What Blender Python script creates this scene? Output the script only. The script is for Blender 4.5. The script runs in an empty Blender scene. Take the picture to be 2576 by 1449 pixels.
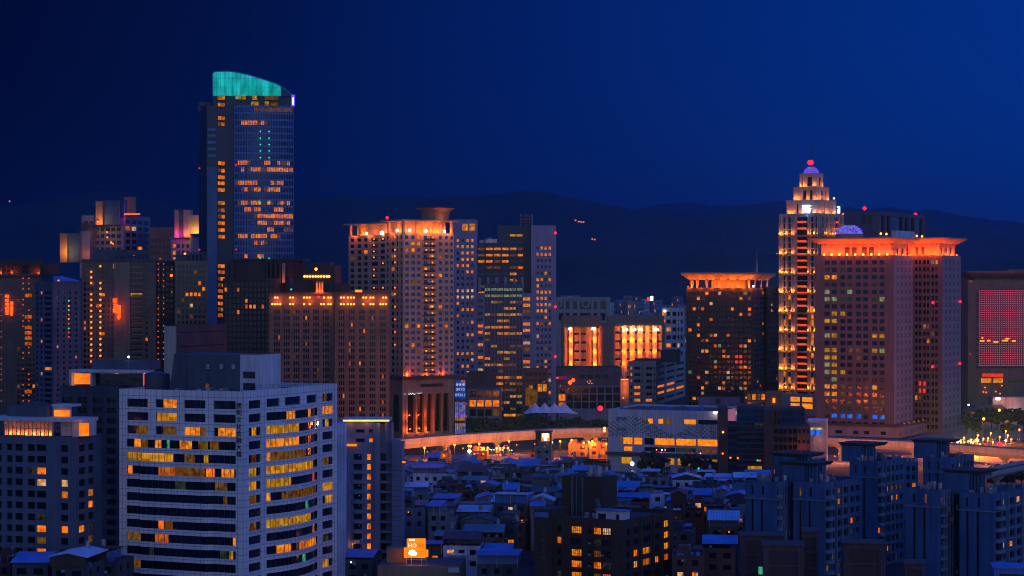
import bpy, math, random
from mathutils import Vector, noise
R = random.Random(11)
S = bpy.context.scene
LINK = S.collection.objects.link
# ---------------------------------------------------------------- camera
F, H = 5367.0, 84.0                       # focal length in pixels of a 2576 px wide frame, eye height
cam = bpy.data.cameras.new('camera'); cam.lens = 75; cam.sensor_width = 36
cam.clip_start = 1; cam.clip_end = 60000
co = bpy.data.objects.new('camera', cam); LINK(co)
co.location = (0, 0, H); co.rotation_euler = (math.pi/2, 0, 0); S.camera = co
# ---------------------------------------------------------------- sky, sun, exposure
S.view_settings.view_transform = 'Standard'; S.view_settings.look = 'None'
S.view_settings.exposure = 0; S.view_settings.gamma = 1
S.cycles.use_denoising = True; S.cycles.filter_width = 1.0
S.cycles.max_bounces = 5; S.cycles.diffuse_bounces = 2; S.cycles.glossy_bounces = 2
S.cycles.sample_clamp_indirect = 3
W = bpy.data.worlds.new('World'); S.world = W; W.use_nodes = True
nt = W.node_tree; nt.nodes.clear()
def N(t, typ, **kw):
    n = t.nodes.new(typ)
    for k, v in kw.items():
        if k.startswith('i_'): n.inputs[int(k[2:])].default_value = v
        else: setattr(n, k, v)
    return n
def ramp(t, stops, interp='LINEAR'):
    n = t.nodes.new('ShaderNodeValToRGB'); e = n.color_ramp; e.interpolation = interp
    while len(e.elements) < len(stops): e.elements.new(0.5)
    for k, (p, c) in zip(e.elements, stops): k.position = p; k.color = (*c, 1)
    return n
tc = N(nt, 'ShaderNodeTexCoord'); sx = N(nt, 'ShaderNodeSeparateXYZ')
nt.links.new(tc.outputs['Generated'], sx.inputs[0])
az = N(nt, 'ShaderNodeMath', operation='ARCTAN2')
nt.links.new(sx.outputs['X'], az.inputs[0]); nt.links.new(sx.outputs['Y'], az.inputs[1])
am = N(nt, 'ShaderNodeMapRange'); am.inputs[1].default_value = -math.pi; am.inputs[2].default_value = math.pi
nt.links.new(az.outputs[0], am.inputs[0])
D1 = lambda d: (d + 180) / 360
# twilight sky by compass direction: darkest ahead to the left, the afterglow behind the camera and to the right
hz = ramp(nt, [(0, (.42, .50, .64)), (D1(-100), (.06, .075, .20)), (D1(-14.5), (.0001, .0003, .003)), (D1(-8), (.0002, .0036, .034)),
               (D1(0), (.0003, .0165, .145)), (D1(7), (.0004, .029, .235)), (D1(14), (.0004, .040, .31)), (D1(70), (.11, .25, .82)), (1, (.42, .50, .64))])
nt.links.new(am.outputs[0], hz.inputs[0])
up = N(nt, 'ShaderNodeMapRange'); up.inputs[1].default_value = .0; up.inputs[2].default_value = 1.0
nt.links.new(sx.outputs['Z'], up.inputs[0])
uf = ramp(nt, [(0, (0, 0, 0)), (.14, (.30, .30, .30)), (.6, (1, 1, 1))])
nt.links.new(up.outputs[0], uf.inputs[0])
zen = N(nt, 'ShaderNodeMixRGB'); zen.inputs[2].default_value = (.006, .085, .60, 1)
# in front of the camera the sky darkens upward first, then the whole dome turns deep blue overhead
dk = ramp(nt, [(0, (1, 1, 1)), (.06, (.97, .97, .97)), (.14, (.80, .80, .82)), (.2, (.5, .5, .55)), (.5, (1, 1, 1))])
nt.links.new(up.outputs[0], dk.inputs[0])
mu = N(nt, 'ShaderNodeMixRGB', blend_type='MULTIPLY'); mu.inputs[0].default_value = 1
nt.links.new(hz.outputs[0], mu.inputs[1]); nt.links.new(dk.outputs[0], mu.inputs[2])
zf = ramp(nt, [(0, (0, 0, 0)), (.2, (0, 0, 0)), (.7, (1, 1, 1))]); nt.links.new(up.outputs[0], zf.inputs[0])
nt.links.new(zf.outputs[0], zen.inputs[0]); nt.links.new(mu.outputs[0], zen.inputs[1])
sky = N(nt, 'ShaderNodeTexSky', sky_type='NISHITA', sun_disc=False, sun_elevation=math.radians(-3), sun_rotation=math.radians(125), altitude=50)
sk2 = N(nt, 'ShaderNodeMixRGB', blend_type='MULTIPLY'); sk2.inputs[0].default_value = 1; sk2.inputs[2].default_value = (.004, .008, .05, 1)
nt.links.new(sky.outputs[0], sk2.inputs[1])
ad = N(nt, 'ShaderNodeMixRGB', blend_type='ADD'); ad.inputs[0].default_value = 1
nt.links.new(zen.outputs[0], ad.inputs[1]); nt.links.new(sk2.outputs[0], ad.inputs[2])
bg = N(nt, 'ShaderNodeBackground'); wo = N(nt, 'ShaderNodeOutputWorld')
nt.links.new(ad.outputs[0], bg.inputs[0]); bg.inputs[1].default_value = 1.0; nt.links.new(bg.outputs[0], wo.inputs[0])
# the last soft light of the set sun, from behind the camera on the right
sd = bpy.data.lights.new('sun', 'SUN'); sd.energy = .10; sd.angle = math.radians(80); sd.color = (.62, .66, 1)
so = bpy.data.objects.new('sun', sd); LINK(so); so.rotation_euler = (math.radians(72), 0, math.radians(48))
# ---------------------------------------------------------------- helpers
def X(U, D): return (U - 1288) / F * D
def Z(V, D): return H - (V - 724.5) / F * D
MATS = {}
def newmat(name):
    m = bpy.data.materials.new(name); m.use_nodes = True; t = m.node_tree; t.nodes.clear()
    o = N(t, 'ShaderNodeOutputMaterial'); MATS[name] = m
    return m, t, o
def wall(name, col, rough=.75, var=.22, gw=0, gh=0, gt=.07, gd=.55, metal=0, streak=.25, scale=.12):
    m, t, o = newmat(name); L = t.links.new
    p = N(t, 'ShaderNodeBsdfPrincipled'); L(p.outputs[0], o.inputs[0])
    p.inputs['Roughness'].default_value = rough; p.inputs['Metallic'].default_value = metal
    g = N(t, 'ShaderNodeNewGeometry')
    n1 = N(t, 'ShaderNodeTexNoise'); n1.inputs['Scale'].default_value = scale; n1.inputs['Detail'].default_value = 6
    L(g.outputs['Position'], n1.inputs['Vector'])
    r1 = N(t, 'ShaderNodeMapRange'); r1.inputs[1].default_value = .3; r1.inputs[2].default_value = .7
    r1.inputs[3].default_value = 1 - var; r1.inputs[4].default_value = 1 + var; L(n1.outputs[0], r1.inputs[0])
    mp = N(t, 'ShaderNodeVectorMath', operation='MULTIPLY'); mp.inputs[1].default_value = (1.1, 1.1, .06); L(g.outputs['Position'], mp.inputs[0])
    n2 = N(t, 'ShaderNodeTexNoise'); n2.inputs['Scale'].default_value = .8; n2.inputs['Detail'].default_value = 4; L(mp.outputs[0], n2.inputs['Vector'])
    r2 = N(t, 'ShaderNodeMapRange'); r2.inputs[1].default_value = .35; r2.inputs[2].default_value = .65
    r2.inputs[3].default_value = 1 - streak; r2.inputs[4].default_value = 1.0; L(n2.outputs[0], r2.inputs[0])
    f = N(t, 'ShaderNodeMath', operation='MULTIPLY'); L(r1.outputs[0], f.inputs[0]); L(r2.outputs[0], f.inputs[1]); out = f.outputs[0]
    if gw or gh:
        uv = N(t, 'ShaderNodeUVMap'); s = N(t, 'ShaderNodeSeparateXYZ'); L(uv.outputs[0], s.inputs[0])
        for k, w in ((0, gw), (1, gh)):
            if not w: continue
            d = N(t, 'ShaderNodeMath', operation='MODULO'); d.inputs[1].default_value = w
            a = N(t, 'ShaderNodeMath', operation='ADD'); a.inputs[1].default_value = 1000 * w; L(s.outputs[k], a.inputs[0]); L(a.outputs[0], d.inputs[0])
            c = N(t, 'ShaderNodeMath', operation='LESS_THAN'); c.inputs[1].default_value = gt; L(d.outputs[0], c.inputs[0])
            e = N(t, 'ShaderNodeMapRange'); e.inputs[3].default_value = 1; e.inputs[4].default_value = 1 - gd; L(c.outputs[0], e.inputs[0])
            q = N(t, 'ShaderNodeMath', operation='MULTIPLY'); L(out, q.inputs[0]); L(e.outputs[0], q.inputs[1]); out = q.outputs[0]
    v = N(t, 'ShaderNodeVectorMath', operation='SCALE'); v.inputs[0].default_value = col; L(out, v.inputs['Scale'])
    L(v.outputs[0], p.inputs['Base Color'])
    return m
def glass(name, col, rough=.12, spec=.5, wav=.02):
    m, t, o = newmat(name); L = t.links.new
    p = N(t, 'ShaderNodeBsdfPrincipled'); L(p.outputs[0], o.inputs[0]); p.inputs['Roughness'].default_value = rough
    p.inputs['Specular IOR Level'].default_value = spec
    g = N(t, 'ShaderNodeNewGeometry'); n1 = N(t, 'ShaderNodeTexNoise'); n1.inputs['Scale'].default_value = .45; n1.inputs['Detail'].default_value = 3
    L(g.outputs['Position'], n1.inputs['Vector'])
    r1 = N(t, 'ShaderNodeMapRange'); r1.inputs[1].default_value = .3; r1.inputs[2].default_value = .7; r1.inputs[3].default_value = .4; r1.inputs[4].default_value = 1.6
    L(n1.outputs[0], r1.inputs[0])
    v = N(t, 'ShaderNodeVectorMath', operation='SCALE'); v.inputs[0].default_value = col; L(r1.outputs[0], v.inputs['Scale']); L(v.outputs[0], p.inputs['Base Color'])
    b = N(t, 'ShaderNodeBump'); b.inputs['Strength'].default_value = .25; b.inputs['Distance'].default_value = wav * 4; L(n1.outputs[0], b.inputs['Height']); L(b.outputs[0], p.inputs['Normal'])
    return m
def lit(name, c1, c2, s, lo=.25, sc=.75, stripe=0):
    """a lit room behind glass: blinds, lamps and furniture break the light up"""
    m, t, o = newmat(name); L = t.links.new
    e = N(t, 'ShaderNodeEmission'); L(e.outputs[0], o.inputs[0]); g = N(t, 'ShaderNodeNewGeometry')
    mp = N(t, 'ShaderNodeVectorMath', operation='MULTIPLY'); mp.inputs[1].default_value = (1, 1, .75 if not stripe else .12); L(g.outputs['Position'], mp.inputs[0])
    n1 = N(t, 'ShaderNodeTexNoise'); n1.inputs['Scale'].default_value = sc; n1.inputs['Detail'].default_value = 5; n1.inputs['Roughness'].default_value = .65
    L(mp.outputs[0], n1.inputs['Vector'])
    r1 = N(t, 'ShaderNodeMapRange'); r1.inputs[1].default_value = .36; r1.inputs[2].default_value = .62; r1.inputs[3].default_value = lo; r1.inputs[4].default_value = 1.15
    L(n1.outputs[0], r1.inputs[0])
    n2 = N(t, 'ShaderNodeTexNoise'); n2.inputs['Scale'].default_value = .35; L(g.outputs['Position'], n2.inputs['Vector'])
    r2 = N(t, 'ShaderNodeMapRange'); r2.inputs[1].default_value = .4; r2.inputs[2].default_value = .6; L(n2.outputs[0], r2.inputs[0])
    mx = N(t, 'ShaderNodeMixRGB'); mx.inputs[1].default_value = (*c1, 1); mx.inputs[2].default_value = (*c2, 1); L(r2.outputs[0], mx.inputs[0])
    k = N(t, 'ShaderNodeMath', operation='MULTIPLY'); k.inputs[1].default_value = s; L(r1.outputs[0], k.inputs[0])
    if stripe:   # blinds drawn to different heights, bay by bay
        dt = N(t, 'ShaderNodeVectorMath', operation='DOT_PRODUCT'); dt.inputs[1].default_value = (.62, .80, 0); L(g.outputs['Position'], dt.inputs[0])
        sn = N(t, 'ShaderNodeMath', operation='DIVIDE'); sn.inputs[1].default_value = 1.15; L(dt.outputs['Value'], sn.inputs[0]); fl = N(t, 'ShaderNodeMath', operation='FLOOR'); L(sn.outputs[0], fl.inputs[0])
        sz = N(t, 'ShaderNodeSeparateXYZ'); L(g.outputs['Position'], sz.inputs[0]); dz = N(t, 'ShaderNodeMath', operation='DIVIDE'); dz.inputs[1].default_value = 1.1; L(sz.outputs['Z'], dz.inputs[0]); fz_ = N(t, 'ShaderNodeMath', operation='FLOOR'); L(dz.outputs[0], fz_.inputs[0])
        cv = N(t, 'ShaderNodeCombineXYZ'); L(fl.outputs[0], cv.inputs[0]); L(fz_.outputs[0], cv.inputs[1]); wn = N(t, 'ShaderNodeTexWhiteNoise', noise_dimensions='2D'); L(cv.outputs[0], wn.inputs['Vector'])
        rw = N(t, 'ShaderNodeMapRange'); rw.inputs[3].default_value = .45; rw.inputs[4].default_value = 1.25; L(wn.outputs['Value'], rw.inputs[0]); k2 = N(t, 'ShaderNodeMath', operation='MULTIPLY'); L(k.outputs[0], k2.inputs[0]); L(rw.outputs[0], k2.inputs[1]); k = k2
    L(mx.outputs[0], e.inputs[0]); L(k.outputs[0], e.inputs[1])
    m.cycles.emission_sampling = 'NONE'
    return m
def glow(name, c, s):
    m, t, o = newmat(name); e = N(t, 'ShaderNodeEmission'); e.inputs[0].default_value = (*c, 1); e.inputs[1].default_value = s
    t.links.new(e.outputs[0], o.inputs[0]); m.cycles.emission_sampling = 'NONE'
    return m
def leaf(name, c):
    m, t, o = newmat(name); L = t.links.new; p = N(t, 'ShaderNodeBsdfPrincipled'); p.inputs['Roughness'].default_value = .7; L(p.outputs[0], o.inputs[0])
    oi = N(t, 'ShaderNodeNewGeometry'); r = N(t, 'ShaderNodeMapRange'); r.inputs[3].default_value = .55; r.inputs[4].default_value = 1.5; L(oi.outputs['Random Per Island'], r.inputs[0])
    v = N(t, 'ShaderNodeVectorMath', operation='SCALE'); v.inputs[0].default_value = c; L(r.outputs[0], v.inputs['Scale']); L(v.outputs[0], p.inputs['Base Color'])
    return m
# walls
wall('white_tile', (.78, .75, .74), .55, .10, 1.74, 1.745, .15, .5, streak=.12)
wall('white_paint', (.62, .62, .62), .7, .15); wall('dark_roof', (.05, .05, .055), .9, .35); wall('grey_roof', (.07, .075, .085), .9, .4)
wall('dusk_blue_wall', (.045, .125, .26), .75, .2, 0, 3.0, .08, .25, streak=.35); wall('mural_panel', (.30, .24, .36)); wall('slate_blue', (.13, .135, .18), .75, .2, 0, 2.75, .08, .25, streak=.35); wall('grey_wall', (.11, .135, .19), .75, .15, streak=.2)
wall('light_grey', (.20, .23, .32), .7, .12, 0, 3.0, .1, .2); wall('beige_grey', (.30, .20, .12), .8, .2)
wall('brown_tile', (.19, .13, .085), .7, .22, 0, 3.2, .12, .3); wall('dark_brown', (.075, .045, .03), .7, .25); wall('deep_brown', (.06, .032, .022), .75, .3, 0, 3.0, .1, .3)
wall('cream_stone', (.54, .40, .22), .7, .12, 0, 3.6, .1, .2); wall('tan_stone', (.40, .27, .16), .7, .15, 4, 4, .1, .25); wall('blue_grey', (.22, .29, .42), .6, .1, 2.2, 1.9, .07, .25)
wall('pale_stone', (.54, .45, .34), .7, .12, 0, 4, .1, .2); wall('granite_pink', (.20, .125, .12), .6, .12, 0, 3.75, .12, .2); wall('granite_pale_lit', (.35, .27, .26), .6, .12, 0, 3.75, .12, .2)  # the lighter granite holds the floodlit tone of the towers' side walls
wall('dark_metal', (.05, .055, .065), .45, .2); wall('steel', (.45, .46, .48), .35, .15, metal=.7); wall('mauve_stucco', (.115, .06, .06), .85, .15, 0, 2.6, .09, .3)
wall('red_brick', (.15, .055, .045), .8, .2, 0, 1.2, .08, .3); wall('brick_dark', (.085, .045, .04), .8, .25); wall('mall_panel', (.76, .64, .62), .5, .06, 2.4, 2.4, .06, .2)
wall('concrete', (.46, .40, .36), .8, .12, 9, 0, .15, .2, streak=.3); wall('asphalt', (.055, .053, .052), .85, .3); wall('paving', (.22, .19, .16), .85, .25)
wall('cornice', (.10, .072, .062), .7, .15); wall('crown_plaster', (.60, .36, .17), .6, .08); glow('screen_text', (.5, .6, 1), .95); glow('sign_soft', (1, .82, .62), 1.5); wall('soffit', (.62, .44, .27), .6, .08); wall('slate_mid', (.085, .095, .115), .7, .2); wall('black_paint', (.012, .011, .012), .5, .1)
wall('curtain_spandrel', (.14, .34, .78), .35, .12, 1.5, 0, .3, .6); wall('curtain_dark', (.008, .035, .085), .3, .2); wall('fin', (.06, .20, .52), .4, .1); wall('column_panel', (.05, .16, .34), .4, .15, 0, 4.2, .2, .3)
wall('yellow_tile', (.33, .27, .16), .8, .2); wall('bark', (.06, .045, .035), .9, .3)
wall('sheet_blue', (.09, .22, .58), .5, .3, .9, 0, .14, .3); wall('sheet_grey', (.16, .19, .23), .5, .3, .9, 0, .14, .3); wall('sheet_red', (.14, .045, .05), .6, .3, .9, 0, .14, .3); wall('sheet_green', (.05, .10, .11), .6, .3, .9, 0, .14, .3)
wall('sheet_pale', (.55, .66, .82), .45, .25, .9, 0, .14, .25); wall('house_grey', (.07, .08, .10), .85, .25, streak=.45); wall('house_pale', (.20, .22, .26), .85, .2, streak=.4); wall('house_brown', (.07, .042, .035), .85, .25, 0, 1.5, .06, .3); wall('house_tan', (.17, .12, .075), .85, .25, streak=.4)
wall('tent_cloth', (.80, .86, .90), .6, .06); wall('hill_forest', (.010, .027, .034), .95, .35, scale=.006); wall('ground_dark', (.018, .017, .017), .9, .35, scale=.03)
for i, c in enumerate([(.5, .5, .5), (.03, .03, .03), (.2, .2, .22), (.22, .03, .03), (.55, .5, .1), (.04, .06, .16)]): wall('car_paint_%d' % i, c, .3, .05)
glass('glass_dark', (.006, .008, .014)); glass('glass_navy', (.008, .014, .035), .1, .5); glass('glass_blue', (.02, .11, .33), .18, .6); glass('glass_deep', (.006, .04, .12), .12, .7); glass('glass_brown', (.012, .009, .008))
O = (1, .155, .004); A = (1, .25, .010)
lit('lit_orange', O, A, 1.25); lit('lit_amber', A, (1, .33, .02), 1.0); lit('lit_yellow', (.72, .32, .008), (.95, .42, .02), .66, .5, .9, 1); lit('lit_dim', (.55, .13, .01), (.5, .25, .03), .30); lit('lit_pale', (1, .45, .14), (1, .62, .32), .8)
lit('lit_green', (.45, .62, .25), (.7, .8, .4), .42); lit('lit_teal', (.05, .6, .42), (.1, .8, .5), .6); lit('lit_red', (1, .025, .01), (1, .06, .02), 1.1, .5); lit('lit_violet', (.25, .1, .8), (.2, .3, 1), .8); lit('lit_office', (.80, .33, .010), (1, .38, .015), .78, .5, 1.1, 1); lit('lit_deep', (.75, .12, .008), (.85, .2, .01), .8, .3)
lit('lit_faint', (.10, .09, .05), (.05, .09, .06), .35, .1); lit('lit_blue', (.02, .16, 1), (.05, .25, 1), .8); lit('lit_mall', (1, .20, .004), (1, .29, .012), 1.3, .55, 1.1); lit('lit_wash', O, (1, .28, .02), 1.2, .75, .2)
glow('lamp_sodium', (1, .27, .035), 5); glow('lamp_orange', (1, .22, .015), 2.2); glow('lamp_white', (1, .9, .75), 9); glow('lamp_red', (1, .015, .03), 3); glow('lamp_small_red', (1, .02, .02), 1.1); glow('lamp_green', (.03, .8, .35), 1.2); glow('sign_red', (1, .085, .006), 3.2); glow('sign_white', (.75, .9, 1), 5); glow('sign_magenta', (1, .01, .22), 1.1)
glow('lamp_violet', (.16, .09, 1), 1.2); glow('bar_red', (1, .075, .004), 1.5); glow('strip_orange', (1, .34, .06), 3.0); glow('lamp_dot', (1, .14, .01), 1.0); glow('lamp_ice', (.6, .85, 1), 4); glow('led_pink', (1, .10, .19), 1.25); glow('sign_panel', (1, .24, .008), 1.25); glow('lamp_yellow', (1, .5, .04), 1.2)
leaf('leaves_dark', (.020, .022, .014)); leaf('leaves_mid', (.034, .036, .020))
class MB:
    def __init__(s): s.v, s.f, s.m = [], [], []
    def poly(s, pts, m=0):
        n = len(s.v); s.v += [tuple(p) for p in pts]; s.f.append(tuple(range(n, n + len(pts)))); s.m.append(m); return s
    def box(s, x0, x1, y0, y1, z0, z1, m=0):
        n = len(s.v); s.v += [(x0, y0, z0), (x1, y0, z0), (x1, y1, z0), (x0, y1, z0), (x0, y0, z1), (x1, y0, z1), (x1, y1, z1), (x0, y1, z1)]
        for q in ((0, 3, 2, 1), (4, 5, 6, 7), (0, 1, 5, 4), (1, 2, 6, 5), (2, 3, 7, 6), (3, 0, 4, 7)): s.f.append(tuple(n + k for k in q)); s.m.append(m)
        return s
    def prism(s, pts, z0, z1, m=0, mt=None):
        k = len(pts); n = len(s.v)
        s.v += [(p[0], p[1], z0) for p in pts] + [(p[0], p[1], z1) for p in pts]
        for i in range(k): s.f.append((n + i, n + (i + 1) % k, n + k + (i + 1) % k, n + k + i)); s.m.append(m)
        s.f.append(tuple(range(n + k, n + 2 * k))); s.m.append(m if mt is None else mt)
        s.f.append(tuple(range(n + k - 1, n - 1, -1))); s.m.append(m)
        return s
    def loft(s, a, b, m=0, cap=True):
        k = len(a); n = len(s.v); s.v += [tuple(p) for p in a] + [tuple(p) for p in b]
        for i in range(k): s.f.append((n + i, n + (i + 1) % k, n + k + (i + 1) % k, n + k + i)); s.m.append(m)
        if cap:
            s.f.append(tuple(range(n + k, n + 2 * k))); s.m.append(m); s.f.append(tuple(range(n + k - 1, n - 1, -1))); s.m.append(m)
        return s
    def cyl(s, x, y, r0, z0, r1, z1, n=12, m=0):
        c = [(math.cos(2 * math.pi * i / n), math.sin(2 * math.pi * i / n)) for i in range(n)]
        return s.loft([(x + r0 * a, y + r0 * b, z0) for a, b in c], [(x + r1 * a, y + r1 * b, z1) for a, b in c], m)
    def tube(s, p, q, r, n=6, m=0, r2=None):
        p, q = Vector(p), Vector(q); d = (q - p).normalized(); a = d.orthogonal().normalized(); b = d.cross(a); r2 = r if r2 is None else r2
        c = [(math.cos(2 * math.pi * i / n), math.sin(2 * math.pi * i / n)) for i in range(n)]
        return s.loft([p + r * (a * x + b * y) for x, y in c], [q + r2 * (a * x + b * y) for x, y in c], m)
    def ball(s, c, r, m=0, n=8, k=5, sz=1, lo=-1):
        rings = []
        for j in range(k + 1):
            t = math.asin(max(-1, lo)) + (math.pi / 2 - math.asin(max(-1, lo))) * j / k
            rings.append([(c[0] + r * math.cos(t) * math.cos(2 * math.pi * i / n), c[1] + r * math.cos(t) * math.sin(2 * math.pi * i / n), c[2] + r * sz * math.sin(t)) for i in range(n)])
        for a, b in zip(rings, rings[1:]): s.loft(a, b, m, False)
        return s
    def build(s, name, parent=None, mats=('grey_wall',), label=None, kind=None):
        me = bpy.data.meshes.new(name); me.from_pydata(s.v, [], s.f)
        for k in mats: me.materials.append(MATS[k])
        me.polygons.foreach_set('material_index', s.m)
        uvl = me.uv_layers.new(name='UVMap'); uv = []
        for f in s.f:
            p = [s.v[i] for i in f]
            e1 = Vector(p[1]) - Vector(p[0]); nn = Vector((0, 0, 0))
            for i in range(len(p)): nn += Vector(p[i]).cross(Vector(p[(i + 1) % len(p)]))
            if nn.length < 1e-12: nn = Vector((0, 0, 1))
            nn.normalize()
            if abs(nn.z) > .75: uv += [c for q in p for c in (q[0], q[1])]
            else:
                t = Vector((-nn.y, nn.x, 0)).normalized(); uv += [c for q in p for c in (q[0] * t.x + q[1] * t.y, q[2])]
        uvl.data.foreach_set('uv', uv)
        o = bpy.data.objects.new(name, me); LINK(o); o.parent = parent
        if label: o['label'] = label
        if kind: o['kind'] = kind
        return o
ORD = 'first second third fourth fifth sixth seventh eighth ninth tenth eleventh twelfth thirteenth fourteenth fifteenth sixteenth seventeenth eighteenth nineteenth twentieth'.split()
def nth(i):
    if i < 20: return ORD[i]
    t = ['twenty', 'thirty', 'forty', 'fifty', 'sixty', 'seventy'][(i + 1) // 10 - 2]; u = (i + 1) % 10
    return (t[:-1] + 'ieth') if u == 0 else t + '-' + ORD[u - 1]
def tag(o, label, cat, group=None):
    o['label'] = label; o['category'] = cat
    if group: o['group'] = group
    return o
def structure(o): o['kind'] = 'structure'; return o
def point(parent, loc, power, col=(1, .26, .03), rad=.4):
    l = bpy.data.lights.new('lamp_light', 'POINT'); l.energy = power; l.color = col; l.shadow_soft_size = rad
    o = bpy.data.objects.new('lamp_light', l); LINK(o); o.parent = parent; o.location = loc; return o
class Bld:
    """one building: local x runs along its left-hand face (from -la to 0), local y along its right-hand face (0 to lb)"""
    def __init__(s, name, label, cat, U, D, r=0, group=None):
        s.U, s.D, s.r = U, D, math.radians(r); s.c, s.s = math.cos(s.r), math.sin(s.r); s.px, s.py = X(U, D), D
        s.root = bpy.data.objects.new(name, None); LINK(s.root); s.root.location = (s.px, D, 0); s.root.rotation_euler = (0, 0, -s.r)
        s.root.empty_display_size = .1
        tag(s.root, label, cat, group); s.wins = []; s.n100 = {}
    def xL(s, U, off=0):
        k = (U - 1288) / F; px = s.px + off * s.s; py = s.py + off * s.c
        return (k * py - px) / (s.c + k * s.s)
    def yR(s, U, off=0):
        k = (U - 1288) / F; px = s.px + off * s.c; py = s.py - off * s.s
        return (k * py - px) / (s.s - k * s.c)
    def dist(s, x, y): return s.py - x * s.s + y * s.c
    def z(s, V, x=0, y=0): return Z(V, s.dist(x, y))
    def part(s, mb, name, mats, label=None): return mb.build(name, s.root, mats if isinstance(mats, (list, tuple)) else (mats,), label)
    def win(s, q, m): s.wins.append((q, m))
    def lamp(s, p, r, m, name='lamp'):
        return s.part(MB().ball(p, r, 0, 8, 5), name, (m,))
    def face(s, mb, m, face, a0, a1, z0, z1, cols, rows, depth, cell, off=0, mr=None):
        mr = m if mr is None else mr
        if face == 'L': P = lambda a, z, d=0: (a, off + d, z)
        else: P = lambda a, z, d=0: (off - d, a, z)
        q = lambda a, b, c, d, e: mb.poly((P(a, c), P(b, c), P(b, d), P(a, d)), e)
        z = z0
        for j, (w0, w1) in sorted(enumerate(rows), key=lambda t: t[1][0]):
            if w0 > z + 1e-4: q(a0, a1, z, w0, m)
            a = a0
            for i, (u0, u1) in enumerate(cols):
                pane = cell(i, j)
                if pane is None: continue
                if u0 > a + 1e-4: q(a, u0, w0, w1, m)
                for t in (((u0, w0), (u1, w0)), ((u1, w0), (u1, w1)), ((u1, w1), (u0, w1)), ((u0, w1), (u0, w0))):
                    (b0, c0), (b1, c1) = t; mb.poly((P(b0, c0), P(b1, c1), P(b1, c1, depth), P(b0, c0, depth)), mr)
                s.win((P(u0, w0, depth), P(u1, w0, depth), P(u1, w1, depth), P(u0, w1, depth)), pane)
                a = u1
            if a < a1 - 1e-4: q(a, a1, w0, w1, m)
            z = w1
        if z < z1 - 1e-4: q(a0, a1, z, z1, m)
    def finish(s, name='window', limit=100):
        def area(w):
            q = [Vector(p) for p in w[0]]; a = (q[1] - q[0]).length * (q[2] - q[1]).length
            return -a
        ws = sorted(s.wins, key=area); sm = min(limit, len(ws)); tot = ws[:sm]; rest = ws[sm:]
        for q, m in tot:
            me = bpy.data.meshes.new(name); me.from_pydata(q, [], [(0, 1, 2, 3)]); me.materials.append(MATS[m])
            o = bpy.data.objects.new(name, me); LINK(o); o.parent = s.root
        if rest:
            ks = sorted({m for _, m in rest}); mb = MB()
            for q, m in rest: mb.poly(q, ks.index(m))
            mb.build(name, s.root, ks, kind='stuff')
        s.wins = []
def pick(p, pal, base, seed=0, fix=None):
    rr = random.Random(seed); memo = {}
    def cell(i, j):
        if fix and (i, j) in fix: return fix[(i, j)]
        if (i, j) not in memo: memo[(i, j)] = rr.choice(pal) if rr.random() < p else base
        return memo[(i, j)]
    return cell
def even(a0, a1, n, wr, mx=0.0):
    w = (a1 - a0 - 2 * mx) / n
    return [(a0 + mx + w * (i + .5 - wr / 2), a0 + mx + w * (i + .5 + wr / 2)) for i in range(n)]
def rows_(zt, top, pitch, wh, zb=0, nmax=99):
    out = []
    for j in range(nmax):
        z1 = zt - top - j * pitch
        if z1 - wh < zb + .5: break
        out.append((z1 - wh, z1))
    return out
def fr(a0, a1, lst): return [(a0 + (a1 - a0) * u, a0 + (a1 - a0) * v) for u, v in lst]
def shell(b, mb, la, lb, z0, zt, m, mroof, par=1.0, x1=0, y0=0):
    """the hidden sides and the roof with its parapet; the two seen faces come from face()"""
    x0, y1 = -la, lb
    mb.poly(((x0, y1, z0), (x0, y0, z0), (x0, y0, zt), (x0, y1, zt)), m); mb.poly(((x1, y1, z0), (x0, y1, z0), (x0, y1, zt), (x1, y1, zt)), m)
    t = .35; zr = zt - par
    a = [(x0, y0), (x1, y0), (x1, y1), (x0, y1)]; i = [(x0 + t, y0 + t), (x1 - t, y0 + t), (x1 - t, y1 - t), (x0 + t, y1 - t)]
    for k in range(4):
        p, q, p2, q2 = a[k], a[(k + 1) % 4], i[k], i[(k + 1) % 4]
        mb.poly(((*p, zt), (*q, zt), (*q2, zt), (*p2, zt)), m); mb.poly(((*p2, zt), (*q2, zt), (*q2, zr), (*p2, zr)), m)
    mb.poly([(*p, zr) for p in i], mroof)
PAL = ['lit_orange', 'lit_amber', 'lit_orange', 'lit_dim', 'lit_deep', 'lit_amber', 'lit_pale']
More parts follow.
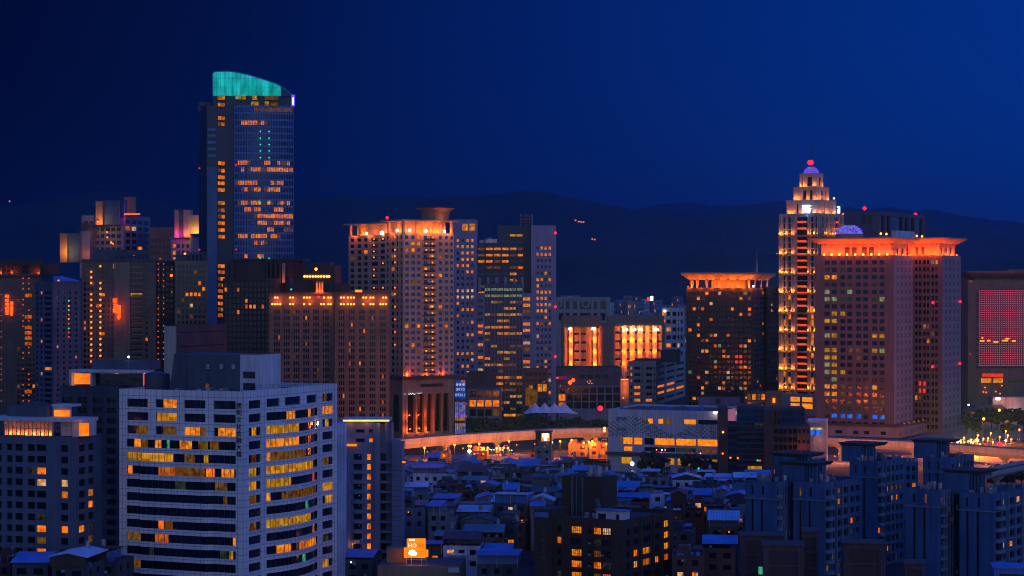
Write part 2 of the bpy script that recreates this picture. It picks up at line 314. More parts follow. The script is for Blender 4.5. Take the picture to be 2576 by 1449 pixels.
def tower(name, label, cat, U, D, r, Ul, Ur, Vt, m, L=None, Rt=None, roof='dark_roof', lb=None, la=None, group=None, z0=0, par=1.0, fin=True):
    b = Bld(name, label, cat, U, D, r, group)
    b.la = -b.xL(Ul) if la is None else la; b.lb = b.yR(Ur) if lb is None else lb; b.zt = b.z(Vt)
    mb = MB(); shell(b, mb, b.la, b.lb, z0, b.zt, 0, 1, par)
    for sp, f, a0, a1 in ((L, 'L', -b.la, 0), (Rt, 'R', 0, b.lb)):
        if not sp: b.face(mb, 0, f, a0, a1, z0, b.zt, [], [], 0, None); continue
        cols = fr(a0, a1, sp['cols']) if 'cols' in sp else even(a0, a1, sp['n'], sp.get('wr', .6), sp.get('mx', .05) * (a1 - a0))
        rows = rows_(b.zt, sp.get('top', 2), sp['pitch'], sp.get('wh', sp['pitch'] * .55), z0, sp.get('rows', 99))
        cell = sp.get('cell') or pick(sp.get('p', 0), sp.get('pal', PAL), sp.get('glass', 'glass_dark'), sp.get('seed', len(label)), sp.get('fix'))
        b.face(mb, 0, f, a0, a1, z0, b.zt, cols, rows, sp.get('d', .35), cell)
    b.part(mb, 'wall', (m, roof))
    if fin: b.finish()
    return b
def glyph(mb, P, w, h, seed, m=0, t=.14):
    """an unreadable sign character: a few strokes in a w x h cell, P maps (a, z, d) to a point"""
    rr = random.Random(seed)
    bars = [(0, 1, .86, 1), (.43, .57, 0, 1), (0, 1, .43, .57)]
    bars += rr.sample([(0, .14, .2, .9), (.86, 1, .1, .9), (.1, .9, 0, .14), (.2, .34, 0, .4), (.66, .8, 0, .4), (.15, .85, .66, .76)], 3)
    for u0, u1, v0, v1 in bars:
        a = [P(u0 * w, v0 * h, 0), P(u1 * w, v0 * h, 0), P(u1 * w, v1 * h, 0), P(u0 * w, v1 * h, 0)]
        c = [P(u0 * w, v0 * h, t), P(u1 * w, v0 * h, t), P(u1 * w, v1 * h, t), P(u0 * w, v1 * h, t)]
        mb.loft(a, c, m)
def islands(mb):
    par = list(range(len(mb.v)))
    def find(i):
        while par[i] != i: par[i] = par[par[i]]; i = par[i]
        return i
    for f in mb.f:
        for k in f[1:]: par[find(k)] = find(f[0])
    out = {}
    for f, m in zip(mb.f, mb.m): out.setdefault(find(f[0]), []).append((f, m))
    res = []
    for fs in out.values():
        q = MB(); mp = {}
        for f, m in fs: q.f.append(tuple(mp.setdefault(i, len(mp)) for i in f)); q.m.append(m)
        q.v = [mb.v[i] for i in mp]; res.append(q)
    return res
def split(mb, name, parent, mats, limit=100):
    '''each loose piece becomes a part of its own, past the limit the rest is one stuff part'''
    ps = islands(mb); mats = mats if isinstance(mats, (list, tuple)) else (mats,)
    for q in ps[:limit]: q.build(name, parent, mats)
    if ps[limit:]:
        r = MB()
        for q in ps[limit:]:
            n = len(r.v); r.v += q.v; r.f += [tuple(i + n for i in f) for f in q.f]; r.m += q.m
        r.build(name, parent, mats, kind='stuff')
def text(body, parent, loc, size, mat, rot=(math.pi / 2, 0, 0), ext=.06, name='lettering'):
    cu = bpy.data.curves.new(name, 'FONT'); cu.body = body; cu.size = size; cu.extrude = ext; cu.align_x = 'CENTER'; cu.align_y = 'CENTER'; cu.resolution_u = 2
    cu.materials.append(MATS[mat]); t_ = bpy.data.objects.new(name, cu); LINK(t_); dg = bpy.context.evaluated_depsgraph_get(); me = bpy.data.meshes.new_from_object(t_.evaluated_get(dg)); bpy.data.objects.remove(t_); o = bpy.data.objects.new(name, me); LINK(o); o.parent = parent; o.location = loc; o.rotation_euler = rot; return o
# ---------------------------------------------------------------- ground, roads, hills
g = MB(); g.poly(((-9000, -300, 0), (9000, -300, 0), (9000, 30000, 0), (-9000, 30000, 0))); structure(g.build('ground', None, ('ground_dark',)))
def ridge(name, prof, D, mat, foot, seed, back=1800):
    """a range of hills: crest heights follow the skyline, forest-rough slopes run down to the plain in front and behind"""
    us = [u for u, v in prof]; cols = 170; rws = 16; mb = MB(); grid = []
    u0, u1 = us[0], us[-1]
    for i in range(cols + 1):
        U = u0 + (u1 - u0) * i / cols
        for (a, va), (c, vc) in zip(prof, prof[1:]):
            if a <= U <= c: t = (U - a) / (c - a); t = t * t * (3 - 2 * t); V = va + (vc - va) * t; break
        hz_ = Z(V, D); x = X(U, D); row = []
        for j in range(-rws, rws + 1):
            t = j / rws; y = D + (t * foot if j < 0 else t * back)
            p = Vector((x * .0011, y * .0011, seed)); nz = noise.noise(p) * .5 + noise.noise(p * 2.7) * .25 + noise.noise(p * 9) * .10
            fall = (1 - abs(t)) ** 1.25
            hh = hz_ * fall * (1 + .55 * nz * (abs(t) ** .6) * 2 * (1 - abs(t))) + noise.noise(Vector((x * .02, y * .02, seed))) * 9 * fall
            row.append((x, y, max(-5, hh) if abs(j) < rws else -5))
        grid.append(row)
    n = 2 * rws + 1
    mb.v = [p for row in grid for p in row]
    for i in range(cols):
        for j in range(n - 1): mb.f.append((i * n + j, (i + 1) * n + j, (i + 1) * n + j + 1, i * n + j + 1)); mb.m.append(0)
    return structure(mb.build(name, None, (mat,)))
ridge('hills', [(-400, 560), (0, 522), (120, 506), (180, 490), (250, 480), (310, 484), (370, 500), (440, 520), (540, 512), (640, 515), (740, 495), (800, 496), (870, 491), (940, 497), (1010, 494), (1090, 499), (1150, 492), (1200, 492), (1250, 490), (1300, 481), (1345, 478), (1385, 486), (1420, 494), (1480, 507), (1540, 517), (1600, 532), (1660, 543), (1710, 549), (1760, 545), (1810, 540), (1870, 545), (1960, 541), (2080, 548), (2200, 556), (2300, 565), (2420, 585), (2576, 602), (3000, 640)], 7000, 'hill_forest', 2600, 3.1)
ridge('hills', [(1340, 690), (1480, 640), (1620, 652), (1750, 630), (1900, 640), (2050, 622), (2250, 640), (2420, 668), (2576, 660), (2800, 700)], 5000, 'hill_forest', 900, 5.3, 700)
ridge('hills', [(1300, 560), (1500, 540), (1700, 512), (1850, 520), (1960, 506), (2080, 530), (2140, 521), (2180, 527), (2230, 522), (2290, 528), (2360, 530), (2440, 546), (2520, 556), (2640, 570), (3000, 560)], 11000, 'hill_forest', 2500, 8.7)
def strip(name, pts, w, z, mat, kind=True):
    """a road or paved strip along points (x, y)"""
    mb = MB(); L = []
    for i, p in enumerate(pts):
        a = pts[max(0, i - 1)]; c = pts[min(len(pts) - 1, i + 1)]; d = Vector((c[0] - a[0], c[1] - a[1])).normalized(); n = Vector((-d.y, d.x)) * w / 2
        L.append(((p[0] + n.x, p[1] + n.y, z), (p[0] - n.x, p[1] - n.y, z)))
    for (a, b_), (c, d) in zip(L, L[1:]): mb.poly((b_, d, c, a))
    o = mb.build(name, None, (mat,)); return structure(o)
gp = lambda U, V, z=0: (X(U, (H - z) * F / (V - 724.5)), (H - z) * F / (V - 724.5))
strip('road', [gp(860, 1162), gp(1100, 1160), gp(1300, 1157), gp(1540, 1156), gp(1900, 1158), gp(2300, 1160), gp(2700, 1160)], 74, .004, 'paving')
strip('road', [gp(2330, 1140), gp(2430, 1105), gp(2500, 1080), gp(2620, 1058)], 60, .008, 'paving')
strip('road', [gp(1820, 1215), gp(1500, 1205), gp(1100, 1212)], 9, .012, 'asphalt')
for k, (U, V0, V1) in enumerate(((1130, 1440, 1190), (1420, 1440, 1200), (1730, 1430, 1200))): strip('road', [gp(U - 40, V0), gp(U, V1)], 7, .016 + .004 * k, 'asphalt')
# ---------------------------------------------------------------- viaducts
def viaduct(name, label, pts, wid, zt, th, mat, piers, rail=1.1, lamps=0):
    x0, y0 = pts[0]; root = bpy.data.objects.new(name, None); LINK(root); root.location = (x0, y0, 0); tag(root, label, 'viaduct')
    P = [(p[0] - x0, p[1] - y0) for p in pts]; Ls = []
    for i, p in enumerate(P):
        a = P[max(0, i - 1)]; c = P[min(len(P) - 1, i + 1)]; d = Vector((c[0] - a[0], c[1] - a[1])).normalized(); n = Vector((-d.y, d.x))
        Ls.append((Vector(p), n))
    def sweep(prof, nm, m):
        mb = MB(); ring = [[(p.x + n.x * u, p.y + n.y * u, zt + w) for u, w in prof] for p, n in Ls]
        for a, b_ in zip(ring, ring[1:]): mb.loft(a, b_, 0, False)
        mb.poly(ring[0]); mb.poly(ring[-1]); return mb.build(nm, sup, (m,))
    h = wid / 2; sup = root
    sup = sweep([(-h, 0), (-h, -th * .35), (-h * .55, -th), (h * .55, -th), (h, -th * .35), (h, 0)], 'deck', mat)
    for s_ in (-1, 1): sweep([(s_ * h - .15, 0.005), (s_ * h + .15, .005), (s_ * h + .15, rail), (s_ * h - .15, rail)], 'parapet', mat)
    sweep([(-h * .75, .006), (h * .75, .006), (h * .75, .03), (-h * .75, .03)], 'track_bed', 'asphalt')
    for i in piers:
        t = i * (len(Ls) - 1); k = min(int(t), len(Ls) - 2); p = Ls[k][0].lerp(Ls[k + 1][0], t - k)
        MB().cyl(p.x, p.y, 1.3, 0, 1.1, zt - th - 1.2, 12).loft([(p.x - 1.3, p.y - 1.3, zt - th - 1.2), (p.x + 1.3, p.y - 1.3, zt - th - 1.2), (p.x + 1.3, p.y + 1.3, zt - th - 1.2), (p.x - 1.3, p.y + 1.3, zt - th - 1.2)], [(p.x - 2.6, p.y - 1.6, zt - th), (p.x + 2.6, p.y - 1.6, zt - th), (p.x + 2.6, p.y + 1.6, zt - th), (p.x - 2.6, p.y + 1.6, zt - th)]).build('pier', root, ('concrete',))
    return root, Ls
def smooth(pts, n=6):
    out = []
    for i in range(len(pts) - 1):
        p = [pts[max(0, i - 1)], pts[i], pts[i + 1], pts[min(len(pts) - 1, i + 2)]]
        for k in range(n):
            t = k / n; out.append(tuple(.5 * (2 * p[1][c] + (p[2][c] - p[0][c]) * t + (2 * p[0][c] - 5 * p[1][c] + 4 * p[2][c] - p[3][c]) * t * t + (3 * p[1][c] - p[0][c] - 3 * p[2][c] + p[3][c]) * t ** 3) for c in (0, 1)))
    return out + [pts[-1]]
vz = 9.2
v1, L1 = viaduct('viaduct', 'pale curved elevated viaduct sweeping above the orange-lit street behind low roofs', smooth([gp(930, 1118, vz), gp(1080, 1104, vz), gp(1250, 1093, vz), (X(1420, 1118), 1118), (X(1530, 1122), 1122), (X(1640, 1135), 1135)]), 8.5, vz, 3.6, 'concrete', [.1, .25, .4, .55, .7, .85], 1.3)
v2, L2 = viaduct('viaduct', 'long straight pale viaduct with panelled parapet passing the foot of the pinkish granite towers', smooth([(X(1990, 1100), 1100), gp(2080, 1108, vz), gp(2300, 1120, vz), gp(2576, 1140, vz), gp(2700, 1150, vz)]), 9, vz, 2.6, 'concrete', [.1, .3, .5, .7, .9], 1.9)
v3, L3 = viaduct('viaduct', 'lower orange-lit ramp wall under the long viaduct at the right edge', smooth([(X(2420, 925), 925), (X(2500, 905), 905), (X(2600, 885), 885)]), 8, 8.0, 4.6, 'concrete', [.3, .7], 1.0)
v4, L4 = viaduct('viaduct', 'pink-lit bridge deck rising behind the grey end-wall apartment slabs at the right edge', smooth([(X(2470, 720), 720), (X(2540, 745), 745), (X(2640, 780), 780)]), 7, 21, 1.6, 'concrete', [.3, .7], 1.0)
# ---------------------------------------------------------------- glass skyscraper
b = Bld('skyscraper', 'tallest blue glass skyscraper with a slanting turquoise-lit crown', 'skyscraper', 590, 1344, -6)
yy = lambda U: b.xL(U)
xl, xc = b.xL(500, 10), b.xL(590); zt = b.z(265); zc = b.z(240); fl = 4.2
xr = b.xL(738, 3)
def arc(n, x0=0, x1=None, out=3.2, base=0): 
    x1 = xr if x1 is None else x1
    return [(x0 + (x1 - x0) * t / n, base - out * 4 * (t / n) * (1 - t / n) + 3 * t / n) for t in range(n + 1)]
pl = arc(18)
mb = MB(); body = [(xl, 10), (b.xL(520, 4), 4), (0, 4)] + [(x, y + .6) for x, y in pl] + [(xr, 36), (xl, 36)]
mb.prism(body, 0, zt, 0, 1); mb.box(b.xL(535, 5), xr - 1, 5, 32, zt, zc, 0); b.part(mb, 'wall', ('curtain_dark', 'dark_roof'))
sp, fi = MB(), MB(); nfl = int(zt / fl)
for j in range(nfl + 1):
    z = zt - j * fl
    if z < 20: break
    sp.loft([(x, y - .1, z - 1.2) for x, y in pl] + [(x, y + .7, z - 1.2) for x, y in pl[::-1]], [(x, y - .1, z - .1) for x, y in pl] + [(x, y + .7, z - .1) for x, y in pl[::-1]])
for (x, y), (x2, y2) in zip(pl, pl[1:]):
    for t in (0, .5): fi.box(x + (x2 - x) * t - .16, x + (x2 - x) * t + .16, y + (y2 - y) * t - .55, y + (y2 - y) * t + .5, 20, zt + .3)
fi.box(xr - .3, xr + .1, 2.6, 4, 20, zt + .3); split(sp, 'spandrel', b.root, 'curtain_spandrel'); split(fi, 'mullion', b.root, 'fin')
seg = lambda s: [tuple(float(q) for q in p.split('-')) for p in s.split()]
litrows = {0: 'd.35-1', 2: '.14-.42 .46-.52', 8: '.1-.15 .21-.28 .53-.57 .73-.79 .86-.93', 9: '.11-.17 .22-1', 11: '.03-.38 .63-.8', 12: '.15-.24 .3-.42 .54-.73', 14: '.1-.14 .2-.53 .6-.66 .77-.93', 15: '.2-.27 .3-.42 .66-.8', 16: '.33-1', 17: '.42-.48 .53-.63 .67-.93', 18: '.6-.64 d.83-.98', 19: '.07-.2 .3-.55 .63-.76', 20: '.38-.52', 22: '.18-.22 .42-.48'}
rnd = random.Random(4)
for j in range(nfl):
    z1 = zt - .9 - j * fl - .35; z0 = z1 - 2.6
    if z0 < 24: break
    segs = [(s[0] == 'd', *[float(q) for q in s.strip('d').split('-')]) for s in litrows.get(j, '').split()]
    for i, (p, q) in enumerate(zip(pl, pl[1:])):
        t = (i + .5) / 18; m = 'glass_blue' if rnd.random() < .5 else 'glass_deep'
        for dd, a, c in segs:
            if a - .02 <= t <= c + .02: m = 'lit_dim' if dd else rnd.choice(['lit_orange', 'lit_amber', 'lit_orange', 'lit_dim'])
        b.win(((p[0], p[1] + .5, z0), (q[0], q[1] + .5, z0), (q[0], q[1] + .5, z1), (p[0], p[1] + .5, z1)), m)
w0, w1 = b.xL(547, 3), b.xL(566, 3)
pn = MB(); pn.box(b.xL(521, 3), b.xL(546, 3), 3.0, 4.4, 20, b.z(420)); b.part(pn, 'side_panel', 'column_panel')
fr_ = MB()
for V in (243, 261, 295, 310, 409, 427, 444, 459, 476, 509, 527, 543, 560, 577, 594, 668, 683, 700, 716, 731, 746, 762, 777, 792):
    z = b.z(V + 1); fr_.box(w0 - .3, w1 + .3, 3.4, 4.2, z - 1.9, z - 1.6)
    wm_ = w0 + (w1 - w0) * rnd.uniform(.35, .6); b.win(((w0 + .3, 3.3, z - 1.1), (wm_, 3.3, z - 1.1), (wm_, 3.3, z + 1.1), (w0 + .3, 3.3, z + 1.1)), rnd.choice(['lit_orange', 'lit_deep', 'lit_dim']))
    b.win(((wm_ + .2, 3.3, z - 1.3), (w1 - .2, 3.3, z - 1.3), (w1 - .2, 3.3, z + .9), (wm_ + .2, 3.3, z + .9)), rnd.choice(['lit_orange', 'lit_orange', 'lit_deep', 'lit_amber']) if V > 350 else 'lit_deep')
split(fr_, 'window_frame', b.root, 'dark_metal')
for V in (329, 345, 361, 378, 395): b.win(((b.xL(522, 3), 3.2, b.z(V)), (b.xL(544, 3), 3.2, b.z(V)), (b.xL(544, 3), 3.2, b.z(V - 7)), (b.xL(522, 3), 3.2, b.z(V - 7))), 'glass_blue')
b.finish()
for V in (331, 348, 364, 380, 397, 510, 650):
    for U in (655, 677): b.lamp((b.xL(U, -3), -3.4, b.z(V)), .5, 'lamp_green')
# crown: a curved glass screen lit turquoise from inside, its top edge sloping down to the right
mt, t_, o_ = newmat('crown_glow'); e_ = N(t_, 'ShaderNodeEmission'); g_ = N(t_, 'ShaderNodeNewGeometry'); n_ = N(t_, 'ShaderNodeTexNoise'); n_.inputs['Scale'].default_value = .22; n_.inputs['Detail'].default_value = 5
q_ = N(t_, 'ShaderNodeVectorMath', operation='MULTIPLY'); q_.inputs[1].default_value = (1, 1, .35); t_.links.new(g_.outputs['Position'], q_.inputs[0]); t_.links.new(q_.outputs[0], n_.inputs['Vector'])
r_ = ramp(t_, [(.3, (.001, .24, .18)), (.5, (.004, .42, .38)), (.72, (.012, .66, .68))]); t_.links.new(n_.outputs[0], r_.inputs[0]); t_.links.new(r_.outputs[0], e_.inputs[0]); t_.links.new(e_.outputs[0], o_.inputs[0]); e_.inputs[1].default_value = .95; mt.cycles.emission_sampling = 'NONE'
top = [(535, 185), (540, 180), (575, 179.5), (600, 183), (630, 190), (660, 199), (690, 209), (706, 217), (722, 228), (737, 241)]
def topV(U):
    for (a, va), (c, vc) in zip(top, top[1:]):
        if a <= U <= c: return va + (vc - va) * (U - a) / (c - a)
    return 240
cr, rim, ribs, cr2 = MB(), MB(), MB(), MB(); pts = []
n = 40
for i in range(n + 1):
    U = 535 + (737 - 535) * i / n; x = b.xL(U, 0); tt = max(0, x / xr); y = -1.2 - 3.0 * 4 * tt * (1 - tt) + 3 * tt + (2.2 if U < 590 else 0) * (1 - (U - 535) / 55 if U < 590 else 0)
    pts.append((x, y, b.z(topV(U), x, y), U))
zb = b.z(241)
for p, q in zip(pts, pts[1:]):
    tgt = cr if q[3] < 708 else cr2
    tgt.loft([(p[0], p[1], zb), (q[0], q[1], zb), (q[0], q[1] + .5, zb), (p[0], p[1] + .5, zb)], [(p[0], p[1], max(p[2], zb + .1)), (q[0], q[1], max(q[2], zb + .1)), (q[0], q[1] + .5, max(q[2], zb + .1)), (p[0], p[1] + .5, max(p[2], zb + .1))])
    rim.tube((p[0], p[1] - .1, p[2] + .1), (q[0], q[1] - .1, q[2] + .1), .35, 5)
for i, p in enumerate(pts):
    if i % 2 == 0 and p[3] < 708: ribs.tube((p[0], p[1] - .25, zb), (p[0], p[1] - .25, p[2]), .14, 4)
for zz in (.35, .7): 
    for p, q in zip(pts, pts[1:]):
        if q[3] < 708 and zb + (pts[4][2] - zb) * zz < q[2]: ribs.tube((p[0], p[1] - .22, zb + (pts[4][2] - zb) * zz), (q[0], q[1] - .22, zb + (pts[4][2] - zb) * zz), .09, 4)
for a in ((pts[0], 30), (pts[-1], 30)): rim.tube((a[0][0], a[0][1], a[0][2]), (a[0][0], 30, a[0][2] - 4), .35, 5)
back = MB()
for p, q in zip(pts, pts[1:]): back.loft([(p[0], 29, zb), (q[0], 29, zb), (q[0], 29.5, zb), (p[0], 29.5, zb)], [(p[0], 29, max(p[2] - 4, zb + .1)), (q[0], 29, max(q[2] - 4, zb + .1)), (q[0], 29.5, max(q[2] - 4, zb + .1)), (p[0], 29.5, max(p[2] - 4, zb + .1))])
crp = b.part(cr, 'crown', 'crown_glow'); b.part(back, 'crown', 'curtain_dark'); b.part(cr2, 'crown', 'curtain_dark', 'dark unlit lower end of the slanting crown'); rim.build('crown_rim', crp, ('curtain_spandrel',)); split(ribs, 'crown_rib', crp, 'curtain_spandrel')
mb = MB(); ks = ['lit_yellow', 'lit_dim', 'lit_green', 'curtain_dark']
for u0, u1, V, k in ((547, 565, 244, 0), (592, 606, 243, 2), (608, 618, 243, 0), (634, 646, 244, 0), (665, 700, 244, 1), (632, 650, 260, 0), (666, 676, 259, 0), (680, 700, 261, 1)):
    x0, x1 = b.xL(u0, -3), b.xL(u1, -3); o = b.part(MB().box(x0, x1, -2.0, 5.4, b.z(V + 5), b.z(V - 4)), 'window', ks[k])
b.part(MB().box(xr - 1.3, xr + 1.0, -.5, .4, b.z(266), b.z(237)), 'light_strip', 'lamp_violet'); b.part(MB().box(xr - .5, xr + .1, -.7, -.52, b.z(262), b.z(244)), 'light_strip', 'lamp_ice')  # the wide violet box stands for the glow around the white strip
for U, V in ((501, 423), (594, 415), (501, 628), (594, 628)): b.lamp((b.xL(U, -1), -1.2 if U > 590 else 3, b.z(V)), .6, 'lamp_small_red', 'beacon')
b.part(MB().box(xl - .6, b.xL(535, 9), 8.5, 35, zt - 3.2, zt + .4).box(xl, b.xL(533, 9), 12, 30, zt + .4, zt + 3), 'parapet', 'slate_mid')
# ---------------------------------------------------------------- stepped residential towers far left, floodlit penthouses
b = tower('apartment_tower', 'grey stepped apartment tower with floodlit penthouse cubes, behind the brown towers at far left', 'apartment tower', 311, 1480, 12, 205, 378, 541, 'light_grey', dict(n=7, pitch=4.6, top=4, wh=2.6, p=.06, seed=5, wr=.72), dict(n=4, pitch=4.6, top=3, wh=2.8, wr=.8, p=.08, seed=8))
def cube(b, U0, U1, V0, V1, y0, dep, m, name='penthouse', lab=None): b.part(MB().box(b.xL(U0, y0), b.xL(U1, y0), y0, y0 + dep, b.z(V1), b.z(V0)).box(b.xL(U0, y0) - .3, b.xL(U1, y0) + .3, y0 - .3, y0 + dep + .3, b.z(V0), b.z(V0) + .5), name, m, lab)
cube(b, 240.5, 258, 508, 566, -6, 9, 'tan_stone', lab='orange floodlit corner of the tall penthouse cube'); cube(b, 258.5, 300, 506, 566, -4, 16, 'dusk_blue_wall'); cube(b, 296, 311, 505, 545, -2, 12, 'dusk_blue_wall'); cube(b, 311.5, 329, 497, 541, 4, 9, 'tan_stone', lab='tall penthouse cube washed in magenta light')
cube(b, 150.6, 169, 588.6, 660, -8, 12, 'beige_grey', lab='orange floodlit low penthouse block'); cube(b, 169.5, 200, 588.6, 660, -6, 14, 'dusk_blue_wall'); cube(b, 200.5, 226, 583, 700, -5, 16, 'light_grey'); cube(b, 204, 245, 562, 640, 0, 16, 'slate_mid')
b.part(MB().box(b.xL(312, -.5), b.yR(360) * 0 + b.xL(352, -.5), -.8, -.3, b.z(540.5), b.z(537.5)), 'light_strip', 'sign_red')
for U, V, y, P_, c in ((246, 560, -11, 3800, (1, .3, .02)), (160, 634, -13, 4200, (1, .36, .03)), (215, 640, -9, 900, (1, .165, .0012)), (322, 540, -1, 2600, (1, .03, .3))): point(b.root, (b.xL(U, y), y, b.z(V)), P_, c, .5)
b.lamp((b.xL(246, -9), -9, b.z(558)), .5, 'lamp_sodium'); b.lamp((b.xL(337, -6), -6, b.z(641)), 1.0, 'lamp_red', 'beacon'); b.lamp((b.xL(333, -4), -4, b.z(538)), .6, 'lamp_red', 'beacon')
for U, V in ((269, 584), (270, 597), (280, 609), (279, 611), (284, 613)): b.lamp((b.xL(U, -3), -3, b.z(V)), .7, 'lamp_orange')
b = tower('apartment_tower', 'grey apartment tower with magenta and yellow floodlit stair cubes beside the glass skyscraper', 'apartment tower', 480, 1470, 5, 430, 510, 596, 'light_grey', dict(n=4, pitch=4.5, top=5, wh=2.6, p=.0, seed=3, fix={(0, j): 'lit_orange' for j in range(0, 12)}), None, lb=24)
cube(b, 439, 449, 530, 598, -3, 10, 'pale_stone', lab='stair cube washed magenta at its foot'); cube(b, 449.5, 461, 531, 598, -2.2, 9, 'grey_wall'); cube(b, 461.5, 476, 530, 598, -3, 10, 'pale_stone'); cube(b, 476.5, 502, 542.6, 588, -1, 12, 'pale_stone', lab='yellow floodlit stair cube')
for U, V, y, P_, c in ((447, 592, -6, 2200, (1, .01, .28)), (490, 584, -5, 3000, (1, .38, .03)), (468, 592, -6, 900, (1, .3, .05))): point(b.root, (b.xL(U, y), y, b.z(V)), P_, c, .5)
b.part(MB().box(b.xL(463, -3.5), b.xL(474, -3.5), -3.8, -3.3, b.z(597), b.z(594)), 'light_strip', 'sign_red'); b.lamp((b.xL(465, -3), -3, b.z(639)), .8, 'lamp_sodium'); b.lamp((b.xL(501, -3), -3, b.z(628)), .7, 'lamp_small_red', 'beacon')
tower('apartment_tower', 'plain dark apartment tower between the two floodlit grey towers at far left', 'apartment tower', 430, 1500, 4, 376, 440, 572, 'beige_grey', dict(n=5, pitch=4.5, top=8, wh=2.4, p=.03), None, lb=20)
# ---------------------------------------------------------------- brown towers at left
b = tower('apartment_tower', 'brown apartment tower at the left edge with an orange vertical sign', 'apartment tower', 104, 1200, -11, -60, None, 690, 'brown_tile', dict(cols=[(.02, .05), (.09, .12), (.155, .185), (.34, .37), (.63, .665), (.69, .73), (.745, .85), (.865, .905), (.94, .97)], pitch=3.0, top=5, wh=1.9, glass='glass_brown', p=.02, fix={**{(6, j): 'lit_deep' for j in (2, 6, 8, 9, 10, 11, 20)}, **{(4, j): 'lit_dim' for j in (3, 12, 19)}}), None, lb=26)
cr = MB(); cr.box(b.xL(0), b.xL(104), 6, 22, b.zt, b.z(652)); cr.box(b.xL(-60), b.xL(104), -.8, -.2, b.z(697), b.z(693)); cr.box(b.xL(-55), b.xL(150, 8), 8, 24, b.zt, b.z(664)); 
for U in (2, 28, 52, 73, 98): cr.box(b.xL(U) - .6, b.xL(U) + .6, 4.4, 5.6, b.zt, b.z(668))
cr.box(b.xL(-20), b.xL(104), 4, 6.5, b.z(668), b.z(665)); b.part(cr, 'crown', 'dark_brown')
for U in (0, 30, 95): point(b.root, (b.xL(U), 3.6, b.z(688)), 1500, (1, .14, .004)); b.lamp((b.xL(U), 3.8, b.z(689)), .35, 'lamp_dot')
def sign_col(b, U, Vs, w, h, mat, y=-.6, seed=0, name='sign_character'):
    for k, V in enumerate(Vs):
        mb = MB(); x0 = b.xL(U, y); glyph(mb, lambda a, z, d, x0=x0, z0=b.z(V): (x0 - w / 2 + a, y - d, z0 - h / 2 + z), w, h, seed + k); b.part(mb, name, mat)
sign_col(b, 17.5, (746, 757, 767, 777, 787), 2.2, 2.0, 'sign_red', seed=1); sign_col(b, 29, (763, 773, 782, 789), 1.8, 1.9, 'sign_red', seed=20); point(b.root, (b.xL(22), -3, b.z(770)), 500, (1, .1, .005))
for j in range(24):
    for U, p_ in ((58, .5), (72.5, .8), (3, .5)):
        if R.random() < p_: b.lamp((b.xL(U), -.3, b.z(700 + 13.4 * j)), .38 if U > 10 else .28, 'lamp_dot')
b = tower('apartment_tower', 'slim grey apartment tower with a slanted blue metal roof, between the two brown sign towers', 'apartment tower', 134, 1080, 40, 88, 203, 708, 'slate_blue', dict(cols=[(.08, .16), (.3, .4), (.52, .9)], pitch=2.75, top=5, wh=1.5, p=.06, seed=9), dict(n=4, pitch=2.75, top=5, wh=1.2, wr=.3, p=.02))
rf = MB(); rf.loft([(-2, 2, b.zt), (b.lb * 0 + 1, 2, b.zt), (1, b.lb, b.zt), (-2, b.lb, b.zt)], [(-8, 6, b.z(694)), (-2, 6, b.z(694)), (-3, b.lb - 4, b.z(699)), (-8, b.lb - 4, b.z(699))]); b.part(rf, 'roof', 'sheet_blue')
for V in (757, 770, 780, 792, 803, 815, 827, 837, 848): b.lamp((.3, b.yR(172), b.z(V)), .42, R.choice(['lamp_green', 'lamp_dot', 'lamp_orange']))
b.lamp((.3, b.yR(146), b.z(706)), .5, 'lamp_orange')
# big tower with balcony lights and orange sign
b = tower('apartment_tower', 'wide brown apartment tower with two columns of round balcony lights and a lit sign', 'apartment tower', 392, 1160, -9, 205, None, 655, 'brown_tile', dict(cols=[(.03, .06), (.08, .1), (.115, .165), (.2, .23), (.255, .31), (.36, .375), (.4, .42), (.66, .82), (.86, .89)], pitch=3.03, top=2.6, wh=1.75, glass='glass_brown', p=.015, seed=2, fix={(4, 5): 'lit_orange', (2, 3): 'lit_dim', (4, 12): 'lit_deep', (0, 10): 'lit_deep', (0, 11): 'lit_deep', (7, 5): 'lit_yellow'}), None, lb=26)
sl = MB(); 
for j in range(20): sl.box(b.xL(331), b.xL(359), -.7, -.05, b.z(672 + 14.06 * j) - .5, b.z(672 + 14.06 * j) + .3)
split(sl, 'balcony', b.root, 'beige_grey'); b.part(MB().box(b.xL(286), b.xL(327), -.35, -.03, 10, b.zt - 1), 'wall_panel', 'beige_grey')
for j in range(18):
    V = 670 + 14.02 * j
    for U in (229.5, 252.5):
        if R.random() < .95: b.lamp((b.xL(U), -.6, b.z(V)), .62, 'lamp_orange', 'balcony_lamp')
sign_col(b, 289.5, (757, 770, 783), 2.4, 2.5, 'sign_red', -.9, 40); sign_col(b, 299.5, (771, 779, 786, 793, 800), 1.9, 1.6, 'sign_red', -.9, 60); point(b.root, (b.xL(296), -4, b.z(778)), 900, (1, .1, .005)); point(b.root, (b.xL(296), -4, b.z(800)), 400, (1, .1, .005))
cr = MB(); cr.box(b.xL(232), b.xL(330, 5), 5, 22, b.zt, b.z(640)); cr.box(b.xL(238, 6), b.xL(372, 6), 6, 20, b.z(640), b.z(628)); cr.box(b.xL(205), b.xL(520), -.9, 3, b.zt - .3, b.zt + .5)
for U in range(300, 372, 9): cr.box(b.xL(U, 3), b.xL(U + 3, 3), 3.5, 5, b.zt, b.z(641))
b.part(cr, 'crown', 'slate_mid'); b.part(MB().box(b.xL(285), b.xL(286.3), -.6, -.05, b.z(676), b.z(664)), 'light_strip', 'lamp_dot')
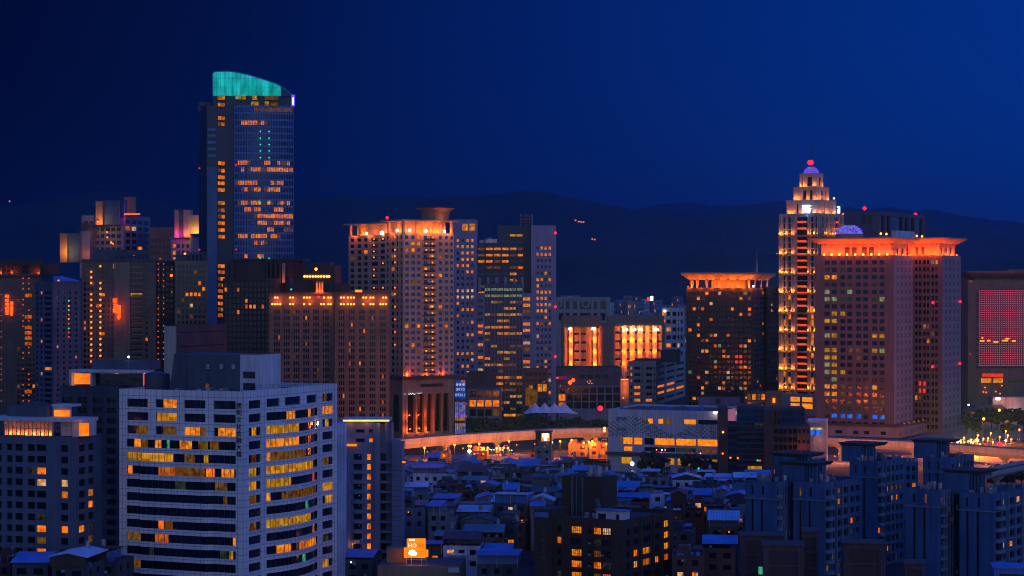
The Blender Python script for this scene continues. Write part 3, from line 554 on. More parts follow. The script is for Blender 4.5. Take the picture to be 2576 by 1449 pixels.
b = tower('apartment_tower', 'recessed dark brown tower wing with red dot lights, joining the wide sign tower', 'apartment tower', 440, 1172, -9, 392, None, 657, 'dark_brown', dict(n=4, pitch=3.03, top=2.6, wh=1.7, glass='glass_brown'), None, lb=20)
for j in range(18):
    for U in (398, 411.5, 432):
        if R.random() < (.8 if U < 415 else .35 if j < 9 else 0): b.lamp((b.xL(U), -.4, b.z(664 + 14.1 * j)), .36, 'lamp_dot')
b.lamp((b.xL(431), -.6, b.z(693)), .8, 'lamp_orange')
b = tower('apartment_tower', 'grey-brown tower wing with gridded windows right of the red dot lights', 'apartment tower', 522, 1162, -8, 440, None, 657, 'beige_grey', dict(n=7, pitch=3.03, top=2, wh=1.9, wr=.66, p=.10, seed=12, glass='glass_dark', pal=['lit_orange', 'lit_dim', 'lit_pale'], fix={(2, 5): 'lit_orange', (3, 5): 'lit_amber', (4, 5): 'lit_orange', (5, 5): 'lit_orange'}), None, lb=24)
cr = MB(); cr.box(b.xL(442, 3), b.xL(520, 3), 3, 16, b.zt, b.z(640)); 
for U in (478, 488, 498, 508): cr.box(b.xL(U), b.xL(U + 4), .5, 2, b.zt, b.z(638))
cr.box(b.xL(470), b.xL(516), .3, 2.2, b.z(638), b.z(635)); b.part(cr, 'crown', 'slate_mid')
# dark grid tower behind the hotel pair
b = tower('apartment_tower', 'dark gridded tower with stone fins on its crown, in front of the glass skyscraper foot', 'apartment tower', 700, 1130, 6, 560, 850, 700, 'dark_brown', dict(n=13, pitch=3.0, top=2, wh=2.0, wr=.62, glass='glass_brown', p=.02, seed=6, mx=.02, fix={(3, 1): 'lit_deep', (5, 4): 'lit_deep', (6, 4): 'lit_orange', (7, 4): 'lit_orange', (9, 4): 'lit_orange', (3, 14): 'lit_deep', (4, 17): 'lit_deep', (3, 19): 'lit_deep'}), None, lb=30)
cr = MB(); y = 2
cr.box(b.xL(586, 4), b.xL(745, 4), 4, 24, b.zt, b.z(655)); cr.box(b.xL(580, 3), b.xL(760, 3), 3, 25, b.z(655), b.z(651)); cr.box(b.xL(745, 8), b.xL(842, 8), 8, 26, b.zt - 8, b.z(668)); cr.box(b.xL(780, 8), b.xL(830, 8), 9, 20, b.z(668), b.z(660))
for U in (572, 584, 670, 681, 692, 703, 735): cr.box(b.xL(U, y), b.xL(U + 4, y), y - .4, y + 2, b.zt - 3, b.z(660))
b.part(cr, 'crown', 'dark_brown'); b.part(MB().box(b.xL(709, 1), b.xL(717, 1), 1, 3, b.z(712), b.z(662)), 'stone_fin', 'tan_stone'); point(b.root, (b.xL(713), -2, b.z(705)), 400, (1, .22, .02))
# low links in front of them
sb = tower('office_block', 'dark windowless service block with a beige end wall, behind the white curved office roof', 'office block', 446, 900, 20, 413, 560, 818, 'dark_roof', None, dict(n=6, pitch=6, top=3, wh=.4, wr=.9, glass='glass_brown'), lb=45); sb.part(MB().box(-sb.la + .1, -.4, -.3, -.03, 0, sb.zt - .4), 'wall_panel', 'pale_stone')
# ---------------------------------------------------------------- hotel pair with lamp rows under the eaves
grp = [(.03, .06), (.075, .105), (.13, .16), (.19, .22)]
def trip(n, k=3, w=.022, g=.012, m=.05):
    out = []; step = (1 - 2 * m) / n
    for i in range(n):
        c = m + step * (i + .5); tot = k * w + (k - 1) * g
        for q in range(k): a = c - tot / 2 + q * (w + g); out.append((a, a + w))
    return out
b = tower('hotel_tower', 'brown twin-shaft hotel tower with lamp rows under its eaves and a glowing T-shaped pylon', 'hotel', 840, 1080, -4, 676, None, 738, 'brown_tile', dict(cols=trip(6), pitch=3.27, top=8.2, wh=2.0, glass='glass_brown', p=.03, pal=['lit_deep', 'lit_orange', 'lit_dim'], seed=3), None, lb=34)
b2 = b
mb = MB(); xr2 = b.xL(978, -3); b.part(mb.box(b.xL(676), b.xL(842), -.9, -.05, b.zt - .4, b.zt + .5), 'cornice', 'cornice')
w2 = MB(); yb = -4.5; xa, xb = .4, b.xL(980, yb); cols = fr(xa, xb, trip(5, 3, .026, .012, .03)); rws = rows_(b.zt, 8.2, 3.27, 2.0)
b.face(w2, 0, 'L', xa, xb, 0, b.zt, cols, rws, .35, pick(.03, ['lit_deep', 'lit_orange'], 'glass_brown', 9), yb); w2.poly(((xa, yb, 0), (xa, 6, 0), (xa, 6, b.zt), (xa, yb, b.zt))); w2.poly(((xb, yb, 0), (xb, 28, 0), (xb, 28, b.zt), (xb, yb, b.zt))); w2.poly(((xa, yb, b.zt - .6), (xb, yb, b.zt - .6), (xb, 28, b.zt - .6), (xa, 28, b.zt - .6)), 1); b.part(w2, 'wall', ('brown_tile', 'dark_roof')); b.part(MB().box(xa - .5, xb + .5, yb - .8, yb - .05, b.zt - .4, b.zt + .6), 'cornice', 'cornice'); b.finish()
for V in (748.5, 765):
    for U in (685, 692, 698, 705, 730, 737, 765, 772, 779, 808, 815, 826, 832):
        if R.random() < .93: b.lamp((b.xL(U, -.7), -.7, b.z(V)), .5, 'lamp_sodium', 'eaves_lamp')
    for U in (858, 865, 875, 883, 890, 914, 921, 932, 939, 957, 964, 971):
        if R.random() < .93: b.lamp((b.xL(U, yb - .7), yb - .7, b.z(V)), .5, 'lamp_sodium', 'eaves_lamp')
for U in (700, 740, 780, 825): point(b.root, (b.xL(U, -2.2), -2.2, b.z(757)), 700, (1, .16, .01))
for U in (872, 925, 962): point(b.root, (b.xL(U, -7), -7, b.z(757)), 700, (1, .16, .01))
py = MB(); yt = -.5
for U in (797, 804, 811): py.box(b.xL(U, yt) - .45, b.xL(U, yt) + .45, yt - .4, yt + .5, b.zt + .5, b.z(707))
b.part(py, 'pylon', 'tan_stone'); b.part(MB().box(b.xL(762, yt), b.xL(830, yt), yt - .6, yt + .8, b.z(703), b.z(688)).box(b.xL(788, yt), b.xL(802, yt), yt, yt + 1, b.z(688), b.z(682)), 'pylon', 'dark_brown')
for U in (766, 773, 780, 787, 794, 801, 808, 815, 822, 828): b.lamp((b.xL(U, -1.4), -1.4, b.z(695.5)), .62, 'lamp_sodium', 'pylon_lamp')
b.lamp((b.xL(795, -1), -1.2, b.z(677)), .75, 'lamp_sodium', 'pylon_lamp')
for U in (800, 808): point(b.root, (b.xL(U, -2), -2.2, b.z(732)), 900, (1, .12, .008))
for U in (797, 804, 811): b.part(MB().box(b.xL(U, -1) - .25, b.xL(U, -1) + .25, -1.1, -.95, b.z(731), b.z(712)), 'light_strip', 'sign_red')
b.part(MB().box(b.xL(893, -2), b.xL(911, -2), -2, 1, b.zt + .5, b.zt + 1.8), 'roof_light', 'lamp_orange'); b.lamp((b.xL(801), -1.2, b.z(747)), .6, 'lamp_red', 'beacon')
b.part(MB().box(b.xL(730, 8), b.xL(880, 8), 8, 24, b.zt - .5, b.z(716)).box(b.xL(740, 9), b.xL(870, 9), 9, 22, b.z(716), b.z(713)), 'penthouse', 'dark_brown'); b.lamp((b.xL(732), 3, b.z(728)), .5, 'lamp_green')
# ---------------------------------------------------------------- cream hotel tower with orange crown
DH = 1200
fx = {(7, 0): 'lit_orange', (1, 1): 'lit_amber', (0, 2): 'lit_amber'}
cols = [(.035, .105), (.155, .225), (.265, .335), (.405, .47), (.52, .60), (.70, .765), (.82, .885), (.93, .985)]
fixh = {(2, 0): 'lit_orange', (1, 1): 'lit_orange', (2, 1): 'lit_orange', (1, 2): 'lit_orange', (0, 2): 'lit_deep', (4, 3): 'lit_orange', (3, 5): 'lit_orange', (5, 3): 'lit_deep', (0, 14): 'lit_orange', (2, 14): 'lit_orange', (1, 17): 'lit_orange', (5, 11): 'lit_orange', (6, 14): 'lit_orange', (4, 11): 'lit_orange', (3, 17): 'lit_dim', (2, 7): 'lit_dim', (1, 7): 'lit_dim'}
b = tower('hotel_tower', 'cream stone hotel tower with an orange-lit colonnade crown and columned base', 'hotel', 1014.6, DH, 52, 968, 1141.5, 585, 'cream_stone', dict(cols=[(.1, .2), (.35, .52), (.62, .72), (.84, .92)], pitch=3.58, top=1.6, wh=2.0, glass='glass_brown', fix={(1, j): 'lit_deep' for j in (0, 3, 5, 9)}, p=.03, seed=4), dict(cols=cols, pitch=3.58, top=1.6, wh=1.9, glass='glass_blue', p=.015, seed=7, fix=fixh), fin=False)
bal = MB()
for j in range(24):
    z = b.zt - 1.6 - 3.58 * j - 2.6
    if z < 30: break
    for u0, u1 in ((.385, .49), (.505, .615)): bal.box(-.05, 1.1, b.lb * u0, b.lb * u1, z, z + .22).box(1.0, 1.1, b.lb * u0, b.lb * u1, z + .22, z + 1.1)
split(bal, 'balcony', b.root, 'dark_brown')
for j in range(22):
    for u, p_ in ((.437, .62), (.56, .85)):
        if R.random() < p_: b.lamp((.7, b.lb * u, b.zt - 2.4 - 3.58 * j), .52, 'lamp_orange', 'balcony_lamp')
    if R.random() < .5: b.lamp((-b.la * .42, -.5, b.zt - 2.4 - 3.58 * j), .45, 'lamp_orange', 'balcony_lamp')
# left wing behind
xw = b.xL(877, 20) ; wg = MB(); yw = 20
b.face(wg, 0, 'L', xw, -b.la, 0, b.zt, fr(xw, -b.la, [(.02, .09), (.14, .2), (.24, .3), (.36, .46), (.5, .6), (.66, .78), (.84, .97)]), rows_(b.zt, 1.6, 3.58, 2.1), .5, pick(.03, PAL, 'glass_brown', 33, {(5, j): 'glass_deep' for j in range(0, 30)}), yw)
wg.poly(((xw, yw, 0), (xw, yw + 20, 0), (xw, yw + 20, b.zt), (xw, yw, b.zt))); wg.poly(((xw, yw, b.zt), (-b.la, yw, b.zt), (-b.la, yw + 20, b.zt), (xw, yw + 20, b.zt)), 1); b.part(wg, 'wall', ('cream_stone', 'dark_roof')); b.finish()
for j in range(13):
    for u, p_ in ((.41, .7), (.55, .5)):
        if R.random() < p_: b.lamp((xw + (-b.la - xw) * u, yw - .5, b.zt - 2.4 - 3.58 * j), .5, 'lamp_orange', 'balcony_lamp')
# crown: inner lit wall, pillars, overhanging slab
zc = b.z(556); cw, pil, slab = MB(), MB(), MB()
cw.box(-b.la + 3, -4, 4, b.lb - 3, b.zt - 1, zc).box(xw + 3, -b.la, yw + 4, yw + 18, b.zt - 1, zc); b.part(cw, 'crown_wall', 'soffit')
slab.box(-b.la - 1.6, 2.2, -2.2, b.lb + 2.2, zc, zc + .9).box(xw - 2.2, -b.la - 1.6, yw - 2.2, yw + 20, zc - .05, zc + .75); b.part(slab, 'crown_slab', 'soffit')
pos = [(.0, -.0)] + [(-.6, b.lb * u) for u in (.03, .2, .27, .42, .58, .74, .82, .97)] + [(-b.la * u, .6) for u in (.35, .8)] + [(xw + (-b.la - xw) * u, yw + .6) for u in (.03, .16, .62, .95)]
for x, y in pos: pil.box(x - 1.0, x + .2, y - .6, y + .6, b.zt - .3, zc + .02)
split(pil, 'crown_pillar', b.root, 'soffit')
fl = [(2.2, b.lb * u, 800) for u in (.12, .34, .5, .66, .9)] + [(-b.la * .6, -1.6, 900)] + [(xw + (-b.la - xw) * u, yw - 1.6, 800) for u in (.1, .35, .8)]
for x, y, p_ in fl: point(b.root, (x * .45 if x > 0 else x, y, b.zt + 1.3), p_ * 2.2, (1, .165, .0012), .3); 
for x, y, p_ in [(-2.2, b.lb * u, 500) for u in (.1, .3, .5, .7, .9)] + [(xw + (-b.la - xw) * u, yw + 2, 500) for u in (.15, .5, .8)] + [(-b.la * .5, 2, 500)]: point(b.root, (x, y, b.zt + 1.0), p_ * 2.6, (1, .165, .0012), .3)
for U, V in ((922, 580), (961, 580), (999, 580), (1030, 579), (1072, 580), (1118, 580)):
    y_ = b.yR(U, 1) if U > 1016 else 0
    b.lamp((1, y_, b.z(V)) if U > 1016 else (b.xL(U, -1 if U > 962 else yw - 1), -1 if U > 962 else yw - 1, b.z(V)), .75 if U != 961 else 1.2, 'lamp_white', 'floodlight')
b.lamp((b.xL(974, 4), 4, b.z(545)), .9, 'lamp_red', 'beacon')
dr = MB(); cx, cy = -b.la * .25, b.lb * .72; dr.cyl(cx, cy, 7.5, zc + .9, 8.6, b.z(530), 20).cyl(cx, cy, 8.6, b.z(530), 11.5, b.z(521), 20); b.part(dr, 'roof_drum', 'beige_grey'); point(b.root, (cx + 11, cy - 2, zc + 1.6), 500, (1, .25, .04))
# base: cornice and giant columns
zb2 = b.z(955); xb = 2.6; lbb = b.yR(1141.6, xb)
ba = MB(); b.part(ba.box(-b.la - 4, xb + 1.2, -3.6, lbb + 1, zb2, zb2 + 1.2).box(-b.la - 3.4, xb + .6, -3, lbb + .4, zb2 + 1.2, zb2 + 1.8), 'cornice', 'cornice')
bw = MB(); b.face(bw, 0, 'R', -2.4, lbb, 0, zb2, fr(-2.4, lbb, [(.1, .25), (.285, .42), (.455, .585), (.62, .745), (.78, .9)]), [(2.6, zb2 - 8.4)], 2.2, lambda i, j: 'glass_brown', xb)
b.face(bw, 0, 'L', -b.la - 3, xb, 0, zb2, fr(-b.la - 3, xb, [(.2, .48), (.55, .85)]), [(3, zb2 - 8.5)], 1.2, lambda i, j: 'glass_brown', -2.4); bw.poly(((-b.la - 3, -2.4, zb2 - .02), (xb, -2.4, zb2 - .02), (xb, lbb, zb2 - .02), (-b.la - 3, lbb, zb2 - .02))); b.part(bw, 'podium', 'tan_stone'); b.finish()
b.part(MB().box(xb, xb + .15, lbb * .3, lbb * .78, zb2 - 4.4, zb2 - 2.6), 'sign_band', 'black_paint')
for k, u in enumerate((.06, .255, .435, .60, .76, .93)):
    c = MB(); y_ = -2.4 + (lbb + 2.4) * u + .4; c.cyl(xb - .2, y_, .75, 2.2, .62, zb2 - 8.6, 14).box(xb - 1.1, xb + .7, y_ - .95, y_ + .95, 1.2, 2.2).box(xb - 1.1, xb + .7, y_ - .9, y_ + .9, zb2 - 8.6, zb2 - 7.8); b.part(c, 'column', 'tan_stone')
    if k < 3: point(b.root, (xb + 1.8, y_, 4.2), 1000, (1, .12, .003), .25); point(b.root, (xb + 2.4, y_, 12), 800, (1, .12, .003), .25); b.lamp((xb + 1.4, y_, 2.6), .45, 'lamp_orange', 'column_lamp')
for u in (.02, .045, .42, .735):
    y_ = b.lb * u + .5; c = MB(); b.part(c.cyl(.7, y_, .32, zb2 + 1.8, .28, zb2 + 8, 8), 'pilaster', 'soffit'); point(b.root, (1.7, y_, zb2 + 2.6), 700, (1, .1, .002), .2); b.lamp((1.3, y_, zb2 + 2.2), .3, 'lamp_orange', 'column_lamp')
for k in range(16): b.lamp((xb + .5, -2 + (lbb) * (.03 + .022 * k), zb2 - 8 + R.uniform(-.3, .3)), .16, 'lamp_ice', 'string_lamp')
# screen column beside it
b = Bld('screen_tower', 'slim advertising tower with stacked lit video screens beside the columned hotel base', 'screen tower', 1142.5, 1190, 0); x1 = b.xL(1173)
b.part(MB().box(.2, x1 - .2, .3, 5, 0, b.z(950)).box(-.5, x1 + .5, -.5, 5.5, b.z(950), b.z(945)), 'wall', 'dark_metal')
def screen(b, V0, V1, m, name='screen'): b.part(MB().box(.3, x1 - .3, 0, .29, b.z(V1), b.z(V0)), name, m)
lit('screen_blue', (.003, .03, .22), (.01, .06, .34), .9, .5, .5); lit('screen_pale', (.32, .28, .62), (.18, .2, .75), .75, .35, .9, 1); lit('screen_warm', (.75, .28, .10), (.35, .28, .6), .6, .4, .8); lit('screen_orange', (.8, .2, .01), (.8, .3, .03), .7)
screen(b, 956, 1004, 'screen_blue'); screen(b, 1012, 1035, 'screen_pale'); screen(b, 1035.3, 1050, 'lit_violet'); screen(b, 1050.3, 1058, 'screen_orange'); screen(b, 1065, 1073, 'screen_warm'); screen(b, 1073.3, 1091, 'screen_pale')
text('0970', b.root, (x1 * .5, -.05, b.z(980)), 2.5, 'screen_text', name='screen_digits'); text('09361', b.root, (x1 * .5, -.05, b.z(994)), 2.3, 'screen_text', name='screen_digits')
gm = MB()
for k in range(3): glyph(gm, lambda a, z, d, k=k: (1.0 + k * 1.7 + a, -.02 - d, b.z(971) + z), 1.4, 1.7, 80 + k, t=.06)
split(gm, 'screen_character', b.root, 'screen_text'); b.part(MB().poly(((x1 * .55, -.03, b.z(961)), (x1 * .9, -.03, b.z(962)), (x1 * .9, -.03, b.z(957)), (x1 * .6, -.03, b.z(957)))), 'screen_panel', 'screen_orange')
mb = MB()
for k in range(7): mb.box(.3 + (x1 - .8) * k / 6, .5 + (x1 - .8) * k / 6, -.12, -.06, b.z(1091), b.z(1012))
b.part(mb, 'screen_frame', 'dark_metal')
# ---------------------------------------------------------------- grey complex with dark glass between two punched-window wings
b = Bld('office_tower', 'blue-grey office complex: two wings of small square windows around a dark glass middle', 'office tower', 1316, 1330, 0)
def seg_block(U0, U1, V, y0, y1, m, cols, pitch, top, wh, cell, d=.4, mt='dark_roof'):
    x0, x1 = b.xL(U0, y0), b.xL(U1, y0); zt = b.z(V, 0, y0); mb = MB()
    b.face(mb, 0, 'L', x0, x1, 0, zt, fr(x0, x1, cols), rows_(zt, top, pitch, wh), d, cell, y0)
    mb.poly(((x0, y0, 0), (x0, y1, 0), (x0, y1, zt), (x0, y0, zt))); mb.poly(((x1, y0, 0), (x1, y1, 0), (x1, y1, zt), (x1, y0, zt))); mb.poly(((x0, y1, 0), (x1, y1, 0), (x1, y1, zt), (x0, y1, zt))); mb.poly(((x0, y0, zt), (x1, y0, zt), (x1, y1, zt), (x0, y1, zt)), 1)
    b.part(mb, 'wall', (m, mt)); return x0, x1, zt
P4 = ['lit_orange', 'lit_amber', 'lit_amber', 'lit_pale', 'lit_dim', 'lit_orange']
f7 = {(i, j): 'lit_amber' for j in (1, 2, 3) for i in (1, 2, 3)}; f7.update({(i, 4): 'lit_orange' for i in (0, 1, 2)}); f7.update({(i, 11): 'lit_amber' for i in (1, 2)}); f7.update({(i, 9): 'lit_pale' for i in range(4)}); f7.update({(i, 8): 'lit_pale' for i in range(4)}); f7.update({(i, 18): 'lit_amber' for i in range(4)})
seg_block(1140, 1200, 552, 0, 30, 'blue_grey', [(.15, .24), (.35, .45), (.56, .66), (.75, .85)], 3.92, 12.2, 1.8, pick(.32, P4, 'glass_dark', 21, f7))
for u0, u1 in ((1163, 1177), (1181, 1195)): b.win(((b.xL(u0), -.06, b.z(580)), (b.xL(u1), -.06, b.z(580)), (b.xL(u1), -.06, b.z(563)), (b.xL(u0), -.06, b.z(563))), 'lit_amber')
r7 = {(i, 0): 'lit_amber' for i in (1, 2, 3)}; r7.update({(i, 1): 'lit_amber' for i in range(4)}); r7.update({(i, j): 'glass_dark' for i in range(4) for j in (2, 3)}); r7.update({(i, j): 'lit_amber' for i, j in ((2, 4), (0, 5), (1, 5), (3, 5), (0, 6), (0, 7), (1, 7), (2, 7), (3, 7), (1, 8), (0, 9), (1, 9), (2, 9), (3, 9), (0, 10), (1, 10), (2, 10))})
seg_block(1336, 1399, 567, 0, 30, 'blue_grey', [(.22, .31), (.38, .47), (.54, .63), (.70, .79)], 3.92, 13.2, 1.9, pick(.3, P4, 'glass_dark', 22, r7))
seg_block(1200.3, 1219, 737, .2, 20, 'blue_grey', [(.1, .8)], 3.92, 4, 1.7, pick(.42, P4, 'glass_dark', 23)); seg_block(1314, 1335.7, 737, .2, 20, 'blue_grey', [(.1, .9)], 3.92, 2.8, 1.9, pick(.6, P4, 'glass_dark', 24, {(0, 0): 'lit_amber'}))
gcol = [(.02, .16), (.19, .33), (.36, .50), (.53, .67), (.70, .84), (.87, .98)]
gl = {(i, 0): 'lit_amber' for i in range(6)}; gl.update({(i, 1): 'lit_amber' for i in range(5)}); gl.update({(0, 2): 'lit_amber', (4, 4): 'lit_amber', (5, 0): 'lit_dim', (0, 0): 'lit_dim', (0, 1): 'lit_dim', (4, 1): 'lit_dim', (5, 3): 'lit_orange', (2, 3): 'lit_dim', (4, 3): 'lit_dim'})
seg_block(1200.3, 1318, 611, 6, 32, 'curtain_dark', gcol, 3.92, 3, 1.5, pick(.12, ['lit_amber', 'lit_dim'], 'glass_navy', 25, gl), .15)
seg_block(1253, 1335.7, 567, 12, 40, 'curtain_dark', [(.1, .33), (.36, .53), (.56, .74)], 3.92, 5.5, 1.5, pick(.12, ['lit_amber', 'lit_dim'], 'glass_navy', 26, {(1, 0): 'lit_yellow', (2, 0): 'lit_yellow'}), .15)
g2 = {(i, j): 'lit_green' for i in range(6) for j in (0, 1)}; g2.update({(i, j): 'lit_amber' for i in (2, 3) for j in (5, 6)})
seg_block(1219.3, 1313.7, 713, 1.5, 12, 'curtain_dark', [(.0, .15), (.17, .32), (.34, .49), (.51, .66), (.68, .83), (.85, 1)], 3.92, 3.0, 1.6, pick(.48, ['lit_amber', 'lit_yellow', 'lit_amber', 'lit_dim'], 'glass_navy', 27, g2), .2)
b.finish()
mb = MB()
for k in range(28): x = b.xL(1219.3) + (b.xL(1313.7) - b.xL(1219.3)) * k / 27; mb.box(x - .12, x + .12, 1.05, 1.45, 10, b.z(713))
for U in (1206, 1228, 1250, 1272, 1294, 1314): mb.box(b.xL(U, 3) - .9, b.xL(U, 3) + .9, 2.0, 5.8, b.z(735), b.z(697))
split(mb, 'mullion', b.root, 'blue_grey')
for V in (586, 772, 897): b.lamp((b.xL(1397), -1, b.z(V)), .8, 'lamp_red', 'beacon')
mb = MB(); 
for k, V in enumerate((541, 548, 556)): mb.box(b.xL(1311, 6), b.xL(1338, 6), 6, 12, b.z(V + 5), b.z(V))
b.part(mb, 'roof_sign_frame', 'sheet_red'); mb = MB()
for U in (1310, 1324, 1338): mb.tube((b.xL(U, 9), 9, b.z(567)), (b.xL(U, 9), 9, b.z(538)), .35, 5)
b.part(mb, 'roof_sign_frame', 'steel'); b.part(MB().tube((b.xL(1212, 8), 9, b.z(607)), (b.xL(1236, 8), 9, b.z(596)), .4, 5).box(b.xL(1206, 8), b.xL(1216, 8), 8, 12, b.z(610), b.z(604)).box(b.xL(1220, 8), b.xL(1250, 8), 9, 20, b.z(611), b.z(600)), 'gondola_crane', 'steel')
# ---------------------------------------------------------------- ring-ornament building, floodlit stone hall, white blocks
b = tower('office_block', 'beige building with a big stone ring ornament on its top floor, behind the floodlit hall', 'office block', 1532, 1760, 0, 1398, None, 749, 'pale_stone', dict(cols=[(.06, .15), (.19, .26), (.32, .40), (.45, .66), (.71, .78), (.84, .93)], pitch=9.5, top=3, wh=6.4, rows=2, glass='glass_navy', d=1), None, lb=25)
def ring(b, U, V, y, ro, ri, m):
    mb = MB(); x, z = b.xL(U, y), b.z(V, 0, y); n = 24; c = [(math.cos(2 * math.pi * i / n), math.sin(2 * math.pi * i / n)) for i in range(n)]
    for (a, e), (p, q) in zip(c, c[1:] + c[:1]): mb.loft([(x + ri * a, y, z + ri * e), (x + ro * a, y, z + ro * e), (x + ro * a, y + 1, z + ro * e), (x + ri * a, y + 1, z + ri * e)], [(x + ri * p, y, z + ri * q), (x + ro * p, y, z + ro * q), (x + ro * p, y + 1, z + ro * q), (x + ri * p, y + 1, z + ri * q)], 0, False)
    b.part(mb, 'ring_ornament', m)
ring(b, 1474, 764, -.9, 3.6, 2.1, 'pale_stone'); ring(b, 1404, 764, -.9, 3.6, 2.1, 'pale_stone')
b.part(MB().box(b.xL(1396), b.xL(1534), -.8, -.1, b.z(752), b.zt + .4).box(b.xL(1524, -2), b.xL(1534, -2), -2, -.9, b.z(800), b.zt), 'cornice', 'pale_stone')
b = Bld('hall_building', 'monumental stone hall whose tall niches are floodlit deep orange', 'hall', 1514.6, 1600, 0)
mb = MB()
def niche_block(U0, U1, V, y0, y1, nU0, nU1, nV, dep, nm):
    x0, x1 = b.xL(U0, y0), b.xL(U1, y0); zt = b.z(V, 0, y0); mb = MB()
    a0, a1 = b.xL(nU0, y0), b.xL(nU1, y0); zn = b.z(nV, 0, y0)
    mb.box(x0, a0, y0, y1, 0, zt).box(a1, x1, y0, y1, 0, zt).box(a0, a1, y0, y1, zn, zt).box(a0, a1, y0 + dep, y1, 0, zn); b.part(mb, nm, 'tan_stone'); return a0, a1, zn
a0, a1, zn = niche_block(1414, 1514.4, 794.8, 0, 22, 1420, 1511, 822, 4, 'wall')
def slabs(a0, a1, zn, yb, us, pier, seed):
    mb = MB()
    for U0, U1 in pier: mb.box(b.xL(U0, yb), b.xL(U1, yb), yb - 1.6, yb - .02, 0, zn - .1)
    split(mb, 'pilaster', b.root, 'pale_stone')
    for j in range(8):
        z = zn - 5 - 6.6 * j
        for U0, U1 in us: b.win(((b.xL(U0, yb), yb - .05, z - 1.1), (b.xL(U1, yb), yb - .05, z - 1.1), (b.xL(U1, yb), yb - .05, z + .4), (b.xL(U0, yb), yb - .05, z + .4)), 'glass_brown')
slabs(a0, a1, zn, 4, ((1445, 1457), (1461, 1474)), ((1431, 1441), (1457.5, 1460.5), (1491.5, 1500.5)), 1)
a0, a1, zn2 = niche_block(1514.7, 1673, 812, -5, 20, 1546, 1664, 819, 4, 'wall'); b.part(MB().box(b.xL(1530, 0), b.xL(1670, 0), 0, 18, b.z(812), b.z(794)), 'attic', 'tan_stone')
slabs(a0, a1, zn2, -1, ((1548, 1561), (1577, 1583), (1597, 1603), (1617, 1623), (1634, 1640), (1653, 1662)), ((1564, 1576), (1584, 1596), (1604, 1616), (1624, 1633), (1641, 1652)), 2); b.finish()
for U, y in ((1436, 1.2), (1496, 1.2)): 
    for V, p_ in ((829, 4200), (855, 3200), (885, 2900), (915, 2600)): point(b.root, (b.xL(U, y), y - .6, b.z(V)), p_, (1, .165, .0012), .4)
for U, p_ in ((1570, 1), (1590, 1.1), (1610, 1.1), (1628, .35), (1646, 1.2)):
    for V, k in ((828, 2600), (855, 1900), (885, 1500), (915, 1100)): point(b.root, (b.xL(U, -4), -4.6, b.z(V)), k * p_ * 1.5, (1, .165, .0012), .4)
for U in (1432, 1436, 1490, 1496): b.lamp((b.xL(U, .8), .8, b.z(827)), .75, 'lamp_white', 'floodlight')
for U in (1568, 1577, 1590, 1598, 1609, 1614, 1647, 1651, 1655): b.lamp((b.xL(U, -5.2), -5.2, b.z(829)), .75, 'lamp_white', 'floodlight')
an = Bld('gate_block', 'narrow orange-lit stone gateway between the round-window building and the low grey office', 'gateway', 1580, 1450, 0); an.part(MB().box(an.xL(1561), an.xL(1582), 0, 6, 0, an.z(955)).box(an.xL(1560), an.xL(1583), -.6, -.05, an.z(958), an.z(953)), 'wall', 'tan_stone'); point(an.root, (an.xL(1572), -3, an.z(965)), 900, (1, .22, .02)); point(an.root, (an.xL(1572), -3, an.z(985)), 700, (1, .22, .02)); an.lamp((an.xL(1568), -1, an.z(1001)), .6, 'lamp_orange')
an.part(MB().box(an.xL(1562), an.xL(1580), -.9, -.6, an.z(955), an.z(953.5)), 'light_strip', 'strip_orange')
b = tower('office_block', 'white slab block with a few big orange windows, right of the floodlit hall', 'office block', 1723, 1680, 0, 1665, None, 774.6, 'white_paint', dict(cols=[(.02, .14), (.2, .38), (.46, .62), (.68, .76), (.82, .9)], pitch=6.2, top=3, wh=3.2, p=.05, seed=3, fix={(0, 0): 'lit_orange', (0, 1): 'lit_amber', (0, 2): 'lit_orange', (1, 2): 'lit_amber', (1, 4): 'lit_orange', (0, 4): 'lit_deep', (0, 5): 'lit_deep', (0, 6): 'lit_deep'}), None, lb=20); b.lamp((b.xL(1672), -1, b.z(783)), .7, 'lamp_white')
b = tower('office_block', 'low pale grey office with ribbon windows and two lit orange rows, below the floodlit hall', 'office block', 1650, 1530, 14, 1582, 1724, 909, 'pale_stone', dict(cols=[(.06, .12), (.2, .42), (.5, .53), (.63, .85), (.92, .96)], pitch=4.6, top=4, wh=2.0, fix={(1, 3): 'lit_orange', (1, 4): 'lit_orange', (1, 5): 'lit_amber', (3, 5): 'lit_orange', (0, 0): 'lit_orange', (0, 1): 'lit_orange', (0, 2): 'lit_deep'}), dict(cols=[(.05, .28), (.35, .62), (.68, .95)], pitch=4.6, top=4, wh=1.8, fix={(0, 3): 'lit_orange', (1, 3): 'lit_orange', (0, 4): 'lit_orange', (1, 4): 'lit_amber', (2, 4): 'lit_orange'}))
b.part(MB().box(b.xL(1600, 5), 2, 5, 18, b.zt, b.z(903)).box(6 - 4, 14, 8, 22, b.zt - 1, b.z(880)), 'roof_room', 'slate_mid')
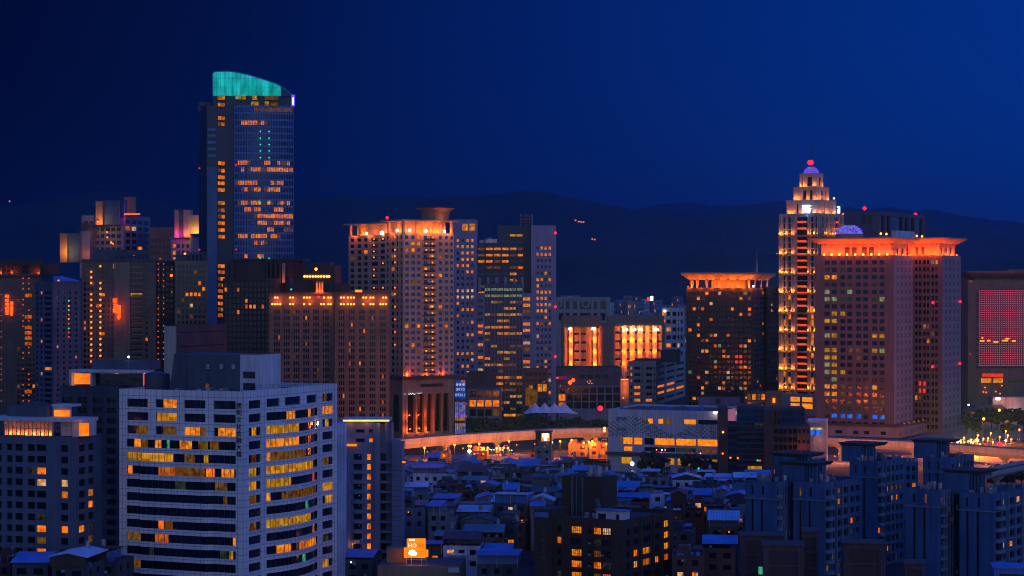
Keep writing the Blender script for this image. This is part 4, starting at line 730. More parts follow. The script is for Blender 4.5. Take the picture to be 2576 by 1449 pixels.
# ---------------------------------------------------------------- dark tower with the flared orange crown
fx = {(7, 8): 'lit_red', (7, 9): 'lit_red'}
b = tower('office_tower', 'dark tower speckled with orange windows under a flared orange-lit canopy roof with a spire', 'office tower', 1894, 1450, 14, 1727, 1938, 724, 'dark_brown', dict(n=15, pitch=3.6, top=2.6, wh=2.1, wr=.72, mx=.02, p=.20, pal=['lit_orange', 'lit_orange', 'lit_deep', 'lit_dim', 'lit_deep', 'lit_pale', 'lit_faint', 'lit_green'], glass='glass_dark', seed=17, fix={(11, 12): 'lit_red', (12, 12): 'lit_red', (11, 13): 'lit_red', (12, 13): 'lit_red'}), dict(n=6, pitch=3.6, top=2.6, wh=1.9, wr=.5, p=.06, glass='glass_brown', pal=['lit_orange', 'lit_deep']))
for U, V in ((1758, 745), (1757, 775), (1759, 800), (1757, 830), (1834, 800), (1833, 870), (1756, 900), (1835, 930), (1757, 950), (1834, 985)): b.lamp((b.xL(U, -.5), -.5, b.z(V)), .32, 'lamp_violet')
cu = MB(); z0, z1, z2 = b.z(704), b.z(689), b.z(685.5); e = 6.2
A0 = [(-b.la + 2, 1.5, z0), (-1.5, 1.5, z0), (-1.5, b.lb - 1.5, z0), (-b.la + 2, b.lb - 1.5, z0)]; A1 = [(-b.la - e * .45, -e, z1), (e * .5, -e, z1), (e * .5, b.lb + e, z1), (-b.la - e * .45, b.lb + e, z1)]
cu.loft(A0, A1, 0).loft(A1, [(p[0], p[1], z2) for p in A1], 0); cnp = b.part(cu, 'canopy', 'soffit'); fn = MB()
for k in range(26):
    t = k / 25; p, q = Vector(A0[0]).lerp(A0[1], t), Vector(A1[0]).lerp(A1[1], t); fn.tube(p + Vector((0, -.2, 0)), q + Vector((0, 0, -.25)), .22, 4)
for k in range(9):
    t = k / 8; p, q = Vector(A0[1]).lerp(A0[2], t), Vector(A1[1]).lerp(A1[2], t); fn.tube(p, q + Vector((0, 0, -.25)), .22, 4)
split(fn, 'canopy_rib', cnp, 'soffit'); co_ = MB()
for U in (1741, 1754, 1778, 1804, 1832, 1856, 1884): x = b.xL(U, 1); co_.loft([(x - .6, .4, b.zt), (x + .6, .4, b.zt), (x + .6, 1.6, b.zt), (x - .6, 1.6, b.zt)], [(x - 1.1, .3, z0 + .3), (x + 1.1, .3, z0 + .3), (x + 1.1, 2.2, z0 + .3), (x - 1.1, 2.2, z0 + .3)])
for u, l in ((.2, 1), (.55, 1.6), (.9, 1)): co_.tube((-1.5, b.lb * u, b.zt), (-.6, b.lb * u + l, z0 + 2), .55, 6)
split(co_, 'canopy_post', b.root, 'soffit'); b.part(MB().box(b.xL(1790, 7), b.xL(1875, 7), 7, 14, b.zt - 1, z0), 'roof_room', 'tan_stone')
for U in (1734, 1762, 1790, 1818, 1844, 1870, 1890): point(b.root, (b.xL(U, -.6), -.9, b.zt + .8), 2400, (1, .165, .0012), .3)
for U in (1750, 1775, 1805, 1835, 1862): point(b.root, (b.xL(U, 4), 4, b.zt + 1), 1800, (1, .165, .0012), .3)
for u in (.15, .5, .85): point(b.root, (1.0, b.lb * u, b.zt + .8), 2200, (1, .165, .0012), .3)
b.lamp((b.xL(1895, -2), -2, b.z(720)), .7, 'lamp_white', 'floodlight'); b.lamp((b.xL(1731, -1), -1, b.z(721)), .5, 'lamp_orange')
ms = MB(); xm = b.xL(1904, 8); ms.tube((xm, 8, z2), (xm, 8, b.z(655)), .8, 6, 0, .35).tube((xm, 8, b.z(655)), (xm, 8, b.z(618)), .3, 6, 0, .08); b.part(ms, 'spire', 'steel')
tower('office_tower', 'plain dark slab tower in the gap between the canopy-roof tower and the stepped spire tower', 'office tower', 1966, 1500, 0, 1930, None, 721, 'curtain_dark', dict(n=5, pitch=4, top=4, wh=1.6, wr=.5, glass='glass_brown', p=.03), None, lb=20)
# ---------------------------------------------------------------- stepped art-deco tower with a spire
b = Bld('office_tower', 'stepped stone tower with orange uplit piers, white-blue signs, a violet dome and a red beacon', 'skyscraper', 2063, 1400, 38)
sq = 31.0; b.la = b.lb = sq; zt = b.z(536); pitch = 4.25
recL, recR = (.435, .695), (.65, .775)
def pierface(f, a0, a1, z0, z1, wins, cell, off=0, wh=3.2):
    mb = MB(); b.face(mb, 0, f, a0, a1, z0, z1, fr(a0, a1, wins), [(z1 - 2.2 - pitch * (j + 1) + .6, z1 - 2.2 - pitch * j) for j in range(int((z1 - z0 - 3) / pitch))], .7, cell, off); return mb
cl = pick(.0, PAL, 'glass_deep', 3)
rr = random.Random(6)
def cellL(i, j):
    if i == 2: return 'glass_brown'
    p = 0 if j < 6 else .12 if j < 12 else .5
    return rr.choice(['lit_amber', 'lit_orange', 'lit_dim']) if rr.random() < p else 'glass_deep'
mL = pierface('L', -sq, 0, 0, zt, [(.10, .155), (.215, .29), recL, (.775, .845), (.89, .925)], cellL)
mR = pierface('R', 0, sq, 0, zt, [(.09, .17), (.26, .34), (.42, .46), (.53, .57), recR, (.9, .95)], cellL)
mb = MB(); shell(b, mb, sq, sq, 0, zt, 0, 0, .2); b.part(mb, 'wall', ('pale_stone',)); b.part(mL, 'wall', ('pale_stone',)); b.part(mR, 'wall', ('pale_stone',))
pr = MB()
for u in (.015, .06, .185, .315, .405, .725, .87, .96): pr.box(-sq + sq * u - .35, -sq + sq * u + .35, -.8, -.04, 0, zt - 1.2)
for u in (.04, .215, .38, .495, .60, .80, .86, .97): pr.box(.04, .8, sq * u - .35, sq * u + .35, 0, zt - 1.2)
split(pr, 'pier', b.root, 'pale_stone')
bandz = [b.z(589 + 48.9 * k) for k in range(9)]
ld = MB()
for z in bandz: ld.box(-sq - .3, .9, -.95, -.03, z - 1.6, z - .4).box(.03, .95, -.9, sq + .3, z - 1.6, z - .4)
split(ld, 'ledge', b.root, 'beige_grey')
for k, z in enumerate(bandz):
    for u in (.035, .085, .185, .335, .725, .87):
        point(b.root, (-sq + sq * u, -1.5, z + .8), 640, (1, .26, .02), .2); b.lamp((-sq + sq * u, -1.2, z + .2), .36, 'lamp_orange', 'uplight')
    if k < 2:
        for u in (.215, .38, .495, .60, .86): point(b.root, (1.5, sq * u, z + .8), 640, (1, .26, .02), .2); b.lamp((1.2, sq * u, z + .2), .36, 'lamp_orange', 'uplight')
for j in range(27):
    if j in (2, 9, 14, 20): continue
    z = b.z(557) - pitch * j
    if z < 12: break
    mb = MB(); xa = -sq + sq * (recL[0] + .02); xb = -sq + sq * (recL[1] - .02)
    for q in range(4): mb.ball((xa + (xb - xa) * (q + .5) / 4, -.35, z), .95, 0, 8, 5, .55)
    b.part(mb, 'light_bar', 'bar_red'); point(b.root, ((xa + xb) / 2, -1.6, z), 60, (1, .09, .005), .4)
    if j < 3: b.part(MB().ball((.35, sq * .71, z), 1.1, 0, 8, 5, .5), 'light_bar', 'bar_red')
def tier(t, z0, z1, nm, wl):
    mb = MB(); x0, x1, y0, y1 = -sq + t, -t, t, sq - t
    mb.poly(((x0, y0, z1), (x1, y0, z1), (x1, y1, z1), (x0, y1, z1))); mb.poly(((x0, y1, z0), (x0, y0, z0), (x0, y0, z1), (x0, y1, z1))); mb.poly(((x1, y1, z0), (x0, y1, z0), (x0, y1, z1), (x1, y1, z1)))
    hh = z1 - z0
    b.face(mb, 0, 'L', x0, x1, z0, z1, fr(x0, x1, wl), [(z0 + .3, z1 - hh * .27)], .9, lambda i, j: 'glass_brown', y0); b.face(mb, 0, 'R', y0, y1, z0, z1, fr(y0, y1, wl), [(z0 + .3, z1 - hh * .27)], .9, lambda i, j: 'glass_brown', x1)
    mb.box(x0 - .25, x1 + .25, y0 - .25, y1 + .25, z1 - .9, z1 - .02); b.part(mb, nm, 'pale_stone'); return x0, x1, y0, y1
z1, z2, z3 = b.z(501), b.z(467), b.z(432.5)
tier(3.5, zt, z1, 'tier', [(.32, .38), (.74, .80)]); tier(6.9, z1, z2, 'tier', [(.4, .56), (.70, .84)]); x0, x1, y0, y1 = tier(9.8, z2, z3, 'tier', [(.12, .2), (.5, .82)])
for t, z, us in ((3.5, zt, (.08, .2, .5, .64, .9)), (6.9, z1, (.06, .2, .63, .92)), (9.8, z2, (.06, .34, .92))):
    L_ = sq - 2 * t
    for u in us: point(b.root, (-sq + t + L_ * u, t - 1.3, z + .9), 520, (1, .26, .02), .2); point(b.root, (-t + 1.3, t + L_ * (1 - u), z + .9), 520, (1, .26, .02), .2)
cx, cy = -sq / 2, sq / 2
dmp = b.part(MB().ball((cx, cy, z3), 4.9, 0, 20, 6, .95, 0), 'dome', 'lit_violet'); dm = MB()
for j in range(4):
    t = .12 + .33 * j; n = 22 - 5 * j
    for i in range(n): a = 2 * math.pi * i / n; dm.ball((cx + 5.0 * math.cos(t) * math.cos(a), cy + 5.0 * math.cos(t) * math.sin(a), z3 + 4.8 * math.sin(t)), .34, 0, 6, 4)
split(dm, 'dome_lamp', dmp, 'lamp_violet')
ms = MB(); ms.tube((cx, cy, z3 + 4), (cx, cy, b.z(402)), .6, 6).tube((cx, cy, b.z(402)), (cx, cy, b.z(359)), .5, 6, 0, .22); b.part(ms, 'spire', 'dark_metal')
for d in (-1.1, 1.1): b.lamp((cx + d * .79, cy - 1 - d * .6, b.z(404)), 1.7, 'lamp_red', 'beacon')
sg = MB(); t = 3.5; L_ = sq - 2 * t; yq = t - .35; glyph(sg, lambda a, z, d: (b.xL(2018, yq) + a, yq - d, b.z(533) + z), 3.2, 4.6, 5, t=.3); glyph(sg, lambda a, z, d: (b.xL(2018, yq) + 3.6 + a, yq - d, b.z(533) + z), 3.2, 4.6, 6, t=.3); b.part(sg, 'sign_character', 'sign_white')
sg = MB(); y0_ = b.yR(2106, -t + .35); glyph(sg, lambda a, z, d: (-t + .35 + d, y0_ + a, b.z(533) + z), 3.4, 4.4, 7, t=.3); b.part(sg, 'sign_character', 'sign_white')
point(b.root, (b.xL(2030, 1) , 1.0, b.z(530)), 900, (.03, .3, 1), .4); point(b.root, (-1.2, y0_ + 1.7, b.z(531)), 500, (.03, .3, 1), .4); point(b.root, (b.xL(2028, -2), -2, b.z(541)), 260, (.02, .3, 1), .4)
b.lamp((b.xL(2098, 5), 5, b.z(499)), .7, 'lamp_sodium', 'uplight'); b.lamp((.8, sq * .95, b.z(535)), .6, 'lamp_orange', 'uplight'); b.finish()
pd_ = MB(); xa, xb = b.xL(1966, -3), b.xL(2054, -3); pd_.box(xa, xb, -3, -.96, 0, b.z(992)); b.part(pd_, 'podium', 'pale_stone')
for u0, u1, V0, V1 in ((1989, 2012, 1012, 1000), (2018, 2044, 1012, 1000), (1989, 2012, 1029, 1016), (2018, 2044, 1029, 1016)): b.part(MB().box(b.xL(u0, -3), b.xL(u1, -3), -3.06, -3.005, b.z(V0), b.z(V1)), 'podium_window', 'lit_mall')
b = tower('shop_building', 'low beige annex with amber windows and one orange wall lamp at the spire tower foot', 'shop building', 1967, 1360, 0, 1878, None, 986, 'beige_grey', dict(cols=[(.03, .12), (.16, .27), (.31, .38), (.42, .52)], pitch=5.4, top=1.4, wh=3.6, fix={(0, 0): 'lit_dim', (1, 0): 'lit_amber', (2, 0): 'lit_dim', (3, 0): 'lit_orange', (0, 1): 'lit_orange', (1, 1): 'lit_dim'}), None, lb=14)
b.part(MB().box(b.xL(1928), b.xL(1966), -1.6, -.02, 0, b.z(983)), 'wall', 'tan_stone', 'blank beige front bay'); b.part(MB().box(b.xL(1943), b.xL(1949), -2.2, -1.62, b.z(1013), b.z(1001)), 'wall_lamp', 'lamp_orange')
for U, V in ((1877, 1000), (1889, 1016), (1902, 1018), (1918, 1019)): b.lamp((b.xL(U, -2), -2, b.z(V)), .5, 'lamp_orange')
b = Bld('billboard', 'long pale mauve mural hoarding in front of the dark canopy-roof tower', 'billboard', 1862, 1372, 0); b.part(MB().box(b.xL(1757), 0, 0, .6, b.z(1020), b.z(999)), 'panel', 'mural_panel'); b.part(MB().box(b.xL(1800), b.xL(1812), -.06, -.01, b.z(1018), b.z(1001)).ball((b.xL(1806), -.05, b.z(1006)), .9, 0, 8, 5), 'mural', 'slate_mid'); b.part(MB().box(-26, -25.5, .1, .5, 0, b.z(1020)).box(-2, -1.5, .1, .5, 0, b.z(1020)).box(-14, -13.5, .1, .5, 0, b.z(1020)), 'post', 'steel')
# dark block with red beacons behind the pinkish towers
b = tower('office_tower', 'dark block with vertical slot openings and two red beacons, rising behind the pinkish granite towers', 'office tower', 2212, 1330, 30, 2125, 2327, 531.5, 'slate_mid', dict(cols=[(.5, .62), (.66, .78)], pitch=20, top=2.4, wh=5.2, rows=1, glass='glass_brown'), dict(cols=[(.03, .12), (.15, .23), (.27, .50), (.54, .62), (.68, .76), (.82, .95)], pitch=40, top=2.4, wh=12.5, rows=1, glass='glass_brown', d=1.2))
for U, V, y in ((2175, 523, 2), (2303, 531, None)): b.lamp((b.xL(U, 2), 2, b.z(V)) if y else (-2, b.yR(U, -2), b.z(V)), 1.25, 'lamp_red', 'beacon')
for U in (2216, 2230, 2306.5, 2319.5): b.lamp((1.5, b.yR(U, 1.5), b.z(588)), .75, 'lamp_sodium', 'floodlight')
b.part(MB().box(1, 4, b.yR(2246, 2), b.yR(2294, 2), b.z(606), b.z(578)), 'skylight', 'sheet_pale'); b.part(MB().box(.6, 2, b.yR(2212, 1), b.yR(2327, 1), b.z(640), b.z(592)), 'terrace', 'tan_stone')
b = Bld('dome_hall', 'violet dotted dome on a beige drum between the spire tower and the dark beacon block', 'dome', 2142, 1310, 0)
b.part(MB().cyl(0, 8, 9.0, 0, 8.6, b.z(588), 20), 'drum', 'tan_stone'); dmp = b.part(MB().ball((0, 8, b.z(587.5)), 8, 0, 24, 6, .68, 0), 'dome', 'lit_violet'); dm = MB()
for j in range(5):
    t = .08 + .27 * j; n = 34 - 6 * j
    for i in range(n): a = 2 * math.pi * i / n; dm.ball((8.1 * math.cos(t) * math.cos(a), 8 + 8.1 * math.cos(t) * math.sin(a), b.z(587.5) + 5.5 * math.sin(t)), .36, 0, 6, 4)
split(dm, 'dome_lamp', dmp, 'lamp_violet')
# ---------------------------------------------------------------- pinkish granite twin towers
GC = [(.113, .18), (.204, .273), (.317, .38), (.406, .471), (.52, .584), (.61, .673), (.723, .788), (.816, .88)]
gf = {}
for j, t in {2: {0: 'lit_amber', 1: 'lit_amber'}, 1: {2: 'lit_faint', 0: 'lit_faint'}, 3: {3: 'lit_faint', 6: 'lit_faint'}, 4: {0: 'lit_green', 3: 'lit_green', 2: 'lit_faint'}, 5: {0: 'lit_green', 1: 'lit_green', 7: 'lit_green', 2: 'lit_faint', 3: 'lit_faint', 6: 'lit_faint'}, 7: {1: 'lit_yellow', 2: 'lit_yellow'}, 8: {0: 'lit_yellow', 1: 'lit_yellow'}, 10: {0: 'lit_green', 1: 'lit_yellow', 6: 'lit_yellow', 7: 'lit_yellow'}, 12: {0: 'lit_yellow', 1: 'lit_yellow', 6: 'lit_yellow', 7: 'lit_green', 3: 'lit_dim', 4: 'lit_dim'}, 13: {0: 'lit_yellow', 1: 'lit_yellow', 4: 'lit_dim'}, 14: {0: 'lit_green', 1: 'lit_yellow'}, 15: {0: 'lit_green', 1: 'lit_yellow', 2: 'lit_yellow'}, 16: {1: 'lit_green', 0: 'lit_faint'}, 17: {0: 'lit_amber', 1: 'lit_amber', 2: 'lit_dim', 6: 'lit_amber'}, 18: {0: 'lit_amber', 1: 'lit_amber', 2: 'lit_dim'}, 19: {3: 'lit_dim', 6: 'lit_dim', 7: 'lit_dim'}, 20: {0: 'lit_faint', 2: 'lit_faint', 3: 'lit_faint', 4: 'lit_faint'}, 21: {1: 'lit_blue', 2: 'lit_blue', 3: 'lit_blue', 4: 'lit_blue', 6: 'lit_blue', 7: 'lit_blue'}}.items():
    for i, m in t.items(): gf[(i, j)] = m
gfr = {(0, 5): 'lit_yellow', (1, 5): 'lit_green', (2, 5): 'lit_yellow', (2, 8): 'lit_yellow', (3, 8): 'lit_green', (0, 12): 'lit_green', (0, 17): 'lit_dim', (1, 17): 'lit_dim', (2, 17): 'lit_dim', (3, 17): 'lit_dim', (2, 18): 'lit_amber', (3, 18): 'lit_dim', (0, 19): 'lit_dim', (3, 7): 'lit_dim', (1, 13): 'lit_dim'}
def granite(name, label, U, D, Ul, Ur, lf, rf, seed, r=28):
    b = tower(name, label, 'office tower', U, D, r, Ul, Ur, 642, 'granite_pink', dict(cols=GC, pitch=4.155, top=2.8, wh=2.35, glass='glass_navy', fix=lf, d=.5), None, z0=0, fin=False)
    mb = MB(); b.face(mb, 0, 'R', .01, b.lb, 0, b.zt, fr(0, b.lb, [(.13, .25), (.35, .47), (.57, .69), (.79, .91)]), rows_(b.zt, 2.6, 4.155, 2.6), .5, pick(.05, ['lit_dim', 'lit_faint'], 'glass_dark', seed, rf), .02); b.part(mb, 'wall', 'granite_pale_lit', 'granite side wall with its floodlit tone in the colour')  # same granite as the front, floodlight brightness put into its colour
    zr = b.z(612); la, lb = b.la, b.lb
    cw = MB(); cw.box(-la + 2.5, -2.5, 2.5, lb - 2.5, b.zt - 1, zr + .2); b.part(cw, 'crown_wall', 'crown_plaster')
    ro = MB(); e = 3.2; zt2 = b.z(600)
    A = [(-la + 1.2, 1.2, zr), (-1.2, 1.2, zr), (-1.2, lb - 1.2, zr), (-la + 1.2, lb - 1.2, zr)]; B = [(-la - e, -e, zt2), (e, -e, zt2), (e, lb + e, zt2), (-la - e, lb + e, zt2)]
    ro.loft(A, B).loft(B, [(p[0], p[1], zt2 + .7) for p in B]); b.part(ro, 'roof', 'crown_plaster')
    op = MB(); fx_ = MB()
    for u in (.36, .45, .58, .67) if U < 2300 else (.3, .45): op.box(-la + la * u, -la + la * (u + .06), 2.2, 2.45, b.zt + .5, zr - 2.2)
    for u in (.12, .22, .32, .42, .52, .62, .72, .82): fx_.box(-la + la * u, -la + la * u + .25, 1.6, 2.5, zr - 1.6, zr)
    for u in (.15, .4, .65, .88): op.box(-2.45, -2.2, lb * u, lb * u + 1.0, b.zt + .8, zr - 2.5)
    split(op, 'crown_opening', b.root, 'dark_brown'); split(fx_, 'bracket', b.root, 'soffit')
    return b
b = granite('office_tower', 'broad pinkish granite tower under a flared glowing orange-red roof, beside the spire tower', 2249, 1199, 2052, 2296, gf, gfr, 5)
for U in (2073, 2092, 2111.5, 2131, 2151.5, 2171.5, 2192, 2211.5, 2232): point(b.root, (b.xL(U, -.6), -.6, b.zt + 1.4), 1900, (1, .075, .0002), .25); b.lamp((b.xL(U, .2), .2, b.zt + .6), .75, 'lamp_sodium', 'floodlight')
for u in (.15, .5, .85): point(b.root, (-.9, b.lb * u, b.zt + 1.2), 1200, (1, .095, .001), .25); b.lamp((-.4, b.lb * u, b.zt + .5), .5, 'lamp_orange', 'floodlight')
pd = MB(); zp = b.z(1071); x0, x1, y0, y1 = -b.la - 3, 4, -4, b.lb + 2
b.face(pd, 0, 'L', x0, x1, 0, zp, fr(x0, x1, [(.12, .2), (.3, .38), (.5, .56), (.62, .68), (.8, .86)]), [(1.5, zp - 3.2)], .6, lambda i, j: 'glass_dark', y0); b.face(pd, 0, 'R', y0, y1 + 30, 0, zp, even(y0, y1 + 30, 16, .55), [(1.2, zp - 3.2)], .6, pick(.3, ['lit_faint'], 'glass_dark', 3), x1)
pd.poly(((x0, y0, zp), (x1, y0, zp), (x1, y1 + 30, zp), (x0, y1 + 30, zp)), 1); b.part(pd, 'podium', ('granite_pale_lit', 'grey_roof')); b.part(MB().box(x0 - .6, x1 + .6, y0 - .6, y0 - .03, zp - .6, zp + .8).box(x1 + .03, x1 + .6, y0, y1 + 30, zp - .6, zp + .8), 'podium_cornice', 'red_brick')
for k in range(5): b.lamp((x1 + .7, y0 + 8 + 9 * k, zp + 1.1), .4, 'lamp_dot', 'podium_lamp')
b.finish()
b = granite('office_tower', 'slimmer pinkish granite tower with the same glowing roof, behind the broad one', 2371, 1236, 2270, 2417, {**{(i, j): 'glass_dark' for i in range(8) for j in range(26)}, (6, 0): 'lit_green', (7, 0): 'lit_yellow', (6, 7): 'lit_faint', (4, 9): 'lit_yellow', (5, 9): 'lit_dim', (5, 11): 'lit_amber', (3, 17): 'lit_red', (4, 17): 'lit_red', (3, 18): 'lit_red', (4, 18): 'lit_red', (2, 19): 'lit_orange', (3, 19): 'lit_dim', (6, 10): 'lit_dim', (7, 1): 'lit_faint'}, {(0, 1): 'lit_yellow', (1, 1): 'lit_yellow', (0, 10): 'lit_dim', (1, 17): 'lit_dim', (2, 17): 'lit_dim', (0, 18): 'lit_amber', (1, 19): 'lit_dim'}, 8)
for U in (2290, 2303, 2318, 2333, 2347, 2360): point(b.root, (b.xL(U, -.6), -.6, b.zt + 1.4), 1900, (1, .075, .0002), .25); b.lamp((b.xL(U, .2), .2, b.zt + .5), .5, 'lamp_orange', 'floodlight')
for u in (.2, .5, .8): point(b.root, (-.6, b.lb * u, b.zt + 1.2), 2000, (1, .095, .001), .25); b.lamp((-.3, b.lb * u, b.zt + .5), .6, 'lamp_orange', 'floodlight')
for U, V in ((2347, 762), (2416, 760), (2346, 923), (2415, 919)): b.lamp((b.xL(U, -.8), -.8, b.z(V)) if U < 2380 else (.8, b.yR(U, .8), b.z(V)), .8, 'lamp_red', 'beacon')
b.finish()
# ---------------------------------------------------------------- tower with the LED wall at the right edge
b = Bld('screen_building', 'tower with a wall of pink LED dots under a wide flat eaves roof', 'screen building', 2434.4, 1400, 0)
b.la = 0; x1 = b.xL(2640); zt = b.z(704); mb = MB(); xs0, xs1 = b.xL(2462), x1 - 6; zs0, zs1 = b.z(926), b.z(727)
mb.box(0, xs0, 0, 40, 0, zt).box(xs1, x1, 0, 40, 0, zt).box(xs0, xs1, 0, 40, zs1, zt).box(xs0, xs1, 1.2, 40, 0, zs1); b.part(mb, 'wall', 'beige_grey'); b.part(MB().box(xs0, xs1, .9, 1.18, zs0, zs1), 'led_backing', 'dark_metal')
rf = MB(); e = 2.0; rf.loft([(5, 4, zt), (x1 - 2, 4, zt), (x1 - 2, 36, zt), (5, 36, zt)], [(5, 4, b.z(700)), (x1 - 2, 4, b.z(700)), (x1 - 2, 36, b.z(700)), (5, 36, b.z(700))]).loft([(5, 4, b.z(700)), (x1 - 2, 4, b.z(700)), (x1 - 2, 36, b.z(700)), (5, 36, b.z(700))], [(-1.2, -5, b.z(686)), (x1 + 4, -5, b.z(686)), (x1 + 4, 42, b.z(686)), (-1.2, 42, b.z(686))]).box(-1.2, x1 + 4, -5, 42, b.z(686), b.z(682)).box(28, x1, 6, 30, b.z(682), b.z(677)); b.part(rf, 'roof', 'beige_grey')
dots = MB(); dp = 5.55 / F * 1400
for j in range(35):
    for i in range(32):
        x = xs0 + .9 + dp * i; z = zs1 - .9 - dp * j
        if x < xs1 - .5 and z > zs0: dots.box(x - .27, x + .27, .72, .88, z - .27, z + .27)
o = b.part(dots, 'led_dots', 'led_pink'); o['kind'] = 'stuff'
sp = MB()
for u0, u1, V in ((2466, 2477, 858), (2484, 2492, 857), (2470, 2474, 850), (2500, 2512, 860), (2522, 2536, 857), (2546, 2556, 858), (2530, 2540, 852)): sp.box(b.xL(u0), b.xL(u1), .55, .7, b.z(V + 2), b.z(V - 2))
b.part(sp, 'led_text_line', 'lamp_orange')
sc = MB()
for j in range(14): sc.box(xs0 - 2.0, xs0 - .1, -.25, -.02, b.z(745 + 14 * j), b.z(738 + 14 * j))
split(sc, 'side_panel', b.root, 'dark_metal')
for u0, u1, V0, V1, m in ((2471, 2498, 948, 940, 'lit_red'), (2499, 2524, 949, 940, 'lit_red'), (2468, 2494, 963, 952, 'lit_amber'), (2499, 2523, 963, 952, 'lit_amber'), (2536, 2575, 964, 957, 'lit_faint')): b.win(((b.xL(u0, 1), 1.1, b.z(V0)), (b.xL(u1, 1), 1.1, b.z(V0)), (b.xL(u1, 1), 1.1, b.z(V1)), (b.xL(u0, 1), 1.1, b.z(V1))), m)
b.finish()
for U, V, m in ((2442, 708, 'lamp_small_red'), (2441, 890, 'lamp_small_red'), (2478, 975, 'lamp_orange'), (2474, 986, 'lamp_orange'), (2481, 987, 'lamp_orange'), (2520, 970, 'lamp_orange'), (2505, 985, 'lamp_orange'), (2516, 990, 'lamp_orange')): b.lamp((b.xL(U, -.5), -.5, b.z(V)), .5, m)
# small things between the granite towers and the LED tower
b = tower('shop_building', 'orange and white banner-clad shop building squeezed left of the LED wall tower', 'shop building', 2440, 1480, 0, 2412, None, 938, 'beige_grey', dict(n=3, pitch=4.5, top=3, wh=2, p=.3), None, lb=14)
bn = MB(); bn.box(b.xL(2432), b.xL(2452), -.8, -.2, b.z(960), b.z(935)); b.part(bn, 'banner', 'tan_stone'); point(b.root, (b.xL(2424), -6, b.z(965)), 1500, (1, .25, .04)); 
b = Bld('billboard', 'bright orange and white lit billboard at the foot of the LED wall tower', 'billboard', 2414, 1440, 0); x1 = b.xL(2442)
b.part(MB().poly(((0, 0, b.z(1019)), (x1, 0, b.z(1013)), (x1, 0, b.z(995)), (0, 0, b.z(999)))).poly(((0, .5, b.z(1019)), (x1, .5, b.z(1013)), (x1, .5, b.z(995)), (0, .5, b.z(999)))), 'panel', 'sign_panel'); b.part(MB().loft([(1, -.1, b.z(1016)), (x1 - 1, -.1, b.z(1010)), (x1 - 1, -.1, b.z(1003)), (2, -.1, b.z(1011))], [(1, -.2, b.z(1016)), (x1 - 1, -.2, b.z(1010)), (x1 - 1, -.2, b.z(1003)), (2, -.2, b.z(1011))]).box(x1 * .45, x1 - .8, -.2, -.1, b.z(1002), b.z(998)), 'logo', 'sign_white'); b.part(MB().box(.4, .9, .1, .5, 0, b.z(1019)).box(x1 - .9, x1 - .4, .1, .5, 0, b.z(1013)), 'post', 'steel'); point(b.root, (x1 / 2, -3, b.z(1008)), 1200, (1, .3, .05))
b = Bld('market_hall', 'low orange-floodlit hall wall behind the dark trees at the right edge', 'hall', 2442, 1350, 0); x1 = b.xL(2640)
b.part(MB().box(0, x1, 0, 18, 0, b.z(1036)), 'wall', 'concrete'); rf = MB(); rf.loft([(-2, -2, b.z(1036)), (x1 * .5, -2, b.z(1036)), (x1 * .5, 20, b.z(1036)), (-2, 20, b.z(1036))], [(4, 2, b.z(1022)), (x1 * .4, 2, b.z(1018)), (x1 * .4, 16, b.z(1018)), (4, 16, b.z(1022))]); b.part(rf, 'roof', 'grey_roof')
b.part(MB().box(b.xL(2546, -2), b.xL(2571, -2), -2, -1.2, b.z(1038), b.z(1031)), 'sign_panel', 'sign_white'); b.part(MB().box(b.xL(2506, -1), b.xL(2516, -1), -1, -.2, b.z(1006), b.z(1000)), 'sign_panel', 'lamp_white'); b.part(MB().box(b.xL(2500), b.xL(2640), 3, 16, b.z(1036), b.z(1000)), 'wall', 'concrete')
for U, V in ((2452, 1050), (2478, 1048), (2505, 1050), (2540, 1048), (2520, 1010), (2556, 1012)): point(b.root, (b.xL(U, -5), -5, b.z(V)), 1300, (1, .2, .025), .4)
# ---------------------------------------------------------------- low buildings and park between the towers
b = tower('mall_building', 'low grey building with four round windows and a grid facade, above the white tents', 'mall', 1561, 1340, 0, 1383, None, 925, 'slate_mid', dict(cols=[(.44, .5), (.55, .61), (.66, .72), (.77, .83)], pitch=50, top=4.4, wh=2.4, rows=1, glass='black_paint'), None, lb=30, roof='dark_roof')
mb = MB(); a0, a1 = b.xL(1404, -4), b.xL(1561, -4); zz = b.z(970); b.face(mb, 0, 'L', a0, a1, 0, zz, even(a0, a1, 8, .84), [(zz - 4.6, zz - .9), (zz - 9.4, zz - 5.4), (zz - 14.2, zz - 10.2)], .8, pick(.06, ['lit_dim', 'lit_orange'], 'glass_brown', 4, {(0, 1): 'lit_orange', (0, 2): 'lit_deep'}), -4); mb.poly(((a0, -4, zz), (a1, -4, zz), (a1, 0, zz), (a0, 0, zz))); b.part(mb, 'grid_front', 'light_grey')
for U in (1461.7, 1481.6, 1501.6, 1521.5):
    m2 = MB(); x, z, n = b.xL(U), b.z(947), 16; c = [(math.cos(2 * math.pi * i / n), math.sin(2 * math.pi * i / n)) for i in range(n)]; m2.loft([(x + 1.35 * p, -.25, z + 1.35 * q) for p, q in c], [(x + 1.35 * p, .3, z + 1.35 * q) for p, q in c]); b.part(m2, 'round_window', 'black_paint')
b.finish()
glow('sign_plum', (.45, .02, .18), .35); b.part(MB().box(b.xL(1385, -.6), b.xL(1426, -.6), -.6, -.1, b.z(955), b.z(946)), 'sign_panel', 'sign_plum'); b.part(MB().box(b.xL(1390, -.8), b.xL(1405, -.8), -.8, -.62, b.z(952), b.z(949)), 'lettering', 'led_pink')
for U, V, r_ in ((1434, 962, 1.3), (1442, 956, 1.2)): b.lamp((b.xL(U, -2), -2, b.z(V)), r_, 'sign_red', 'round_sign')
